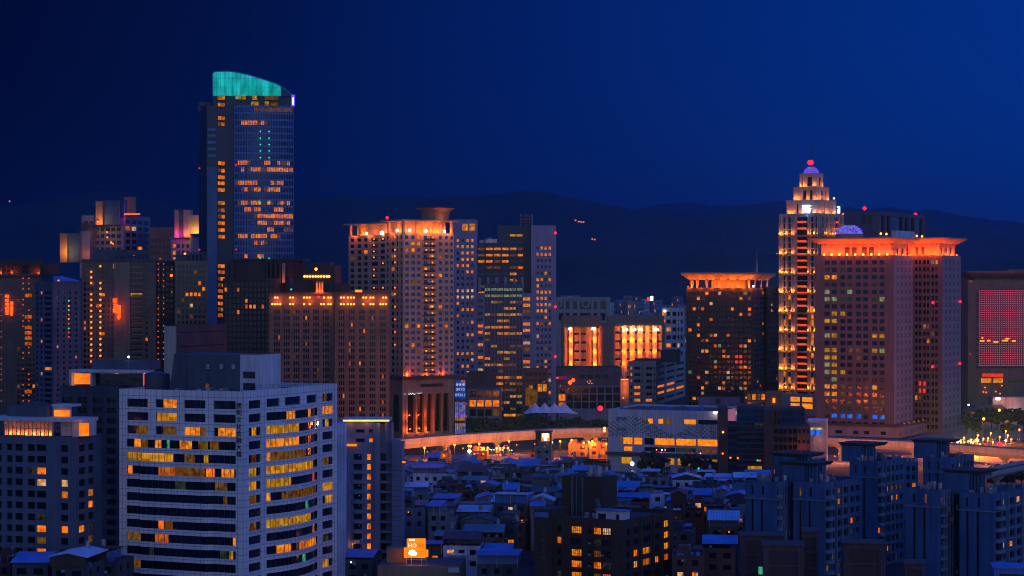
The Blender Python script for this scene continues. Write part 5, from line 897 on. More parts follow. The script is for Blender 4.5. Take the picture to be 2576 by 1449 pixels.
for U, V in ((1478, 960), (1482, 964), (1489, 964), (1485, 958), (1410, 970)): b.lamp((b.xL(U, -2), -2, b.z(V)), .35, 'lamp_orange')
b = tower('office_block', 'low gridded grey block with one glowing orange window row, beside the screen tower', 'office block', 1262, 1290, 0, 1175, None, 978, 'light_grey', dict(n=4, wr=.82, pitch=5.6, top=1.2, wh=4.0, rows=4, glass='glass_dark', fix={(0, 1): 'lit_orange', (1, 1): 'lit_orange', (2, 1): 'lit_orange', (3, 1): 'lit_orange', (3, 2): 'lit_dim'}, d=.8), None, lb=24)
b.part(MB().box(b.xL(1172, 4), b.xL(1248, 4), 4, 22, b.zt - 1, b.z(940)).box(b.xL(1180, 5), b.xL(1232, 5), 3, 20, b.z(940), b.z(936)).box(b.xL(1222, 4), b.xL(1236, 4), 2, 5, b.z(940), b.z(925)), 'roof_room', 'slate_mid')
b = tower('office_block', 'dark glass block with a glowing amber atrium foot, behind the white tents', 'office block', 1378, 1320, 0, 1316, None, 925, 'curtain_dark', dict(n=5, wr=.7, pitch=4, top=3, wh=2, glass='glass_navy', p=.05, pal=['lit_green', 'lit_amber']), None, lb=16)
for u0, u1, V0, V1 in ((1322, 1336, 1022, 975), (1337, 1352, 1028, 980), (1353, 1364, 985, 966), (1366, 1375, 984, 966)): b.part(MB().box(b.xL(u0, -.3), b.xL(u1, -.3), -.3, -.05, b.z(V0), b.z(V1)), 'atrium_window', 'lit_amber' if V1 < 970 else 'lit_dim')
b = Bld('marquee', 'white four-peaked tensile marquee above the dark park trees', 'marquee', 1318, 1296, 0)
Lx = b.xL(1455); n, m_ = 48, 10; mb = MB(); pk = [b.xL(U) for U in (1345.6, 1370.3, 1394.9, 1419.5)]; zb_, zp_ = b.z(1041), b.z(1013.5)
g_ = []
for i in range(n + 1):
    x = Lx * i / n; row = []
    for j in range(m_ + 1):
        v = abs(j / m_ * 2 - 1); hgt = 0
        for p in pk:
            d = math.hypot((x - p) / 8.5, v * .8); hgt = max(hgt, max(0, 1 - d) ** 1.5)
        e = max(0, min(1, x / (pk[0]))) if x < pk[0] else max(0, min(1, (Lx - x) / (Lx - pk[-1]))) if x > pk[-1] else 1
        base = .5 * e * (1 - v * v) ; end = e ** 1.5 * (1 - v) if (x < pk[0] or x > pk[-1]) else 0
        row.append((x, 12 * j / m_, zb_ + (zp_ - zb_) * max(hgt, base, end * .98)))
    g_.append(row)
mb.v = [p for r in g_ for p in r]
for i in range(n):
    for j in range(m_): mb.f.append((i * (m_ + 1) + j, (i + 1) * (m_ + 1) + j, (i + 1) * (m_ + 1) + j + 1, i * (m_ + 1) + j + 1)); mb.m.append(0)
b.part(mb, 'canopy', 'tent_cloth'); mb = MB()
for p in pk: mb.tube((p, 6, 0), (p, 6, zp_ + .7), .15, 6)
for x in (0, Lx): mb.tube((x, 1, 0), (x, 1, zb_), .15, 6).tube((x, 11, 0), (x, 11, zb_), .15, 6)
split(mb, 'mast', b.root, 'steel')
# foliage
def tree_mesh(seed, r, hgt, nleaf=520, sz=.75):
    rr = random.Random(seed); mb = MB(); cl = [(rr.uniform(-.6, .6) * r, rr.uniform(-.6, .6) * r, hgt * rr.uniform(.5, .88), rr.uniform(.32, .55) * r) for _ in range(9)]
    for _ in range(nleaf):
        c = rr.choice(cl); d = Vector((rr.gauss(0, 1), rr.gauss(0, 1), rr.gauss(0, .85))).normalized() * c[3] * rr.uniform(.55, 1.05); p = Vector(c[:3]) + d
        n = (d.normalized() + Vector((rr.uniform(-.7, .7), rr.uniform(-.7, .7), rr.uniform(-.3, .9)))).normalized(); a = n.orthogonal().normalized(); e = n.cross(a); s_ = sz * rr.uniform(.6, 1.3)
        k = [p + a * s_ * math.cos(t) * rr.uniform(.7, 1.1) + e * s_ * math.sin(t) * rr.uniform(.6, 1.1) for t in (0, 1.3, 2.6, 3.8, 5)]
        mb.poly(k)
    me = bpy.data.meshes.new('crown'); me.from_pydata(mb.v, [], mb.f); return me
TV = []
for s_ in range(4):
    me = tree_mesh(s_, 4.2, 9); me.materials.append(MATS['leaves_dark' if s_ % 2 else 'leaves_mid']); tm = MB(); tm.tube((0, 0, 0), (.15, .1, 5.2), .28, 6, 0, .14)
    for a in range(4): tm.tube((.1, .05, 3.2 + .4 * a), (2.2 * math.cos(a * 1.7), 2.2 * math.sin(a * 1.7), 6.2), .12, 5, 0, .05)
    o = tm.build('trunk', None, ('bark',)); TV.append((me, o.data)); bpy.data.objects.remove(o)
def tree(x, y, sc, label, group, v=None, z=0):
    r = bpy.data.objects.new('tree', None); LINK(r); r.location = (x, y, z); r.rotation_euler = (0, 0, R.uniform(0, 6.28)); r.scale = (sc * R.uniform(.9, 1.15), sc * R.uniform(.9, 1.15), sc); tag(r, label, 'tree', group)
    a, c = TV[R.randrange(4) if v is None else v]
    for n_, me in (('crown', a), ('trunk', c)): o = bpy.data.objects.new(n_, me); LINK(o); o.parent = r
    return r
TR = []
for i in range(46):
    k = i % 2; U = 1172 + 358 * (i + .5) / 46 + R.uniform(-3, 3); D = (1190, 1245)[k] + R.uniform(-14, 14); TR.append((U, D, R.uniform(.75, 1.0) if k == 0 else R.uniform(.75, .98)))
for i, (U, D, sc) in enumerate(sorted(TR)): tree(X(U, D), D, sc, 'dark round park tree behind the curved viaduct, %s from the video screen tower' % nth(i), 'park trees behind the curved viaduct')
for i, (U, V, sc) in enumerate(sorted([(2432, 1092, 1.1), (2446, 1090, 1.2), (2462, 1082, 1.3), (2478, 1084, 1.2), (2494, 1078, 1.4), (2510, 1082, 1.3), (2526, 1088, 1.5), (2542, 1078, 1.3), (2560, 1084, 1.4), (2575, 1090, 1.5), (2455, 1098, .9), (2536, 1102, 1.0)])): p = gp(U, V); tree(p[0], p[1], sc, 'dark tree by the lit car park at the right, %s from the granite towers' % nth(i), 'trees by the right-hand car park')
for i, (U, V, sc) in enumerate([(2500, 1205, .9), (2516, 1202, 1.1), (2534, 1206, 1.0), (2552, 1210, 1.1), (2570, 1208, 1.0)]): D = 850; tree(X(U, D), D, sc * 1.1, 'dark tree under the long viaduct at the right edge, %s from the left' % nth(i), 'trees under the long viaduct', z=3)
for U, V, sc, lb_ in ((1640, 1208, 1.5, 'broad dark tree in front of the lit ground floor of the white mall'), (1660, 1212, 1.2, 'smaller dark tree touching the broad one before the white mall'), (1738, 1195, 1.1, 'narrow dark tree near the right end of the white mall'), (1770, 1212, 1.2, 'dark green bush-like tree beside the brick office pier'), (1795, 1216, 1.0, 'low dark tree at the foot of the brick office')): p = gp(U, V); tree(p[0], p[1], sc, lb_, 'trees in front of the mall')
# far city band under the hills
for i in range(74):
    U = R.uniform(1398, 1728) if i < 66 else R.uniform(2412, 2442); D = R.uniform(2300, 4800); V = R.uniform(742, 790) - (6 if R.random() < .2 else 0); w = R.uniform(10, 26)
    b = Bld('apartment_block', '', 'apartment block', U, D, R.uniform(-15, 25)); b.la = w / F * D; zt = max(8, b.z(V)); b.lb = R.uniform(12, 22)
    mb = MB(); shell(b, mb, b.la, b.lb, 0, zt, 0, 1, .6); n = max(3, int(w / 4)); b.face(mb, 0, 'L', -b.la, 0, 0, zt, even(-b.la, 0, n, .5), rows_(zt, 4, 7, 3.4), .3, pick(.17, ['lit_amber', 'lit_pale', 'lit_orange'], 'glass_dark', i)); b.face(mb, 0, 'R', 0, b.lb, 0, zt, [], [], 0, None)
    wl = ('house_pale', 'white_paint', 'granite_pale_lit', 'blue_grey')[i % 4]; b.part(mb, 'wall', (wl, 'grey_roof')); b.finish(); b.root['far'] = U
far = sorted([o for o in bpy.data.objects if 'far' in o.keys()], key=lambda o: o['far'])
fl_ = [o for o in far if o['far'] < 2000]
for i, o in enumerate(fl_): o['label'] = 'hazy distant city block under the hills, %s from the grey office complex' % nth(i); o['group'] = 'hazy distant city blocks'; del o['far']
for i, o in enumerate([o for o in far if 'far' in o.keys()]): o['label'] = 'distant block glimpsed between granite towers and LED tower, %s from the left' % nth(i); o['group'] = 'hazy distant city blocks'; del o['far']
b = Bld('roof_sign', 'small red and white lit roof sign among the hazy distant blocks', 'sign', 1636, 2300, 0); b.part(MB().box(-3.4, -.4, 0, .5, b.z(757), b.z(748)), 'panel', 'lamp_red'); b.part(MB().box(.2, 3, 0, .5, b.z(756), b.z(745)), 'panel', 'sign_white'); b.part(MB().box(-2, -1.6, .2, .5, 0, b.z(757)).box(1.4, 1.8, .2, .5, 0, b.z(756)), 'post', 'steel')
hl = [(1448, 556), (1456, 559), (1462, 560), (1468, 560), (1490, 603), (1496, 604), (1421, 615), (1427, 616), (1434, 617), (24, 508), (1960, 622), (1954, 640)]
for i, (U, V) in enumerate(hl):
    D = 5900; o = tag(MB().cyl(0, 0, .8, -9, .8, 0, 6).ball((0, 0, 1.6), 2.3, 1, 8, 5).build('hill_lamp', None, ('dark_metal', 'lamp_orange')), 'tiny orange lamp on the dark hillside, %s in order from left to right' % nth(sorted(u for u, _ in hl).index(U)), 'lamp', 'lamps on the hillside'); o.location = (X(U, D), D, Z(V, D))
# ---------------------------------------------------------------- white mall with the triangle-pattern facade
b = Bld('shopping_mall', 'white panelled mall with a wave of dark triangles and glowing orange window bands', 'shopping mall', 1808, 960, 21); b.la = -b.xL(1530); b.lb = 45; la = b.la; zt = b.z(1035)
mb = MB(); shell(b, mb, la, b.lb, 0, zt, 0, 1, .8); b.face(mb, 0, 'R', 0, b.lb, 0, zt, [], [], 0, None)
fx_ = lambda x: -la + la * (x - 120) / 1245
fz = lambda y, x=700: b.z((1480 + y / 2.995) / 1.4907, fx_(x))
def bandrow(y0, y1, items, ztop, zbot):
    z1, z0 = fz(y0), fz(y1); mk = {i: it[2] for i, it in enumerate(items)}
    b.face(mb, 0, 'L', -la, 0, zbot, ztop, [(fx_(a), fx_(c)) for a, c, m in items], [(z0, z1)], .5, lambda i, j: mk[i])
bandrow(272, 325, [(500, 572, 'lit_dim'), (575, 630, 'lit_mall'), (690, 745, 'lit_mall'), (750, 838, 'lit_dim'), (980, 1110, 'lit_mall'), (1135, 1355, 'glass_navy')], zt, fz(400))
bandrow(490, 565, [(262, 288, 'lit_dim'), (292, 398, 'lit_mall'), (415, 508, 'lit_mall'), (532, 640, 'glass_brown'), (650, 872, 'lit_mall'), (890, 1112, 'lit_mall'), (1130, 1355, 'lit_mall')], fz(400), fz(582))
bandrow(592, 640, [(300, 395, 'lit_mall'), (530, 880, 'glass_navy'), (890, 1112, 'lit_faint'), (1132, 1335, 'lit_dim')], fz(582), fz(660))
bandrow(712, 785, [(270, 390, 'lit_office'), (485, 632, 'lit_office'), (655, 870, 'lit_office'), (905, 1112, 'lit_office'), (1172, 1355, 'lit_office')], fz(660), 0)
b.part(mb, 'wall', ('mall_panel', 'grey_roof')); b.finish()
b.part(MB().box(-la - .8, .5, -1.6, -.04, fz(690), fz(655)), 'canopy', 'slate_mid')
tr = MB(); rr = random.Random(2); st = .95; nx = int(la / st)
for i in range(nx):
    xz = 120 + 1245 * (i + .5) / nx
    tp = 330 - 80 * math.exp(-((xz - 400) / 190) ** 2) + 115 * math.exp(-((xz - 850) / 170) ** 2) - 20 * math.exp(-((xz - 1250) / 150) ** 2)
    bt = 520 - 95 * math.exp(-((xz - 450) / 150) ** 2) - 40 * math.exp(-((xz - 900) / 200) ** 2) - 50 * (xz > 1000)
    z = fz(tp); x0 = -la + i * st; k = 0
    while z > max(fz(bt), fz(478)):
        if (i + k) % 2 == 0 or rr.random() < .25: tr.poly(((x0, -.03, z), (x0 + st * .95, -.03, z), (x0 + st * .475, -.03, z - st * .85)))
        k += 1; z -= st * .9
b.part(tr, 'triangle_panels', 'slate_mid')['kind'] = 'stuff'; pp = MB(); pp.box(fx_(215), fx_(330), -.08, -.03, fz(300), fz(258)).box(fx_(215), fx_(330), -.08, -.04, fz(415), fz(380)); split(pp, 'wall_panel', b.root, 'light_grey')
for x, y, m, r_ in ((1335, 200, 'lamp_white', .8), (1372, 196, 'lamp_white', .75), (685, 615, 'lamp_sodium', .35), (745, 617, 'lamp_ice', .4), (735, 645, 'lamp_red', .35), (782, 618, 'lamp_sodium', .3), (1072, 656, 'lamp_red', .35), (1175, 655, 'lamp_ice', .3), (1040, 655, 'lamp_small_red', .3)): b.lamp((fx_(x), -1.9, fz(y, x)), r_ * .8, m)
rb = MB(); 
for k in range(22): x = -la + 2 + (la - 6) * R.random(); y = R.uniform(2, 38); rb.box(x, x + R.uniform(1, 3), y, y + R.uniform(1, 3), zt - .8, zt + R.uniform(-.2, .5))
split(rb, 'roof_unit', b.root, 'sheet_blue')
for u0, u1, m in ((1612, 1690, 'sign_magenta'),): o = Bld('neon_strip', 'thin magenta neon strip glowing behind the mall roof', 'neon sign', u0, 1080, 0); o.part(MB().box(0, o.xL(u1), 0, .6, o.z(1024), o.z(1020.5)), 'tube', m); o.part(MB().box(1, 1.3, .1, .4, 0, o.z(1024)).box(12, 12.3, .1, .4, 0, o.z(1024)), 'post', 'steel')
# ---------------------------------------------------------------- brick and glass office, curved white building
b = Bld('office_block', 'dark brick-pier and blue glass office with a pinkish end wall, beside the mall', 'office block', 2005, 900, 4)
hx = lambda x: (2240 + x / 2.995) / 1.4907
def blk(x0, x1, ytop, y0, y1, m, cols=None, pitch=3.2, wh=2.0, wr=.8, glass='glass_navy', p=.02, nm='wall', fix=None, top=1.2):
    a0, a1 = b.xL(hx(x0), y0), b.xL(hx(x1), y0); zt = b.z((1480 + ytop / 2.995) / 1.4907, 0, y0); mb = MB()
    b.face(mb, 0, 'L', a0, a1, 0, zt, even(a0, a1, cols, wr) if cols else [], rows_(zt, top, pitch, wh) if cols else [], .3, pick(p, ['lit_dim', 'lit_deep'], glass, int(x0), fix), y0)
    mb.poly(((a0, y0, 0), (a0, y1, 0), (a0, y1, zt), (a0, y0, zt))); mb.poly(((a1, y0, 0), (a1, y1, 0), (a1, y1, zt), (a1, y0, zt))); mb.poly(((a0, y0, zt), (a1, y0, zt), (a1, y1, zt), (a0, y1, zt)), 1); b.part(mb, nm, (m, 'dark_roof')); return a0, a1, zt
blk(1365, 1466, 150, 0, 24, 'brick_dark'); blk(1466.5, 1570, 335, 2, 24, 'curtain_dark', 3); blk(1570.5, 1869, 130, 3, 24, 'curtain_dark', 6, 3.0, 2.2, .9, 'glass_deep', .0, fix={(4, 2): 'lit_faint', (5, 2): 'lit_faint'}); blk(1869.5, 1979, 172, 0, 24, 'brick_dark'); blk(1979.5, 2060, 160, 6, 24, 'red_brick', 2, wr=.4); blk(1979.5, 2244.5, 355, 1, 24, 'brick_dark', 5, 3.4, 1.9, .8, 'glass_brown', .03, fix={(0, 5): 'lit_orange'}); blk(2060.5, 2330, 150, 14, 30, 'curtain_dark', 6, 3, 2.2, .9, 'glass_deep', 0); blk(2245, 2395, 357, 0, 20, 'red_brick', 3, 4.4, 1.5, .5, 'glass_brown')
mb = MB(); y0 = 2.6
for k in range(8): z = b.z(1072 + 14 * k); mb.box(b.xL(hx(1570)), b.xL(hx(1869)), 1.0, 2.9, z - .7, z)
split(mb, 'balcony', b.root, 'brick_dark'); b.part(MB().box(b.xL(hx(1690)), b.xL(hx(1850)), .6, .9, b.z(1182), b.z(1174)), 'shop_window', 'lit_yellow'); b.finish(); point(b.root, (b.xL(hx(2300)), -6, b.z(1130)), 900, (1, .2, .04))
for x, y, m in ((1412, 425, 'lamp_sodium'), (1495, 712, 'lamp_orange'), (1578, 716, 'lamp_orange'), (1828, 742, 'lamp_red'), (1800, 740, 'lamp_green'), (1408, 665, 'lamp_orange')): b.lamp((b.xL(hx(x), -.5), -.5, b.z((1480 + y / 2.995) / 1.4907)), .42, m)
b = Bld('curved_building', 'pale building with a rounded corner and a bright blue screen, beside the brick office', 'building', 2031, 985, 10); x1 = b.xL(2080); n = 10
pl = [(x1 * i / n, -3.5 * math.sin(math.pi * i / n * .5 + .3)) for i in range(n + 1)]; zt = b.z(1062); b.part(MB().prism(pl + [(x1, 14), (0, 14)], 0, zt, 0, 1), 'wall', ('concrete', 'sheet_blue')); b.part(MB().prism([(p[0] * 1.02, p[1] - .8) for p in pl] + [(x1, 14.5), (0, 14.5)], zt, zt + .9, 0), 'roof_edge', 'sheet_pale')
b.part(MB().box(b.xL(2038, -4), b.xL(2066, -4), -4.6, -4.2, b.z(1094), b.z(1080)), 'screen', 'lit_blue'); b.part(MB().box(b.xL(2038, -4), b.xL(2068, -4), -4.5, -4.25, b.z(1079.5), b.z(1074)), 'sign_panel', 'lit_pale'); point(b.root, (b.xL(2060), -9, b.z(1105)), 900, (1, .25, .08))
# ---------------------------------------------------------------- white curved office in the foreground
b = Bld('office_building', 'large white-tiled office with curved window bands and dark vertical characters on its corner pier', 'office building', 612, 544, 23.6)
la = b.la = -b.xL(300); lb = b.lb = b.yR(848); zt = b.z(985); FP = 3.49; NR = 15
head = lambda j: zt - 2.5 - FP * j
WH = 2.12
mb = MB(); shell(b, mb, la, lb, 0, zt, 0, 1, 1.3)
C4 = fr(-la, 0, [(.066, .238), (.298, .47), (.53, .70), (.765, .94)])
LX = lambda x: -la + la * (x - 730) / 773
zs = head(2) - WH - .01
segsL = {0: [(905, 917, 'lit_deep'), (1005, 1090, 'lit_orange')], 1: [(965, 1092, 'lit_office')], 2: [(830, 910, 'lit_dim'), (1000, 1090, 'lit_dim'), (1132, 1232, 'lit_amber'), (1233, 1270, 'lit_dim'), (1345, 1455, 'lit_amber')], 3: [(820, 876, 'lit_amber'), (880, 922, 'lit_dim'), (965, 1005, 'lit_amber'), (1040, 1056, 'lit_teal'), (1120, 1196, 'lit_amber'), (1235, 1290, 'lit_dim'), (1300, 1350, 'lit_dim')], 4: [(775, 876, 'lit_yellow'), (880, 1080, 'lit_office'), (1150, 1216, 'lit_dim'), (1270, 1292, 'lit_yellow')], 5: [(780, 811, 'lit_orange'), (985, 1090, 'lit_deep'), (1092, 1276, 'lit_dim'), (1280, 1322, 'lit_orange'), (1365, 1442, 'lit_amber')], 6: [(1090, 1156, 'lit_faint'), (1128, 1140, 'lit_teal'), (1325, 1400, 'lit_dim')], 7: [(1375, 1400, 'lit_dim')], 9: [(985, 1020, 'lit_orange'), (1022, 1076, 'lit_dim')], 10: [(775, 870, 'lit_dim'), (965, 1050, 'lit_deep'), (1435, 1452, 'lit_orange')], 11: [(930, 960, 'lit_faint'), (1355, 1410, 'lit_faint'), (1412, 1436, 'lit_yellow')], 12: [(770, 872, 'lit_dim')], 13: [(1100, 1170, 'lit_dim')]}
def fill(P, a0, a1, z0, z1, segs, base):
    """panes along a0..a1: each lit run is its own pane, dark panes between"""
    cuts = sorted([(max(a0, s), min(a1, e), m) for s, e, m in segs if e > a0 + .2 and s < a1 - .2]); a = a0; k = 0
    runs = []
    for s, e, m in cuts:
        s = max(s, a)
        if e <= s: continue
        if s > a + .05: runs.append((a, s, base))
        runs.append((s, e, m)); a = e
    if a < a1 - .05: runs.append((a, a1, base))
    for s, e, m in runs: b.win((P(s, z0), P(e, z0), P(e, z1), P(s, z1)), m)
mul = MB()
def mull(P, a0, a1, z0, z1, step=1.74):
    n = max(1, round((a1 - a0) / step))
    for k in range(n + 1):
        a = a0 + (a1 - a0) * k / n; p = P(a, z0); q = P(a, z1); mul.tube((p[0], p[1], p[2]), (q[0], q[1], q[2]), .055, 4)
for j in range(3):
    for a0, a1 in C4:
        P = lambda a, z: (a, .45, z); fill(P, a0, a1, head(j) - WH, head(j), [(LX(s), LX(e), m) for s, e, m in segsL.get(j, [])], 'glass_navy'); mull(lambda a, z: (a, .42, z), a0, a1, head(j) - WH, head(j))
w_ = b.wins; b.wins = []
b.face(mb, 0, 'L', -la, 0, zs, zt, C4, [(head(j) - WH, head(j)) for j in range(3)], .45, lambda i, j: 'glass_navy'); b.wins = w_
x1_, x2_ = -la * (1 - .06), -la * .06; q1, q2, q3 = -la * (1 - .19), -la * .285, -la * .25
mb.box(-la, x1_, 0, .7, 0, zs).box(x2_, -.001, 0, .7, 0, zs)
bayp = [(q1, -1.0), (q2, -1.0), (q3, 0)]
for j in range(2, NR + 1):
    z1 = head(j) - WH - (.02 if j == 2 else 0); z0 = max(0, head(j + 1))
    if z1 < .3: break
    mb.box(x1_ + .003, q1 - .003, .0, .7, z0, z1).prism([(q1, .7), (q1, -1), (q2, -1), (q3, 0), (q3, .7)], z0, z1).box(q3 + .003, x2_ - .003, 0, .7, z0, z1)
    if j < 3: continue
for j in range(3, NR):
    z1 = head(j); z0 = z1 - WH; sg = [(LX(s), LX(e), m) for s, e, m in segsL.get(j, [])]
    if z0 < .5: break
    for a0, a1, P in ((x1_, q1, lambda a, z: (a, .42, z)), (q1 + .02, q2, lambda a, z: (a, -.62, z)), (q2, q3, lambda a, z: (a, -.62 + (a - q2) / (q3 - q2) * 1.04, z)), (q3, x2_, lambda a, z: (a, .42, z))):
        fill(P, a0, a1, z0, z1, sg, 'glass_navy' if (j + int(a0)) % 3 else 'glass_dark'); mull(lambda a, z, P=P: (P(a, z)[0], P(a, z)[1] - .04, z), a0, a1, z0, z1)
    mb.poly(((q1, .5, z0), (q1, -.62, z0), (q1, -.62, z1), (q1, .5, z1)), 1)
# right-hand face: two window columns and a bowed band between
RY = lambda x: lb * (x - 1503) / 580
cA, cB, cb0, cb1 = (RY(1535), RY(1606)), (RY(1987), RY(2056)), RY(1638), RY(1952)
row0 = [cA, (RY(1640), RY(1718)), (RY(1750), RY(1848)), (RY(1884), RY(1950)), cB]
segA = {2: 'lit_office', 4: 'lit_dim', 5: 'lit_yellow', 6: 'lit_office', 7: 'lit_dim', 9: 'lit_dim'}; segB = {0: 'lit_dim', 1: 'lit_amber', 2: 'lit_yellow', 5: 'lit_dim', 7: 'lit_office', 8: 'lit_office', 11: 'lit_faint', 13: 'lit_yellow'}
segR = {1: [(1725, 1762, 'lit_amber'), (1873, 1886, 'lit_amber')], 2: [(1640, 1785, 'lit_office'), (1926, 1938, 'lit_amber')], 3: [(1648, 1765, 'lit_amber'), (1780, 1790, 'lit_orange')], 4: [(1643, 1668, 'lit_amber'), (1669, 1765, 'lit_dim'), (1766, 1784, 'lit_amber'), (1785, 1830, 'lit_dim')], 5: [(1640, 1912, 'lit_office')], 6: [(1640, 1756, 'lit_yellow'), (1915, 1926, 'lit_red')], 7: [(1640, 1652, 'lit_amber'), (1700, 1945, 'lit_dim')], 8: [(1840, 1850, 'lit_teal')], 9: [(1640, 1878, 'lit_yellow')], 10: [(1920, 1926, 'lit_deep')], 11: [(1685, 1756, 'lit_orange'), (1805, 1870, 'lit_deep'), (1874, 1942, 'lit_amber')], 12: [(1832, 1838, 'lit_teal')]}
for f_, z0, z1, cols, rng in (('R', head(0) - WH - .01, zt, row0, [0]),):
    w_ = b.wins; b.wins = []; b.face(mb, 0, 'R', 0, lb, z0, z1, cols, [(head(0) - WH, head(0))], .45, lambda i, j: 'glass_navy'); b.wins = w_
for a0, a1 in row0: 
    fill(lambda a, z: (-.45, a, z), a0, a1, head(0) - WH, head(0), [(cB[0] + 1.5, cB[0] + 3, 'lit_dim')], 'glass_navy'); mull(lambda a, z: (-.42, a, z), a0, a1, head(0) - WH, head(0))
zr0 = head(0) - WH - .01
w_ = b.wins; b.wins = []
rr_ = [(head(j) - WH, head(j)) for j in range(1, NR) if head(j) - WH > .5]
for (e0, e1), c in (((0, cb0), cA), ((cb1, lb), cB)): b.face(mb, 0, 'R', e0, e1, 0, zr0, [c], rr_, .45, lambda i, j: 'glass_navy')
b.wins = w_
arcN = 16; sag = 2.5
ap = [(sag * 4 * t * (1 - t) * (1 if t < .5 else 1) ** 1, cb0 + (cb1 - cb0) * t) for t in [k / arcN for k in range(arcN + 1)]]
for j in range(0, NR):
    z1 = head(j) - WH; z0 = max(0, head(j + 1))
    if z1 < .3: break
    z1 -= .012 if j == 0 else 0
    mb.loft([(x, y, z0) for x, y in ap] + [(-.9, cb1 - .02, z0), (-.9, cb0 + .02, z0)], [(x, y, z1) for x, y in ap] + [(-.9, cb1 - .02, z1), (-.9, cb0 + .02, z1)])
for j in range(1, NR):
    z1 = head(j); z0 = z1 - WH
    if z0 < .5: break
    sg = [(RY(s), RY(e), m) for s, e, m in segR.get(j, [])]
    PR = lambda a, z: (sag * 4 * ((a - cb0) / (cb1 - cb0)) * (1 - (a - cb0) / (cb1 - cb0)) - .5, a, z)
    st = (cb1 - cb0) / 14; base = 'glass_navy'
    for k in range(14):
        a0, a1 = cb0 + st * k, cb0 + st * (k + 1); mid = (a0 + a1) / 2; m = base
        for s, e, mm in sg:
            if s - .3 <= mid <= e + .3: m = mm
        b.win((PR(a0, z0), PR(a1, z0), PR(a1, z1), PR(a0, z1)), m)
    mull(lambda a, z: (PR(a, z)[0] + .05, a, z), cb0 + .05, cb1 - .05, z0, z1)
    for c, sd in ((cA, segA), (cB, segB)):
        m = sd.get(j); fill(lambda a, z: (-.45, a, z), c[0], c[1], z0, z1, [(c[0] if j % 2 else c[0] + (c[1] - c[0]) * .35 * (j % 3 > 0), c[1] if m in ('lit_amber', 'lit_office') and c is cB else c[0] + (c[1] - c[0]) * .72, m)] if m else [], 'glass_navy'); mull(lambda a, z: (-.42, a, z), c[0], c[1], z0, z1)
core = MB(); core.box(-la + .4, -1.0, 1.0, lb - .4, 0, zt - 1.4); b.part(core, 'core', 'dark_roof'); b.part(mb, 'wall', ('white_tile', 'dark_roof')); split(mul, 'mullion', b.root, 'dark_metal'); b.finish()
for k, ch in enumerate('國明文化金融大樓'): text(ch, b.root, (-la * .033, -.10, b.z(1022 + 17.45 * k)), 1.65, 'black_paint', ext=.05, name='sign_character')
b.lamp((1.1, RY(1932), head(2) - 1), .28, 'lamp_white'); b.lamp((1.1, RY(1932), head(2) - .5), .22, 'lamp_white')
ph = MB(); x0, x1, y0 = b.xL(472, 9), b.xL(603, 9), 9; ph.box(x0, x1, y0, y0 + 16, zt - 1.3, b.z(893, x1, y0)); b.part(ph, 'penthouse', 'slate_mid')
x2_ = b.xL(430, 10); b.part(MB().loft([(x2_ - .5, 10, zt - 1.3), (x0 - .02, 10, zt - 1.3), (x0 - .02, 22, zt - 1.3), (x2_ - .5, 22, zt - 1.3)], [(x2_ + 1, 10, b.z(890, x0, 10)), (x0 - .02, 10, b.z(890, x0, 10)), (x0 - .02, 22, b.z(890, x0, 10)), (x2_ + 1, 22, b.z(890, x0, 10))]), 'penthouse', 'slate_mid')
wp = MB(); yr = 9.2; zz1, zz0 = b.z(892, x1, y0), zt - 1.3; xe = x1 + 5.2
b.face(wp, 0, 'L', x1 + .02, xe, zz0, zz1, fr(x1, xe, [(.14, .86)]), [(zz0 + 1.2, zz0 + 3.0), (zz0 + 4.2, zz0 + 6.0)], .4, lambda i, j: 'glass_navy', yr); wp.poly(((x1, yr, zz1), (xe, yr, zz1), (xe, yr + 12, zz1), (x1, yr + 12, zz1)), 1); wp.poly(((xe, yr, zz0), (xe, yr + 12, zz0), (xe, yr + 12, zz1), (xe, yr, zz1))); b.part(wp, 'penthouse', ('white_paint', 'dark_roof'), 'white end of the rooftop penthouse'); b.finish()
rt = MB()
for U, V, w in ((553, 925, 1.0), (583, 925, 1.0), (520, 925, .8)): rt.box(b.xL(U, 8.5), b.xL(U, 8.5) + w, 8.4, 8.98, b.z(V + 8), b.z(V - 4))
for k in range(7): x = b.xL(455 + 18 * k, 6); rt.box(x, x + R.uniform(.6, 1.4), 4 + R.uniform(-1, 2), 6 + R.random(), zt - 1.3, zt - 1.3 + R.uniform(.9, 2.0))
split(rt, 'roof_unit', b.root, 'steel'); b.part(MB().box(b.xL(517, 8.7), b.xL(524, 8.7), 8.7, 8.96, zt - 1, zt + 1.4), 'door', 'lit_dim')
bw = MB(); bw.box(b.xL(480, 8.9), b.xL(600, 8.9), 8.93, 8.98, b.z(935, x1, 9), b.z(917, x1, 9)); 
cyl = MB(); cyl.cyl(b.xL(395, 14), 14, 3.4, zt - 1.3, 3.4, zt + 3.4, 20).cyl(b.xL(395, 14), 14, 3.6, zt + 3.4, .6, zt + 4.2, 20); split(cyl, 'water_tank', b.root, 'slate_mid')
rl = MB()
for k in range(15): p = Vector((-1.2, 2 + k * 3, zt)); rl.tube(p, p + Vector((0, 0, 1.1)), .04, 4)
for h in (.55, 1.1): rl.tube((-1.2, 2, zt + h), (-1.2, 44, zt + h), .04, 4); 
b.part(rl, 'railing', 'dark_metal')
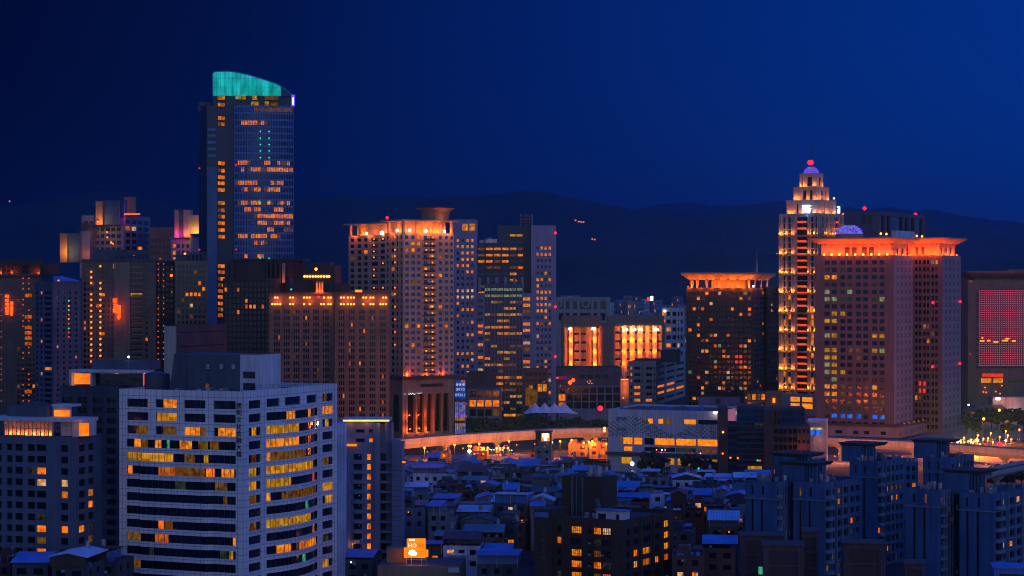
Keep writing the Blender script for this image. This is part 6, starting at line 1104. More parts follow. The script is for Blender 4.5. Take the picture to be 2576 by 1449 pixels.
# ---------------------------------------------------------------- grey apartment block at left edge and the one behind
FC = [(.03, .09), (.16, .24), (.32, .40), (.45, .58), (.65, .78), (.86, .93)]
ff = {(4, 2): 'lit_pale', (4, 3): 'lit_pale', (3, 2): 'lit_faint', (4, 4): 'lit_dim', (5, 3): 'lit_pale', (5, 4): 'lit_deep', (4, 5): 'lit_faint', (4, 7): 'lit_orange', (4, 8): 'lit_dim', (4, 9): 'lit_orange', (5, 7): 'lit_orange', (4, 10): 'lit_pale'}
b = tower('apartment_building', 'grey apartment block at the left edge with an orange-lit rooftop pergola', 'apartment building', 191, 550, 18, -75, 256, 1099, 'grey_wall', dict(cols=[(.02, .12), (.16, .30), (.35, .40), (.43, .50), (.545, .615), (.63, .72), (.86, .925)], pitch=3.0, top=2.2, wh=1.75, glass='glass_dark', fix={(5, 2): 'lit_orange', (5, 3): 'lit_pale', (4, 2): 'lit_faint', (6, 3): 'lit_pale', (6, 4): 'lit_deep', (5, 7): 'lit_orange', (6, 7): 'lit_orange', (5, 8): 'lit_dim', (5, 9): 'lit_orange', (5, 10): 'lit_pale', (5, 6): 'lit_faint'}, d=.5), dict(cols=[(.12, .36), (.48, .70)], pitch=3.0, top=2.2, wh=1.75, fix={(1, 5): 'lit_orange', (0, 7): 'lit_orange', (1, 8): 'lit_dim', (1, 4): 'lit_deep', (1, 7): 'lit_faint'}, d=.5))
zt = b.zt; cr = MB(); zc = b.z(1062); xa, xb = b.xL(-60, .5), b.xL(196, .5)
cr.box(xa, xb + 1.2, -.3, 9, zc, zc + .9).box(b.xL(180), xb + 1.2, .4, 8, zt, zc - .02).box(b.xL(140), b.xL(182), 2.5, 8, zt, zc - .02); b.part(cr, 'crown', 'white_paint'); b.part(MB().box(b.xL(10, 1.4), b.xL(134, 1.4), 1.4, 1.8, zt, zc - .1), 'crown_wall', 'soffit'); pf = MB()
for k in range(13): x = b.xL(12 + 10 * k, .4); pf.box(x - .12, x + .12, .3, .6, zt, zc - .05)
pf.box(b.xL(10, .4), b.xL(136, .4), .3, .6, (zt + zc) / 2 - .1, (zt + zc) / 2 + .1); b.part(pf, 'pergola_frame', 'soffit')
for U in (22, 42, 62, 82, 102, 122): point(b.root, (b.xL(U, .9), 1.0, zt + .35), 190, (1, .2, .012), .15)
point(b.root, (b.xL(205, -1) , -1.0, zc - 1.0), 120, (1, .2, .012), .15); b.part(MB().box(b.xL(198, 0), b.xL(222, 0), .1, .35, zt + .3, zc - .2), 'crown_wall', 'strip_orange' if False else 'lit_wash')  # this end wall glows by itself, its orange wash put into the material
b.part(MB().box(b.xL(18, 4), b.xL(118, 4), 4, 12, zc + .9, b.z(1027)).box(b.xL(50, 5), b.xL(92, 5), 5, 10, b.z(1027), b.z(1018)), 'penthouse', 'slate_mid')
b.part(MB().box(b.xL(132, 6), b.xL(178, 6), 6, 6.4, zc + .9, zc + 3.6).box(b.xL(130, 5), b.xL(180, 5), 5, 10, zc + 3.6, zc + 4.2), 'roof_frame', 'white_paint'); b.part(MB().box(b.xL(136, 5.7), b.xL(174, 5.7), 5.7, 5.95, zc + 1.0, zc + 2.6), 'roof_light', 'lit_wash')
b = tower('apartment_building', 'dark apartment block with a white rooftop frame and orange-lit panel, behind the white office', 'apartment building', 300, 640, 12, 149, 430, 972, 'house_grey', dict(cols=[(.05, .22), (.32, .46), (.56, .72), (.8, .94)], pitch=3.05, top=3.4, wh=1.7, p=.05, pal=['lit_deep', 'lit_faint'], seed=2, d=.7), dict(n=7, wr=.7, pitch=3.05, top=3.4, wh=1.9, p=.16, pal=['lit_orange', 'lit_deep', 'lit_dim'], seed=3, d=.9))
zt = b.zt; zc = b.z(938); fm = MB(); xa, xb = b.xL(175, 1), b.xL(365, 1); fm.box(xa, xb, .6, 9, zc, zc + .8).box(xa, xa + .7, .7, 8, zt, zc - .01).box(b.xL(228, 1), b.xL(231, 1), .7, 8, zt, zc - .01).box(xb - .6, xb, .7, 8, zt, zc - .01); b.part(fm, 'roof_frame', 'white_paint'); b.part(MB().box(b.xL(181, 3), b.xL(226, 3), 3, 3.3, zt + .4, zc - .4), 'roof_panel', 'lit_wash'); point(b.root, (b.xL(204, 1.2), 1.2, zt + .5), 200, (1, .22, .015), .2)  # the roof panel emits: the lit soffit's orange is put into its material
b.part(MB().box(b.xL(362, .4), b.xL(365, .4), .3, .5, zt + .4, zc), 'light_strip', 'sign_red'); b.part(MB().box(b.xL(234, 4), b.xL(364, 4), 4, 8, zt, zc - .5), 'penthouse', 'glass_navy'); b.part(MB().box(b.xL(230, 5), b.xL(382, 5), 5, 12, zc + .8, b.z(908)).box(b.xL(352, 4.4), b.xL(381, 4.4), 4.4, 4.95, zc + .8, b.z(911)), 'penthouse', 'slate_mid')
b.lamp((b.xL(322, 4), 4.5, b.z(899)), .32, 'lamp_white', 'roof_lamp'); b.part(MB().tube((b.xL(322, 4), 4.6, zc + .8), (b.xL(322, 4), 4.6, b.z(900)), .06, 5), 'lamp_post', 'steel')
# ---------------------------------------------------------------- grey slim tower with orange cornice
b = Bld('apartment_building', 'slim blue-grey apartment tower with orange-lit cornices and one lit window on each floor', 'apartment building', 985, 645, 0)
zt = b.z(1060); F4 = [(.10, .19), (.24, .31), (.44, .66), (.80, .90)]
mb = MB(); x0, x1 = b.xL(848), b.xL(942); rws = rows_(zt, 9.9, 3.0, 1.75)
b.face(mb, 0, 'L', x0, x1, 0, zt, fr(x0, x1, F4), rws, .6, pick(0, PAL, 'glass_dark', 1, {(3, j): 'lit_deep' if j in (3, 5) else 'lit_orange' for j in range(0, 20)})); mb.poly(((x0, 0, 0), (x0, 14, 0), (x0, 14, zt), (x0, 0, zt))); mb.poly(((x0, 0, zt), (x1, 0, zt), (x1, 14, zt), (x0, 14, zt)))
mb.box(x1 + .01, b.xL(985, 3), 3, 14, 0, zt - 1); b.part(mb, 'wall', 'light_grey')
rc = MB(); a0, a1 = b.xL(958, 2.95), b.xL(984, 2.95)
for z0, z1 in rws: b.win(((a0, 2.9, z0 - .4), (a0 + 1.6, 2.9, z0 - .4), (a0 + 1.6, 2.9, z1), (a0, 2.9, z1)), 'glass_dark'); rc.box(b.xL(956), b.xL(984), .3, 2.9, z0 - 1.1, z0 - .5)
split(rc, 'balcony', b.root, 'light_grey'); cy = MB(); cy.cyl(x1 + .6, .2, 1.15, 0, 1.15, zt - .5, 16); cy.cyl(b.xL(877), -.1, .75, 0, .75, b.z(1122), 12).cyl(b.xL(972, 0), .4, .5, b.z(1110), .5, zt, 10); split(cy, 'round_pier', b.root, 'light_grey')
sp = MB()
for z0, z1 in rws: sp.loft([(b.xL(880), -.03, z0 - 1.15), (b.xL(893), -.75, z0 - 1.15), (b.xL(915), -.75, z0 - 1.15), (b.xL(928), -.03, z0 - 1.15)], [(b.xL(880), -.03, z0 - .15), (b.xL(893), -.75, z0 - .15), (b.xL(915), -.75, z0 - .15), (b.xL(928), -.03, z0 - .15)])
split(sp, 'bay_sill', b.root, 'light_grey')
for k, (z0, z1) in enumerate(rws): 
    if k in (0, 3, 4, 5, 7, 10): b.lamp((b.xL(904), -.25, z1 - .5), .13, 'lamp_small_red', 'red_lamp')
xr0, xr1 = b.xL(985.2, -.5), b.xL(1018, 4); zr = b.z(1112); w = MB(); w.loft([(xr0, -.5, 0), (b.xL(1011, -1.5), -1.5, 0), (xr1, 4, 0), (xr0, 13, 0)], [(xr0, -.5, zr), (b.xL(1011, -1.5), -1.5, zr), (xr1, 4, zr), (xr0, 13, zr)]); b.part(w, 'wall', 'light_grey')
pn = MB()
for j in range(8):
    z = b.z(1174 + 25 * j); xa, xb = b.xL(989, -.6), b.xL(1009, -1.4)
    for za, zb_ in ((z, z + .08), (z - 1.1, z - 1.02)): pn.loft([(xa, -.68, za), (xb, -1.5, za), (xb, -1.4, za), (xa, -.58, za)], [(xa, -.68, zb_), (xb, -1.5, zb_), (xb, -1.4, zb_), (xa, -.58, zb_)])
split(pn, 'panel_frame', b.root, 'grey_roof'); b.part(MB().box(b.xL(862, -.8), b.xL(980, -.8), -.8, 12, zt, zt + .7), 'cornice', 'white_paint'); b.part(MB().box(b.xL(863, -1), b.xL(979, -1), -1.0, -.82, zt + .05, zt + .45), 'light_strip', 'strip_orange'); b.part(MB().box(b.xL(846, -1), b.xL(897, -1), -1, -.03, b.z(1122), b.z(1117)), 'light_strip', 'sign_panel'); b.part(MB().box(b.xL(1011.5, -1), b.xL(1020, -1), -1.2, -.4, b.z(1164), b.z(1160)), 'light_strip', 'sign_panel')
for U in (880, 920, 960): point(b.root, (b.xL(U, -1.6), -1.6, zt - .2), 90, (1, .3, .05), .3)
b.win(((b.xL(896), -.05, b.z(1088)), (b.xL(917), -.05, b.z(1088)), (b.xL(917), -.05, b.z(1080)), (b.xL(896), -.05, b.z(1080))), 'glass_dark'); b.win(((b.xL(928), -.05, b.z(1088)), (b.xL(938), -.05, b.z(1088)), (b.xL(938), -.05, b.z(1080)), (b.xL(928), -.05, b.z(1080))), 'glass_dark'); b.win(((b.xL(896), -.05, b.z(1112)), (b.xL(917), -.05, b.z(1112)), (b.xL(917), -.05, b.z(1103)), (b.xL(896), -.05, b.z(1103))), 'glass_dark'); b.win(((b.xL(929), -.05, b.z(1112)), (b.xL(938), -.05, b.z(1112)), (b.xL(938), -.05, b.z(1103)), (b.xL(929), -.05, b.z(1103))), 'lit_orange'); b.finish()
b = Bld('roof_tank_house', 'pale roof box with stepped edge beside the white office, left of the slim tower', 'roof room', 848, 600, 0); b.part(MB().box(b.xL(846), b.xL(868), 0, 6, 0, b.z(1066)).box(b.xL(846), b.xL(864), -.5, -.02, b.z(1095), b.z(1068)), 'wall', 'sheet_pale')
# ---------------------------------------------------------------- brown brick apartment block in the foreground
b = Bld('apartment_building', 'dark brown brick apartment block with many lit windows and faint vertical characters', 'apartment building', 1570, 555, 30)
la = b.la = -b.xL(1378); lb = b.lb = b.yR(1696); zt = b.z(1309)
mb = MB(); shell(b, mb, la, lb, 0, zt, 0, 1, 1.0); GL = 'glass_brown'
cl = fr(-la, 0, [(.12, .18), (.31, .45), (.54, .57), (.605, .705), (.72, .83)])
lt = {(1, 0): 'lit_amber', (3, 0): 'lit_orange', (4, 0): 'lit_pale', (0, 1): 'lit_deep', (3, 1): 'lit_faint', (1, 2): 'lit_amber', (3, 2): 'lit_dim', (3, 3): 'lit_orange', (4, 3): 'lit_faint', (1, 3): 'lit_orange', (3, 4): 'lit_dim', (1, 4): 'lit_amber', (0, 4): 'lit_faint', (4, 4): 'lit_red'}
rw = rows_(zt, 2.4, 3.0, 1.7)
b.face(mb, 0, 'L', -la, 0, 0, zt, cl, rw, .45, lambda i, j: {(1, 1): GL, (1, 0): 'lit_amber'}.get((i, j), lt.get((i, j), GL)))
rr = random.Random(5); cR = fr(0, lb, [(.05, .11), (.18, .28), (.36, .52), (.60, .70), (.78, .90)])
b.face(mb, 0, 'R', 0, lb, 0, zt, cR, rw, .45, lambda i, j: rr.choice(['lit_orange', 'lit_amber', 'lit_pale', 'lit_deep']) if rr.random() < .22 and i != 0 else 'glass_dark')
b.part(mb, 'wall', ('deep_brown', 'dark_roof')); b.finish()
fm = MB()
for i in (1, 3, 4):
    for z0, z1 in rw:
        n = 5 if i == 1 else 4
        for k in range(n + 1): a = cl[i][0] + (cl[i][1] - cl[i][0]) * k / n; fm.box(a - .05, a + .05, -.12, -.04, z0, z1)
        fm.box(cl[i][0], cl[i][1], -.12, -.04, z0 + .6, z0 + .68)
for c in cR[1:]:
    for z0, z1 in rw:
        for k in range(4): a = c[0] + (c[1] - c[0]) * k / 3; fm.box(.04, .12, a - .05, a + .05, z0, z1)
split(fm, 'window_frame', b.root, 'dark_metal'); sl = MB()
for z0, z1 in rw: sl.box(cl[1][0] - .3, cl[1][1] + .3, -.9, -.03, z0 - .5, z0 - .05); sl.box(cl[3][0] + .8, cl[3][0] + 3.0, -.8, -.03, z0 - 1.1, z0 - .1)
split(sl, 'window_box', b.root, 'house_brown')
for z0, z1 in rw[1:]:
    for a in (cl[2][0], cl[3][1] + .15):
        if R.random() < .7: b.part(MB().box(a, a + .75, -.42, -.02, z0 + .3, z0 + .85).cyl(a + .36, -.3, .05, z0 + .28, .05, z0 + .3, 6), 'air_conditioner', 'steel')
gr_ = MB()
for a in (.315, .565, .74): gr_.box(-.02 + .04, .5, lb * a - .35, lb * a + .35, 0, zt + .1)
split(gr_, 'pier', b.root, 'dark_brown')
tw = MB(); xt0, xt1 = b.xL(1344, -1.5), -la + 2; tw.box(xt0, xt1, -1.5, 8, 0, b.z(1292)).box(xt0 - .2, xt1 - 1, -1.7, -1.52, b.z(1312), b.z(1298)); b.part(tw, 'stair_tower', 'deep_brown'); b.part(MB().box(xt0 + .2, xt1 - .8, -1.75, -1.71, b.z(1312), b.z(1299)), 'wall_panel', 'sheet_blue')
for k, ch in enumerate('人文皇家大樓'): text(ch, b.root, (b.xL(1366.5, -1.6), -1.58, b.z(1342 + 14.7 * k)), 1.3, 'house_tan', ext=.05, name='sign_character')
pz = MB(); yb = 12; pz.box(b.xL(1413, yb), b.xL(1513, yb), yb, yb + 9, zt - 1, b.z(1207, 0, yb)); b.part(pz, 'penthouse', 'deep_brown'); pi = MB()
for U, w in ((1437, .5), (1440, .3), (1464, .3), (1449, .3)): pi.box(b.xL(U, yb - .3), b.xL(U, yb - .3) + w, yb - .4, yb - .05, zt - 1, b.z(1207, 0, yb))
split(pi, 'drain_pipe', b.root, 'grey_wall'); st = MB()
for U in (1487, 1507): x = b.xL(U, yb + 3); z = b.z(1207, 0, yb); st.cyl(x, yb + 3, .85, z + .6, .85, z + 2.6, 14).cyl(x, yb + 3, .85, z + 2.6, .15, z + 3.0, 14).box(x - .7, x + .7, yb + 2.3, yb + 3.7, z, z + .6)
b.part(st, 'water_tank', 'steel'); b.part(MB().loft([(b.xL(1505, yb - 3), yb - 3, zt - 1), (b.xL(1515, yb - 3), yb - 3, zt - 1), (b.xL(1515, yb - 3), yb - 2, zt - 1), (b.xL(1505, yb - 3), yb - 2, zt - 1)], [(b.xL(1497, yb - 3), yb - 3, zt + 4), (b.xL(1503, yb - 3), yb - 3, zt + 4), (b.xL(1503, yb - 3), yb - 2, zt + 4), (b.xL(1497, yb - 3), yb - 2, zt + 4)]), 'awning', 'slate_mid')
rm = MB(); x0, x1 = b.xL(1499, 1), -.4; zz = zt + 2.2; b.face(rm, 0, 'L', x0, x1, zt - .99, zz, fr(x0, x1, [(.07, .35), (.7, .82)]), [(zt - .4, zt + 1.3)], .25, lambda i, j: 'glass_navy', 1); rm.poly(((x1, 1, zt - 1), (x1, 4, zt - 1), (x1, 4, zz), (x1, 1, zz))); rm.poly(((x0, 1, zt - 1), (x0, 4, zt - 1), (x0, 4, zz), (x0, 1, zz))); rm.box(x0 - .4, x1 + .5, .5, 4.6, zz, zz + .15, 1); b.part(rm, 'roof_room', ('white_paint', 'sheet_blue')); b.finish()
ac = MB()
for k in range(9): x = R.uniform(-la * .9, -6); y = R.uniform(3, 10); ac.box(x, x + R.uniform(.5, 1.6), y, y + R.uniform(.4, 1), zt - 1, zt - 1 + R.uniform(.5, 1.6))
split(ac, 'roof_unit', b.root, 'steel')
# ---------------------------------------------------------------- grey-blue slab apartments on the right
SL = [('left-hand', 1875, 1953, 1212.6, 592, 1990, 36), ('', 1995.5, 2073, 1215.5, 590, 2168, 36), ('', 2137, 2206, 1161, 640, 2275, 36), ('', 2322, 2391, 1152.5, 690, 2450, 36), ('', 2280.5, 2365, 1232.7, 590, 2412, 36), ('', 2413.7, 2499.7, 1242.7, 585, 2610, 36)]
LB = ['leftmost grey apartment slab of the right-hand estate, behind the mauve stucco parapets', 'grey apartment slab with a gridded balcony side, second from the left in the right-hand estate', 'tall grey apartment slab in the middle of the right-hand estate, below the viaduct', 'farthest grey apartment slab of the right-hand estate, under the long viaduct', 'grey apartment slab with a lit stair recess, second from the right in the estate', 'grey apartment slab with lit side windows at the right edge of the estate']
TW = {0: (1948, 2003, 2036, 1142, 14), 1: (1968, 2024, 2061, 1167, 3), 2: (2117, 2167, 2200, 1118, 5), 3: (2299, 2356, 2379, 1109.5, 5), 5: (2379, 2439, 2475, 1187, 3)}
for k, (_, U0, U1, V, D, Ur, r) in enumerate(SL):
    b = Bld('apartment_building', LB[k], 'apartment building', U1, D, r, 'grey slab apartment estate at the right'); la = b.la = -b.xL(U0); zt = b.z(V); lb = b.lb = min(40, b.yR(Ur)); led = zt - 4.8
    m = 'dusk_blue_wall'; mb = MB(); shell(b, mb, la, lb, 0, zt, 0, 1, .9)
    b.face(mb, 0, 'L', -la, 0, led, zt, fr(-la, 0, [(.19, .26), (.53, .60)]), [(led + .9, led + 3.4)], .4, pick(.15, ['lit_dim'], 'glass_brown', k)); b.face(mb, 0, 'L', -la, 0, 0, led, fr(-la, 0, [(.08, .19), (.20, .265), (.27, .49), (.50, .565), (.57, .9)]), [(0.6, led - .4)], .35, lambda i, j: 'glass_brown' if i in (1, 3) else None)
    fl_ = rows_(zt, 2.0, 3.0, 1.6)
    b.face(mb, 0, 'R', 0, lb, 0, zt, fr(0, lb, [(.05, .16), (.2, .27), (.34, .46), (.50, .62), (.70, .80), (.85, .95)]), fl_, .6, pick(.2, ['lit_dim', 'lit_orange', 'lit_deep', 'lit_pale', 'lit_faint'], 'glass_dark', 30 + k)); b.part(mb, 'wall', (m, 'dark_roof')); b.finish()
    lg = MB(); lg.box(-la - .3, .35, -.4, -.03, led - .25, led + .05).box(.03, .5, 0, lb * .3, led - .25, led + .05)
    b.part(lg, 'ledge', 'light_grey'); bl = MB()
    for z0, z1 in fl_:
        bl.box(.03, 1.2, lb * .03, lb * .18, z0 - .9, z0 - .05).box(.03, .35, lb * .31, lb * .66, z0 - .75, z0 - .5)
    for u in (.32, .48, .64, .18): bl.box(.03, .4, lb * u - .12, lb * u + .12, 0, zt)
    split(bl, 'balcony', b.root, 'light_grey')
    if k in TW:
        u0, uc, u1, vt, yo = TW[k]; xa, xc = b.xL(u0, yo), b.xL(uc, yo); z1 = b.z(vt, 0, yo); kk = (u1 - 1288) / F; w_ = 6.0
        t = MB(); t.box(xa, xc, yo, yo + 9, zt - .9, z1 - .5).box(xa + (xc - xa) * .48, xa + (xc - xa) * .56, yo - .05, yo - .01, zt + .6, z1 - 2.5); stp = b.part(t, 'stair_tower', m); cp = MB(); cp.loft([(xa - .1, yo - .1, z1 - .9), (xc + 3.4, yo - .1, z1 - .9), (xc + 3.4, yo + 9.1, z1 - .9), (xa - .1, yo + 9.1, z1 - .9)], [(xa - .9, yo - .9, z1), (xc + 4.2, yo - .9, z1), (xc + 4.2, yo + 9.9, z1), (xa - .9, yo + 9.9, z1)]); cp.build('tower_cap', stp, ('dark_roof',)); pl_ = MB()
        for q in range(4): pl_.box(xc + .2 + q * 1.0, xc + .65 + q * 1.0, yo + .4, yo + 1.0, zt - .9, z1 - .92)
        pl_.box(xc + .02, xc + 3.6, yo + 2, yo + 2.3, zt - .9, z1 - .93); split(pl_, 'tower_pillar', stp, m)
    tk = MB(); rr = random.Random(k)
    for q in range(8): x = rr.uniform(-la + 1, -2); y = rr.uniform(2, lb - 3); tk.box(x, x + rr.uniform(.5, 1.6), y, y + rr.uniform(.5, 1.5), zt - .9, zt + rr.uniform(.2, 1.5))
    split(tk, 'roof_unit', b.root, 'steel'); tk = MB()
    for q in range(3): tk.cyl(-la * rr.uniform(.15, .8), rr.uniform(3, 12), .7, zt - .9, .7, zt + 1.4, 10)
    split(tk, 'water_tank', b.root, 'steel')
    if k in (1, 5):
        y0 = 9; gp0 = b.xL(1953 if k == 1 else 2365, y0); lk = MB(); lk.box(gp0, -la - .02, y0, y0 + 14, 0, zt - .6); b.part(lk, 'stair_link', 'dark_brown')
        for j in range(10):
            z = b.z(1228 + 28 * j, 0, y0); x = b.xL(1987 if k == 1 else 2399, y0)
            if z > 2: b.part(MB().box(x - .22, x + .22, y0 - .06, y0 - .02, z - .8, z + .3), 'stair_window', 'lit_pale' if j % 3 else 'lit_dim')
# more estate roofs behind
for k, (U, V, D, w, lab) in enumerate(((2030, 1150, 760, 90, 'grey flat-roofed block half hidden behind the second slab of the right-hand estate'), (2270, 1150, 770, 80, 'grey flat-roofed block half hidden behind the tall middle slab of the estate'), (2500, 1262, 640, 120, 'grey block with roof tanks behind the rightmost slab of the estate'), (2210, 1230, 660, 70, 'grey balcony block between the tall slab and the lit stair recess slab'))):
    b = tower('apartment_building', lab, 'apartment building', U + w / 2, D, 10, U - w / 2, None, V + (12 if k < 2 else 0), 'dusk_blue_wall', dict(n=5, wr=.55, pitch=3, top=1.6, wh=1.6, p=.08, seed=k), None, lb=18, group='grey slab apartment estate at the right'); tk = MB()
    for q in range(9): x = R.uniform(-b.la, -1); tk.box(x, x + R.uniform(.5, 1.2), 1, 2, b.zt - 1, b.zt + R.uniform(.6, 2.2))
    split(tk, 'roof_unit', b.root, 'steel')
# ---------------------------------------------------------------- mauve stucco parapet buildings at the bottom right
for U0, U1, V, D, r, lab in ((1864, 1972, 1350, 500, 4, 'mauve stucco building top with slit panels, leftmost of the four at the bottom right'), (1919.6, 2022, 1374.5, 478, 6, 'mauve stucco building with a blank banded wall in front of the grey slabs'), (2020.5, 2060, 1340, 492, 6, 'narrow mauve stucco lift tower rising between two banded mauve walls'), (2121.6, 2228, 1370, 480, 6, 'mauve stucco building with a drain pipe, below the tall grey slab'), (2276, 2328, 1421.7, 478, 10, 'small mauve stucco roof house at the bottom below the lit stair recess'), (2500, 2600, 1432, 470, 10, 'blue metal roof house at the bottom right corner')):
    b = Bld('stucco_building', lab, 'building', U1, D, r); b.la = la = -b.xL(U0); lb = 9; zt = b.z(V); mt = 'sheet_blue' if 'blue metal' in lab else 'mauve_stucco'
    mb = MB(); shell(b, mb, la, lb, 0, zt, 0, 1, .5); w = b.xL(U1) - b.xL(U0)
    b.face(mb, 0, 'L', -la, 0, 0, zt, fr(-la, 0, [(.14, .86)]), [(zt - 4.2, zt - 1.2), (zt - 8, zt - 4.7), (zt - 12.2, zt - 8.6)], .18, lambda i, j: 'mauve_stucco'); b.face(mb, 0, 'R', 0, lb, 0, zt, [], [], 0, None); b.part(mb, 'wall', (mt, 'dark_roof')); b.finish('panel')
    b.part(MB().box(-la - .25, .25, -.25, lb + .2, zt - .02, zt + .22), 'parapet_cap', 'dark_brown' if mt != 'sheet_blue' else 'sheet_blue'); dp_ = MB()
    for q in (.86, .9): dp_.tube((-la * (1 - q), -.15, 0), (-la * (1 - q), -.15, zt), .06, 5)
    split(dp_, 'drain_pipe', b.root, 'grey_wall')
    if U0 == 1864: b.part(MB().box(b.xL(1908), b.xL(1920), -.3, -.22, b.z(1445), b.z(1426)), 'window', 'lit_green_dim' if 'lit_green_dim' in MATS else 'lit_teal')
# ---------------------------------------------------------------- low houses of the old quarter
USED = []
def free(x0, x1, y0, y1):
    for a, c, d, e in USED:
        if x0 < c and x1 > a and y0 < e and y1 > d: return False
    return True
def reserve(x0, x1, y0, y1): USED.append((x0, x1, y0, y1))
HOUSES = []
def house(x, y, w, d, h, rot, wallm, roofm, kind, seed, label=None, plit=.17, tank=True):
    """a narrow city house: x, y is its front right corner"""
    rr = random.Random(seed); U = 1288 + x / y * F
    b = Bld('house', label or '', 'house', U, y, rot, None if label else 'low houses of the old quarter'); la, lb = w, d; zt = h
    mb = MB(); shell(b, mb, la, lb, 0, zt, 0, 1, .8); nf = max(2, int(w / 3.2)); rw = rows_(zt, 1.2, 3.2, 1.5, max(0, zt - 8)); P = ['lit_amber', 'lit_orange', 'lit_yellow', 'lit_pale', 'lit_dim']
    b.face(mb, 0, 'L', -la, 0, 0, zt, even(-la, 0, nf, rr.uniform(.35, .6), .3), rw, .25, pick(plit, P, 'glass_dark', seed)); b.face(mb, 0, 'R', 0, lb, 0, zt, fr(0, lb, [(.2, .32), (.6, .75)]), rw, .25, pick(plit * .7, P, 'glass_dark', seed + 1)); b.part(mb, 'wall', (wallm, 'grey_roof')); b.finish()
    o = rr.uniform(.3, .8); rf = MB(); a0, a1, c0, c1 = -la - o, o, -o, lb + o
    if kind == 'gable':
        hz = zt + .1 + rr.uniform(0, 2.2); rise = rr.uniform(.9, 1.8); t = .14
        if rr.random() < .5:
            m = (c0 + c1) / 2
            for ya, za, yb_, zb_ in ((c0, hz, m, hz + rise), (m, hz + rise, c1, hz)): rf.loft([(a0, ya, za), (a1, ya, za), (a1, ya, za + t), (a0, ya, za + t)], [(a0, yb_, zb_), (a1, yb_, zb_), (a1, yb_, zb_ + t), (a0, yb_, zb_ + t)])
            ends = [[(xx, c0 + .4, zt - .2), (xx, c1 - .4, zt - .2), (xx, c1 - .4, hz), (xx, m, hz + rise - .05), (xx, c0 + .4, hz)] for xx in (a0 + .35, a1 - .35)]
        else:
            m = (a0 + a1) / 2
            for xa, za, xb_, zb_ in ((a0, hz, m, hz + rise), (m, hz + rise, a1, hz)): rf.loft([(xa, c0, za), (xa, c1, za), (xa, c1, za + t), (xa, c0, za + t)], [(xb_, c0, zb_), (xb_, c1, zb_), (xb_, c1, zb_ + t), (xb_, c0, zb_ + t)])
            ends = [[(a0 + .4, yy_, zt - .2), (a1 - .4, yy_, zt - .2), (a1 - .4, yy_, hz), (m, yy_, hz + rise - .05), (a0 + .4, yy_, hz)] for yy_ in (c0 + .35, c1 - .35)]
        gb = MB(); [gb.poly(e) for e in ends]; b.part(rf, 'roof', roofm); split(gb, 'gable', b.root, rr.choice(['sheet_grey', 'house_pale', wallm, 'dark_brown']))
    elif kind == 'shed':
        hz = zt + rr.uniform(1.8, 2.8); s = rr.uniform(-.9, .9); t = .14; x1 = a1 if rr.random() < .6 else -la * .35
        rf.loft([(a0, c0, hz - s), (x1, c0, hz - s), (x1, c0, hz - s + t), (a0, c0, hz - s + t)], [(a0, c1, hz + s), (x1, c1, hz + s), (x1, c1, hz + s + t), (a0, c1, hz + s + t)]); b.part(rf, 'roof', roofm); ps = MB()
        for px in (a0 + .5, (a0 + x1) / 2, x1 - .5): ps.box(px - .07, px + .07, c0 + .5, c0 + .64, zt - .8, hz - s).box(px - .07, px + .07, c1 - .64, c1 - .5, zt - .8, hz + s)
        split(ps, 'roof_post', b.root, 'steel'); b.part(MB().box(a0 + .7, x1 - .8, c0 + 1.5, c1 - .8, zt - .8, hz - abs(s) - .05), 'roof_room', rr.choice(['house_pale', 'sheet_grey', 'dark_brown', 'sheet_blue', 'house_grey']))
    else:
        b.part(MB().box(-la * .8, -la * .8 + rr.uniform(2.4, 3.6), lb * .4, lb * .4 + 3, zt - .8, zt + rr.uniform(1.6, 2.6)), 'stair_room', wallm)
        sm = MB(); x_ = -la * .35; sm.box(x_, -.4, lb * .2, lb * .75, zt + 1.2, zt + 1.34); [sm.box(q, q + .1, yy_, yy_ + .1, zt - .8, zt + 1.2) for q in (x_ + .1, -.6) for yy_ in (lb * .2 + .1, lb * .75 - .2)]; b.part(sm, 'canopy', roofm)
    if tank and rr.random() < .55:
        tk = MB(); tx, ty = -la * rr.uniform(.1, .9), lb * rr.uniform(.5, .9); tz = zt + (2.4 if kind != 'flat' else -.6); tk.cyl(tx, ty, .6, tz + .7, .6, tz + 2.1, 10).cyl(tx, ty, .6, tz + 2.1, .1, tz + 2.4, 10); [tk.box(tx + q - .05, tx + q + .05, ty - .05, ty + .05, zt - .8, tz + .7) for q in (-.45, .45)]; b.part(tk, 'water_tank', 'steel')
    ck = MB()
    for q in range(rr.randrange(2, 6)):
        x_, y_ = -la * rr.uniform(.05, .95), lb * rr.uniform(.02, .3); ck.box(x_, x_ + rr.uniform(.4, 1.3), y_, y_ + rr.uniform(.4, 1.0), zt - .8, zt + rr.uniform(-.2, .8))
    split(ck, 'roof_unit', b.root, rr.choice(['steel', 'house_pale', 'sheet_blue', 'sheet_red']))
    if rr.random() < .35: b.part(MB().loft([(-la * .9, -.02, zt - 2.2), (-la * .3, -.02, zt - 2.2), (-la * .3, -.02, zt - 2.1), (-la * .9, -.02, zt - 2.1)], [(-la * .9, -1.1, zt - 2.7), (-la * .3, -1.1, zt - 2.7), (-la * .3, -1.1, zt - 2.6), (-la * .9, -1.1, zt - 2.6)]), 'awning', rr.choice(['sheet_blue', 'sheet_pale', 'sheet_green']))
    if rr.random() < .3: b.part(MB().tube((-la * .2, lb * .3, zt - .8), (-la * .2, lb * .3, zt + 3.6), .05, 5).box(-la * .2 - .5, -la * .2 + .5, lb * .3 - .03, lb * .3 + .03, zt + 3.2, zt + 3.3), 'antenna', 'steel')
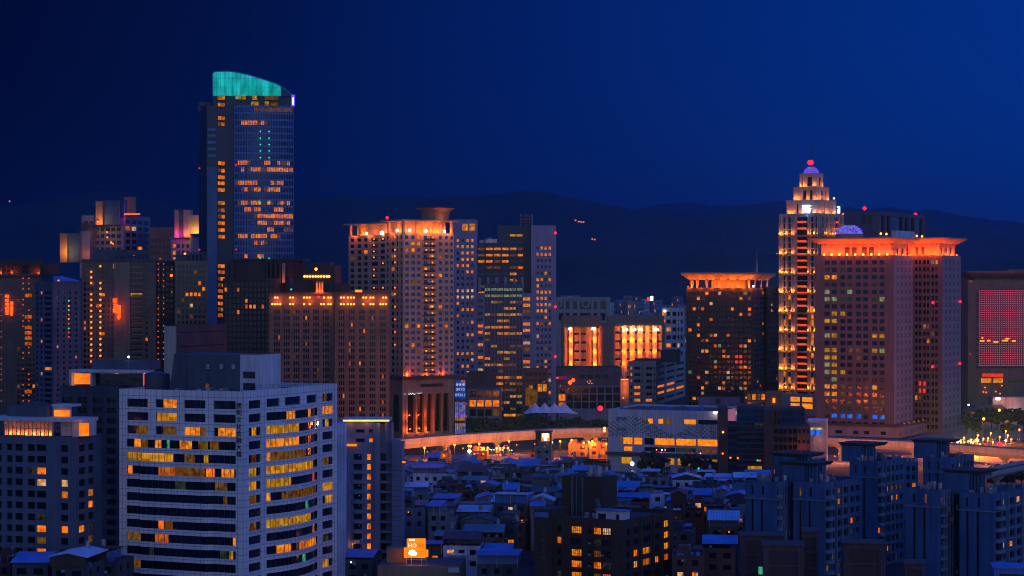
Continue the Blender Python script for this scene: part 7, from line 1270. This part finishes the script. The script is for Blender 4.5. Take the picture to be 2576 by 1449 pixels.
    if rr.random() < .12: b.part(MB().ball((-la * rr.uniform(.2, .8), -.3, zt - rr.uniform(.5, 2)), .22, 0, 8, 5), 'lamp', rr.choice(['lamp_yellow', 'lamp_orange', 'lamp_ice']))
    if rr.random() < .5: b.part(MB().box(-la * .7, -la * .7 + .8, -.4, -.03, zt - 1.6, zt - 1.0).box(-la * .3, -la * .3 + .8, -.4, -.03, zt - 4.6, zt - 4.0), 'air_conditioner', 'steel')
    return b
def house_at(U0, U1, V, D, d, rot, wm, rm, kind, seed, label, plit=.1):
    x1 = X(U1, D); r = math.radians(rot); k = (U0 - 1288) / F; t = (k * D - x1) / (-math.cos(r) - k * math.sin(r)); h = Z(V, D)
    reserve(min(x1 - t, x1) - 1, x1 + d * .3 + 1, D - 1, D + d + 1); return house(x1, D, t, d, h, rot, wm, rm, kind, seed, label, plit)
# things already standing in the quarter
reserve(X(1330, 555), X(1720, 600), 545, 640); reserve(X(830, 645), X(1030, 660), 600, 690); reserve(X(1500, 960), X(1830, 960), 915, 1030); reserve(X(1800, 900), X(2100, 900), 860, 940); reserve(-200, X(880, 545), 500, 720)
reserve(X(1850, 590), 400, 540, 680); reserve(X(1945, 720), 400, 680, 760); reserve(X(1540, 920), X(1830, 920), 880, 960)
house_at(1039, 1149, 1192, 800, 14, 8, 'sheet_pale', 'sheet_blue', 'shed', 3, 'white-walled house with a raised blue sheet roof, left of the cream lit house', 0)
house_at(1150, 1256, 1200, 792, 14, 8, 'yellow_tile', 'sheet_red', 'shed', 5, 'cream tiled house with several lit windows under a red sheet roof', .55)
house_at(1258, 1320, 1182, 805, 12, 8, 'house_grey', 'sheet_blue', 'flat', 7, 'stained blank grey concrete house right of the cream lit house', 0)
house_at(1345, 1386, 1126, 960, 9, 5, 'house_pale', 'grey_roof', 'flat', 8, 'narrow pale flat-roofed block right below the lit kiosk', 0)
house_at(1103, 1150, 1262, 735, 10, 12, 'red_brick', 'sheet_red', 'flat', 9, 'dark red brick flat-roofed house below the cream lit house', .3)
house_at(1096, 1182, 1362, 640, 12, 5, 'house_tan', 'sheet_grey', 'gable', 12, 'tan house with a lit shop front right of the hotel sign', .2).part(MB().box(-7.5, -.8, -.12, -.03, Z(1394, 640), Z(1384, 640)), 'shop_window', 'lit_amber')
house_at(1168, 1262, 1352, 646, 12, 5, 'house_tan', 'sheet_grey', 'gable', 14, 'tan house under a broad grey sheet roof beside the lit shop front', .1)
house_at(1246, 1300, 1322, 655, 9, 5, 'house_grey', 'dark_roof', 'flat', 15, 'dark narrow flat-roofed house left of the brown brick block', .1)
house_at(1490, 1560, 1205, 760, 11, 8, 'house_pale', 'sheet_blue', 'flat', 16, 'pale flat-roofed house just behind the brown brick block', .3)
house_at(1690, 1722, 1262, 690, 10, 6, 'house_brown', 'sheet_red', 'gable', 17, 'brown house under a dark red roof right of the brown brick block', .1)
house_at(1690, 1770, 1398, 560, 16, 6, 'red_brick', 'dark_brown', 'flat', 18, 'red brick house with a flat roof at the bottom, right of the brown block', .35)
house_at(1772, 1850, 1380, 575, 16, 6, 'red_brick', 'sheet_blue', 'gable', 19, 'red brick house under a blue gabled roof, beside the mauve parapets', .3)
house_at(1785, 1856, 1325, 620, 12, 6, 'house_tan', 'sheet_pale', 'shed', 20, 'tan house with a bright sheet roof left of the leftmost grey slab', .35)
house_at(1200, 1300, 1420, 590, 14, 4, 'house_grey', 'sheet_blue', 'shed', 21, 'dark house under a blue roof at the bottom edge left of the brown block', .1)
house_at(30, 120, 1418, 520, 14, 4, 'house_grey', 'sheet_blue', 'gable', 22, 'blue gabled roof at the bottom left below the grey block', .0)
house_at(130, 215, 1424, 515, 14, 8, 'house_grey', 'sheet_pale', 'gable', 23, 'pale gabled roof at the bottom left, left of the white office', .0)
house_at(-30, 26, 1416, 525, 14, 8, 'house_brown', 'sheet_grey', 'flat', 24, 'brown flat-roofed house in the bottom left corner', .0)
house_at(222, 292, 1415, 530, 14, 8, 'house_grey', 'dark_roof', 'shed', 25, 'dark sheet roof touching the left side of the white office at the bottom', .0)
house_at(868, 936, 1408, 600, 14, 8, 'house_grey', 'sheet_blue', 'gable', 26, 'blue gabled house at the foot of the slim orange-corniced tower', .0)
for i, (U0, U1, V) in enumerate(((1430, 1478, 1116), (1482, 1528, 1113), (1330, 1392, 1137), (1180, 1226, 1134), (1086, 1130, 1136))):
    b = house_at(U0, U1, V, 1052 if i < 2 else 1004, 8, 4, 'house_tan', 'sheet_grey', 'flat', 40 + i, ['orange-lit low street shop, second to the left of the white mall', 'orange-lit street shop touching the left edge of the white mall', 'low orange-washed shop by the red tail lights on the lit street', 'low orange-washed shop below the curved viaduct, right of the bright white lamp', 'low shop below the left end of the curved viaduct'][i], .3)
    for k in range(2): point(b.root, (-b.xL(U0) * 0 - (X(U1, b.D) - X(U0, b.D)) * (.25 + .5 * k), -3.5, b.z(V) * .75), 900, (1, .13, .003), .4)
CAND = []
y = 612
rr = random.Random(77); row = 0
WM = [('house_grey', 'grey'), ('house_pale', 'pale'), ('house_brown', 'brown'), ('house_tan', 'tan'), ('house_grey', 'grey'), ('red_brick', 'brick'), ('sheet_pale', 'white')]
RM = [('sheet_blue', 'blue'), ('sheet_blue', 'blue'), ('sheet_grey', 'grey'), ('sheet_red', 'red'), ('sheet_pale', 'pale'), ('sheet_green', 'green'), ('sheet_blue', 'blue')]
while y < 925:
    dep = rr.uniform(10, 14); x = X(868, y) + rr.uniform(0, 8); xe = X(1880, y)
    while x < xe:
        w = rr.uniform(6, 11.5); x1 = x + w; rot = rr.uniform(-4, 14)
        if free(x - .5, x1 + 2.5, y - 1, y + dep + 1):
            wm, rm = rr.choice(WM), rr.choice(RM); kd = rr.choice(['gable', 'gable', 'shed', 'shed', 'flat']); h = rr.uniform(8, 14.5) if y < 800 else rr.uniform(6, 9.5)
            CAND.append((row, x1, y + rr.uniform(-1.5, 1.5), w, dep - 1.5, h, rot, wm, rm, kd, 1000 + len(CAND)))
        x = x1 + rr.uniform(.4, 2.2)
    y += dep + rr.uniform(2.5, 6); row += 1
for row_ in sorted({c[0] for c in CAND}):
    cs = sorted([c for c in CAND if c[0] == row_], key=lambda c: c[1] / c[2])
    for i, c in enumerate(cs):
        lab = '%s house, %s %s roof, %s from left in %s low row' % (c[7][1], c[8][1], {'gable': 'gabled', 'shed': 'raised sheet', 'flat': 'flat canopied'}[c[9]], nth(i), nth(row_))
        house(c[1], c[2], c[3], c[4], c[5], c[6], c[7][0], c[8][0], c[9], c[10]).root['label'] = lab + ' from bottom'
# ---------------------------------------------------------------- hotel sign on its podium
b = Bld('hotel_podium', 'low round-cornered podium roof carrying the glowing hotel sign', 'building', 1157, 585, 4); x0 = b.xL(950); zt = b.z(1424); n = 8
pl = [(-2.2 + 2.2 * math.sin(math.pi / 2 * i / n), 2.2 - 2.2 * math.cos(math.pi / 2 * i / n)) for i in range(n + 1)]
b.part(MB().prism([(x0, 0)] + pl + [(0, 18), (x0, 18)], 0, zt, 0, 1), 'wall', ('beige_grey', 'grey_roof')); b.part(MB().box(b.xL(966), b.xL(1016), 6, 12, zt, b.z(1381, 0, 6)), 'roof_room', 'beige_grey'); b.part(MB().box(b.xL(1128), b.xL(1156, -.3) - .2, -.32, -.05, b.z(1440), b.z(1428)), 'sign_panel', 'sheet_pale')
h = Bld('hotel_sign', 'glowing orange rooftop sign reading HOTEL with a white splash emblem', 'sign', 1070, 588, 4); x0 = h.xL(1024.5); z1, z0 = h.z(1355), h.z(1404)
hp = h.part(MB().box(x0, 0, 0, .5, z0, z1), 'panel', 'sign_panel'); w = -x0
text('HO', hp, (x0 + w * .29, -.06, h.z(1373)), 1.55, 'sign_soft', name='lettering'); text('T', hp, (x0 + w * .58, -.06, h.z(1373)), 1.55, 'bar_red', name='lettering'); text('EL', hp, (x0 + w * .80, -.06, h.z(1373)), 1.55, 'lamp_small_red', name='lettering')
sp = MB(); zc = h.z(1393); xc = x0 + w * .30
c = [(1.15 * (1 + .12 * math.sin(3 * t)) * math.cos(t), .55 * (1 + .15 * math.cos(2 * t)) * math.sin(t)) for t in [2 * math.pi * i / 22 for i in range(22)]]
sp.loft([(xc + p, -.12, zc + q - .1 * p) for p, q in c], [(xc + p, -.02, zc + q - .1 * p) for p, q in c])
for dx, dz, r_ in ((-.6, .75, .2), (-.05, .9, .24), (.5, .72, .18)): sp.ball((xc + dx, -.08, zc + dz), r_, 0, 8, 5)
sp.box(x0 + w * .12, x0 + w * .40, -.1, -.02, h.z(1359.5), h.z(1357)); sp.build('emblem', hp, ('lamp_white',)); ln = MB()
for k in range(3): ln.box(x0 + w * .58, x0 + w * .9, -.06, -.02, h.z(1387 + 5 * k) - .05, h.z(1387 + 5 * k) + .1)
split(ln, 'small_print', hp, 'bar_red'); fm = MB()
for U in (1022, 1035, 1060, 1072): fm.tube((h.xL(U, .6), .7, zt), (h.xL(U, .6), .7, z1 - .3), .09, 5)
fm.tube((h.xL(1022), .7, z0 + 1), (h.xL(1072), .7, z0 + 1), .08, 5); fm.tube((h.xL(1022), .7, z0 - .6), (h.xL(1072), .7, z0 - .6), .08, 5); h.part(fm, 'frame', 'steel'); h.part(MB().box(h.xL(1016), h.xL(1023), .1, .4, z0, h.z(1378)).box(h.xL(1071), h.xL(1077), .1, .4, z0 + .3, h.z(1383)), 'side_panel', 'sign_panel')
for k in (.2, .8): point(h.root, (x0 + w * k, -2.2, zt + 1.0), 160, (1, .22, .012), .3)
point(h.root, (x0 - 2, 1.5, zt + 2.5), 60, (1, .2, .012), .3)
k_ = Bld('lit_kiosk', 'dark kiosk tower with a bright white-orange lit panel in front of the curved viaduct', 'kiosk', 1386, 985, 6); k_.part(MB().box(k_.xL(1347), 0, 0, 6, 0, k_.z(1088)).box(k_.xL(1345), .4, -.4, 6.4, k_.z(1088), k_.z(1085)), 'wall', 'brick_dark'); k_.part(MB().box(k_.xL(1362), k_.xL(1383), -.4, -.05, k_.z(1110), k_.z(1090)), 'panel', 'sign_panel'); k_.part(MB().box(k_.xL(1366), k_.xL(1379), -.55, -.42, k_.z(1101), k_.z(1091)).box(k_.xL(1369), k_.xL(1376), -.55, -.42, k_.z(1108), k_.z(1102)), 'emblem', 'lamp_white')
# ---------------------------------------------------------------- street lamps, cars
def lamp_post(U, V, z, mat, label, power=0, col=(1, .19, .012), r=.55, group=None, name='street_lamp', base=0):
    D = (H - z) * F / (V - 724.5); o = bpy.data.objects.new(name, None); LINK(o); o.location = (X(U, D), D, base); tag(o, label, 'street lamp', group)
    MB().tube((0, 0, 0), (0, 0, z - base - .2), .12, 6, 0, .07).tube((0, 0, z - base - .25), (0, -.9, z - base + .35), .06, 5).build('pole', o, ('dark_metal',)); MB().ball((0, -.9, z - base), r, 0, 10, 6).build('lamp_head', o, (mat,))
    if power: point(o, (0, -.9, z - base - r - .3), power, col, .3)
    return o
z5 = lambda x, y: ((1440 + x / 2.862) / 1.4907, (1340 + y / 2.862) / 1.4907)
LS = [z5(*p) for p in ((435, 970), (758, 938), (910, 950), (932, 950), (990, 958), (1022, 927), (1052, 972), (1073, 970), (1113, 970), (1210, 975), (1245, 976), (1285, 970), (1330, 973), (1342, 900), (1890, 900), (2013, 888), (2143, 915), (2200, 910), (2235, 900), (2233, 940), (2384, 927))]
for i, (U, V) in enumerate(sorted(LS)): lamp_post(U, V, 8.5, 'lamp_sodium', 'sodium street lamp on the orange-lit street below the curved viaduct, %s from the left' % nth(i), 8000 if i % 2 == 0 else 5000, r=.55, group='street lamps below the curved viaduct')
for U, V, z, m, lab, r in ((1181, 1135, 12, 'lamp_white', 'brightest white floodlight on a pole among the roofs, below the curved viaduct', .8), (1590, 1166, 12, 'lamp_white', 'bright white floodlight on a pole in front of the white mall', .8), (1388, 1112, 8, 'lamp_ice', 'cold white lamp beside the lit kiosk under the viaduct', .55), (1520.5, 1077, 13, 'lamp_sodium', 'upper of the two lamps beside the left edge of the white mall', .7), (1520.5, 1084, 11.5, 'lamp_sodium', 'lower of the two lamps beside the left edge of the white mall', .7), (1510, 1027, 16, 'lamp_red', 'big round red signal lamp right of the white marquee', 1.5), (1757, 1178, 6, 'lamp_green', 'green signal lamp beside the brick office pier', .45)): lamp_post(U, V, z, m, lab, 900 if 'white flood' in lab else 0, (1, .6, .3), r)
z7 = lambda x, y: ((3400 + x / 3.45) / 1.4907, (1380 + y / 3.45) / 1.4907)
RS = [z7(*p) for p in ((575, 970), (655, 955), (655, 978), (695, 935), (702, 962), (738, 900), (742, 955), (795, 945), (828, 925), (826, 948), (848, 965), (865, 950), (905, 912), (888, 932), (918, 942), (918, 870), (945, 985), (988, 915), (1050, 910), (1085, 843), (1110, 953), (1200, 890), (1280, 815), (1305, 870), (1278, 935), (1350, 922), (1455, 795))]
for i, (U, V) in enumerate(sorted(RS)): lamp_post(U, V, 7.5, 'lamp_white' if i % 7 == 1 else 'lamp_sodium', 'bright lamp over the car park beyond the long viaduct, %s from the left' % nth(i), 9000, r=.5, group='lamps over the right-hand car park')
for U, V, z, m, lab, r in ((*z7(1200, 992), 7, 'lamp_red', 'big red signal lamp above the long viaduct at the right', 1.3), (*z7(1012, 993), 7, 'lamp_red', 'small red signal lamp left of the big red one above the long viaduct', .6), (*z7(1195, 545), 13, 'lamp_sodium', 'upper orange lamp against the floodlit hall at the right edge', .8), (*z7(993, 657), 12, 'lamp_sodium', 'lower orange lamp against the floodlit hall at the right edge', .8), (*z7(797, 476), 14, 'lamp_white', 'small white lamp under the lit billboard', .5), (*z7(70, 930), 6, 'lamp_green', 'green lamp at the podium foot of the broad granite tower', .5), (*z7(180, 930), 6, 'lamp_green', 'second green lamp along the granite podium', .4)): lamp_post(U, V, z, m, lab, 0, r=r)
# orange light under and along the viaducts
def under(name, label, U, V, D, power):
    o = bpy.data.objects.new('wall_lamp', None); LINK(o); z = Z(V, D); o.location = (X(U, D), D, z); tag(o, label, 'lamp', 'lamps along the viaducts'); MB().ball((0, 0, 0), .35, 0, 8, 5).box(-.1, .1, .3, 1.2, -.1, .1, 1).build('lamp_head', o, ('lamp_orange', 'steel')); point(o, (0, -1, -.3), power, (1, .26, .06), .4)
for i, (U, V, D, p) in enumerate(((2100, 1148, 1000, 1400), (2150, 1146, 985, 900), (2060, 1132, 1010, 1200), (2255, 1158, 950, 1600), (2300, 1160, 940, 1600), (2440, 1166, 905, 1300), (2480, 1168, 900, 1300), (2520, 1170, 890, 2200), (2560, 1172, 880, 3000))): under('wall_lamp', 'orange lamp lighting the underside of the long viaduct, %s from the left' % nth(i), U, V, D, p)
for i, (U, D) in enumerate(((1075, 1043), (1120, 1055), (1165, 1065), (1210, 1074), (1255, 1082), (1300, 1089), (1345, 1096), (1390, 1103), (1435, 1108), (1480, 1111), (1520, 1112))): under('wall_lamp', 'orange lamp standing along the curved viaduct, %s from the left' % nth(i), U, 724.5 + (H - 4.2) * F / (D - 4), D - 4, 3200)
for i, (U, D) in enumerate(((2070, 1036), (2110, 1030), (2160, 1024), (2215, 1016), (2270, 1008), (2330, 1000), (2400, 986), (2460, 975), (2520, 963), (2565, 955))): under('wall_lamp', 'orange lamp in front of the long panelled viaduct, %s from the left' % nth(i), U, 724.5 + (H - 4.5) * F / (D - 6), D - 6, 3400)
AL = []
for i in range(26):
    y_ = rr.uniform(640, 915); AL.append((rr.uniform(X(880, y_), X(1850, y_)), y_, rr.uniform(5, 10)))
for i, (x_, y_, z_) in enumerate(sorted(AL, key=lambda a: a[0] / a[1])):
    o = bpy.data.objects.new('alley_lamp', None); LINK(o); o.location = (x_, y_, 0); tag(o, 'small warm alley lamp among the low roofs, %s from the left' % nth(i), 'lamp', 'alley lamps in the old quarter')
    MB().tube((0, 0, 0), (0, 0, z_), .06, 5).build('pole', o, ('steel',)); MB().ball((0, -.3, z_), .2, 0, 8, 5).build('lamp_head', o, ('lamp_orange' if i % 3 else 'lamp_yellow',)); point(o, (0, -.7, z_ - .4), 160, (1, .28, .05), .2)
def car_mesh(k):
    mb = MB(); mb.loft([(-.85, -2.1, .35), (.85, -2.1, .35), (.85, 2.1, .35), (-.85, 2.1, .35)], [(-.85, -2.15, .85), (.85, -2.15, .85), (.85, 2.15, .8), (-.85, 2.15, .8)]); mb.loft([(-.8, -1.7, .85), (.8, -1.7, .85), (.8, 1.1, .85), (-.8, 1.1, .85)], [(-.62, -1.2, 1.42), (.62, -1.2, 1.42), (.62, .4, 1.42), (-.62, .4, 1.42)], 1)
    me = bpy.data.meshes.new('body'); me.from_pydata(mb.v, [], mb.f); me.materials.append(MATS['car_paint_%d' % k]); me.materials.append(MATS['glass_dark']); me.polygons.foreach_set('material_index', mb.m); return me
CM = [car_mesh(k) for k in range(6)]
wm_ = MB(); 
for x in (-.8, .8):
    wm_.tube((x - .1, 0, .32), (x + .1, 0, .32), .32, 10)
WMESH = {}
for s_ in (-1.35, 1.35):
    t = MB()
    for x in (-.78, .78): t.tube((x - .1, s_, .32), (x + .1, s_, .32), .32, 10)
    o = t.build('wheel', None, ('black_paint',)); WMESH[s_] = o.data; bpy.data.objects.remove(o)
CN = ['grey', 'black', 'dark grey', 'dark red', 'yellow', 'dark blue']
def car(x, y, rot, k, label, group, tail=None, z=.02):
    r = bpy.data.objects.new('car', None); LINK(r); r.location = (x, y, z); r.rotation_euler = (0, 0, rot); tag(r, label, 'car', group)
    o = bpy.data.objects.new('body', CM[k]); LINK(o); o.parent = r
    for s_ in (-1.35, 1.35): o = bpy.data.objects.new('wheel', WMESH[s_]); LINK(o); o.parent = r
    if tail:
        for x_ in (-.62, .62): MB().ball((x_, -2.2, .72), .34 if tail == 'lamp_red' else .28, 0, 8, 5).build('tail_light' if tail == 'lamp_red' else 'headlight', r, (tail,))
cs = []
for p in ((1290, 1038), (1375, 1030), (2275, 1025), (2395, 1022), (1310, 945), (1230, 985), (1180, 990), (1150, 985), (1265, 990), (1350, 995), (2250, 965), (2300, 975), (2180, 950), (1060, 990), (980, 990)): cs.append((*z5(*p), p))
for i, (U, V, p) in enumerate(sorted(cs)):
    q = gp(U, V, .7); red = p[1] > 1000 or p == (1310, 945); k = R.randrange(6); car(q[0], q[1], R.uniform(-.3, .3), k, '%s car with %s on the orange-lit street, %s from the left' % (CN[k], 'red tail lights' if red else 'white headlights', nth(i)), 'cars on the orange-lit street', 'lamp_red' if red else 'lamp_ice')
ps = [(2240 + x / 2.995, 1480 + y / 2.995) for x, y in ((860, 900), (880, 905), (900, 900), (930, 890), (955, 895), (985, 890), (1010, 905), (1030, 915), (1045, 905), (940, 912), (910, 918), (970, 920))]
for i, (a, c) in enumerate(sorted(ps)): q = gp(a / 1.4907, c / 1.4907, 1); k = (0, 4, 2, 5, 0, 2)[i % 6]; car(q[0], q[1], .5, k, '%s car parked before the white mall, %s from the left' % (CN[k], nth(i)), 'cars parked before the mall')
for i in range(14):
    U, V = 2400 + 12.2 * i + R.uniform(-3, 3), 1108 + R.uniform(-4, 10); q = gp(U, V, .7); k = R.randrange(6); car(q[0], q[1], R.uniform(-.4, .4), k, '%s car in the car park beyond the long viaduct, %s from the left' % (CN[k], nth(i)), 'cars in the right-hand car park', 'lamp_yellow' if i % 3 else None)
# roof clutter of the old quarter: small lit awnings and yellow bulbs
for i, (U, V, D) in enumerate(((1735 * 0 + 1100, 1275, 740), (1185, 1247, 790), (1590, 1420, 600), (1350, 1430, 620))): pass
# ---------------------------------------------------------------- the evening haze
HZ = 0.00011
m, t, o = newmat('haze'); pv = N(t, 'ShaderNodeVolumePrincipled'); pv.inputs['Density'].default_value = HZ; pv.inputs['Color'].default_value = (.10, .58, 1, 1); pv.inputs['Anisotropy'].default_value = .88
t.links.new(pv.outputs[0], o.inputs['Volume']); MB().box(-5200, 5200, -260, 14500, -6.5, 640).build('haze', None, ('haze',), kind='stuff')
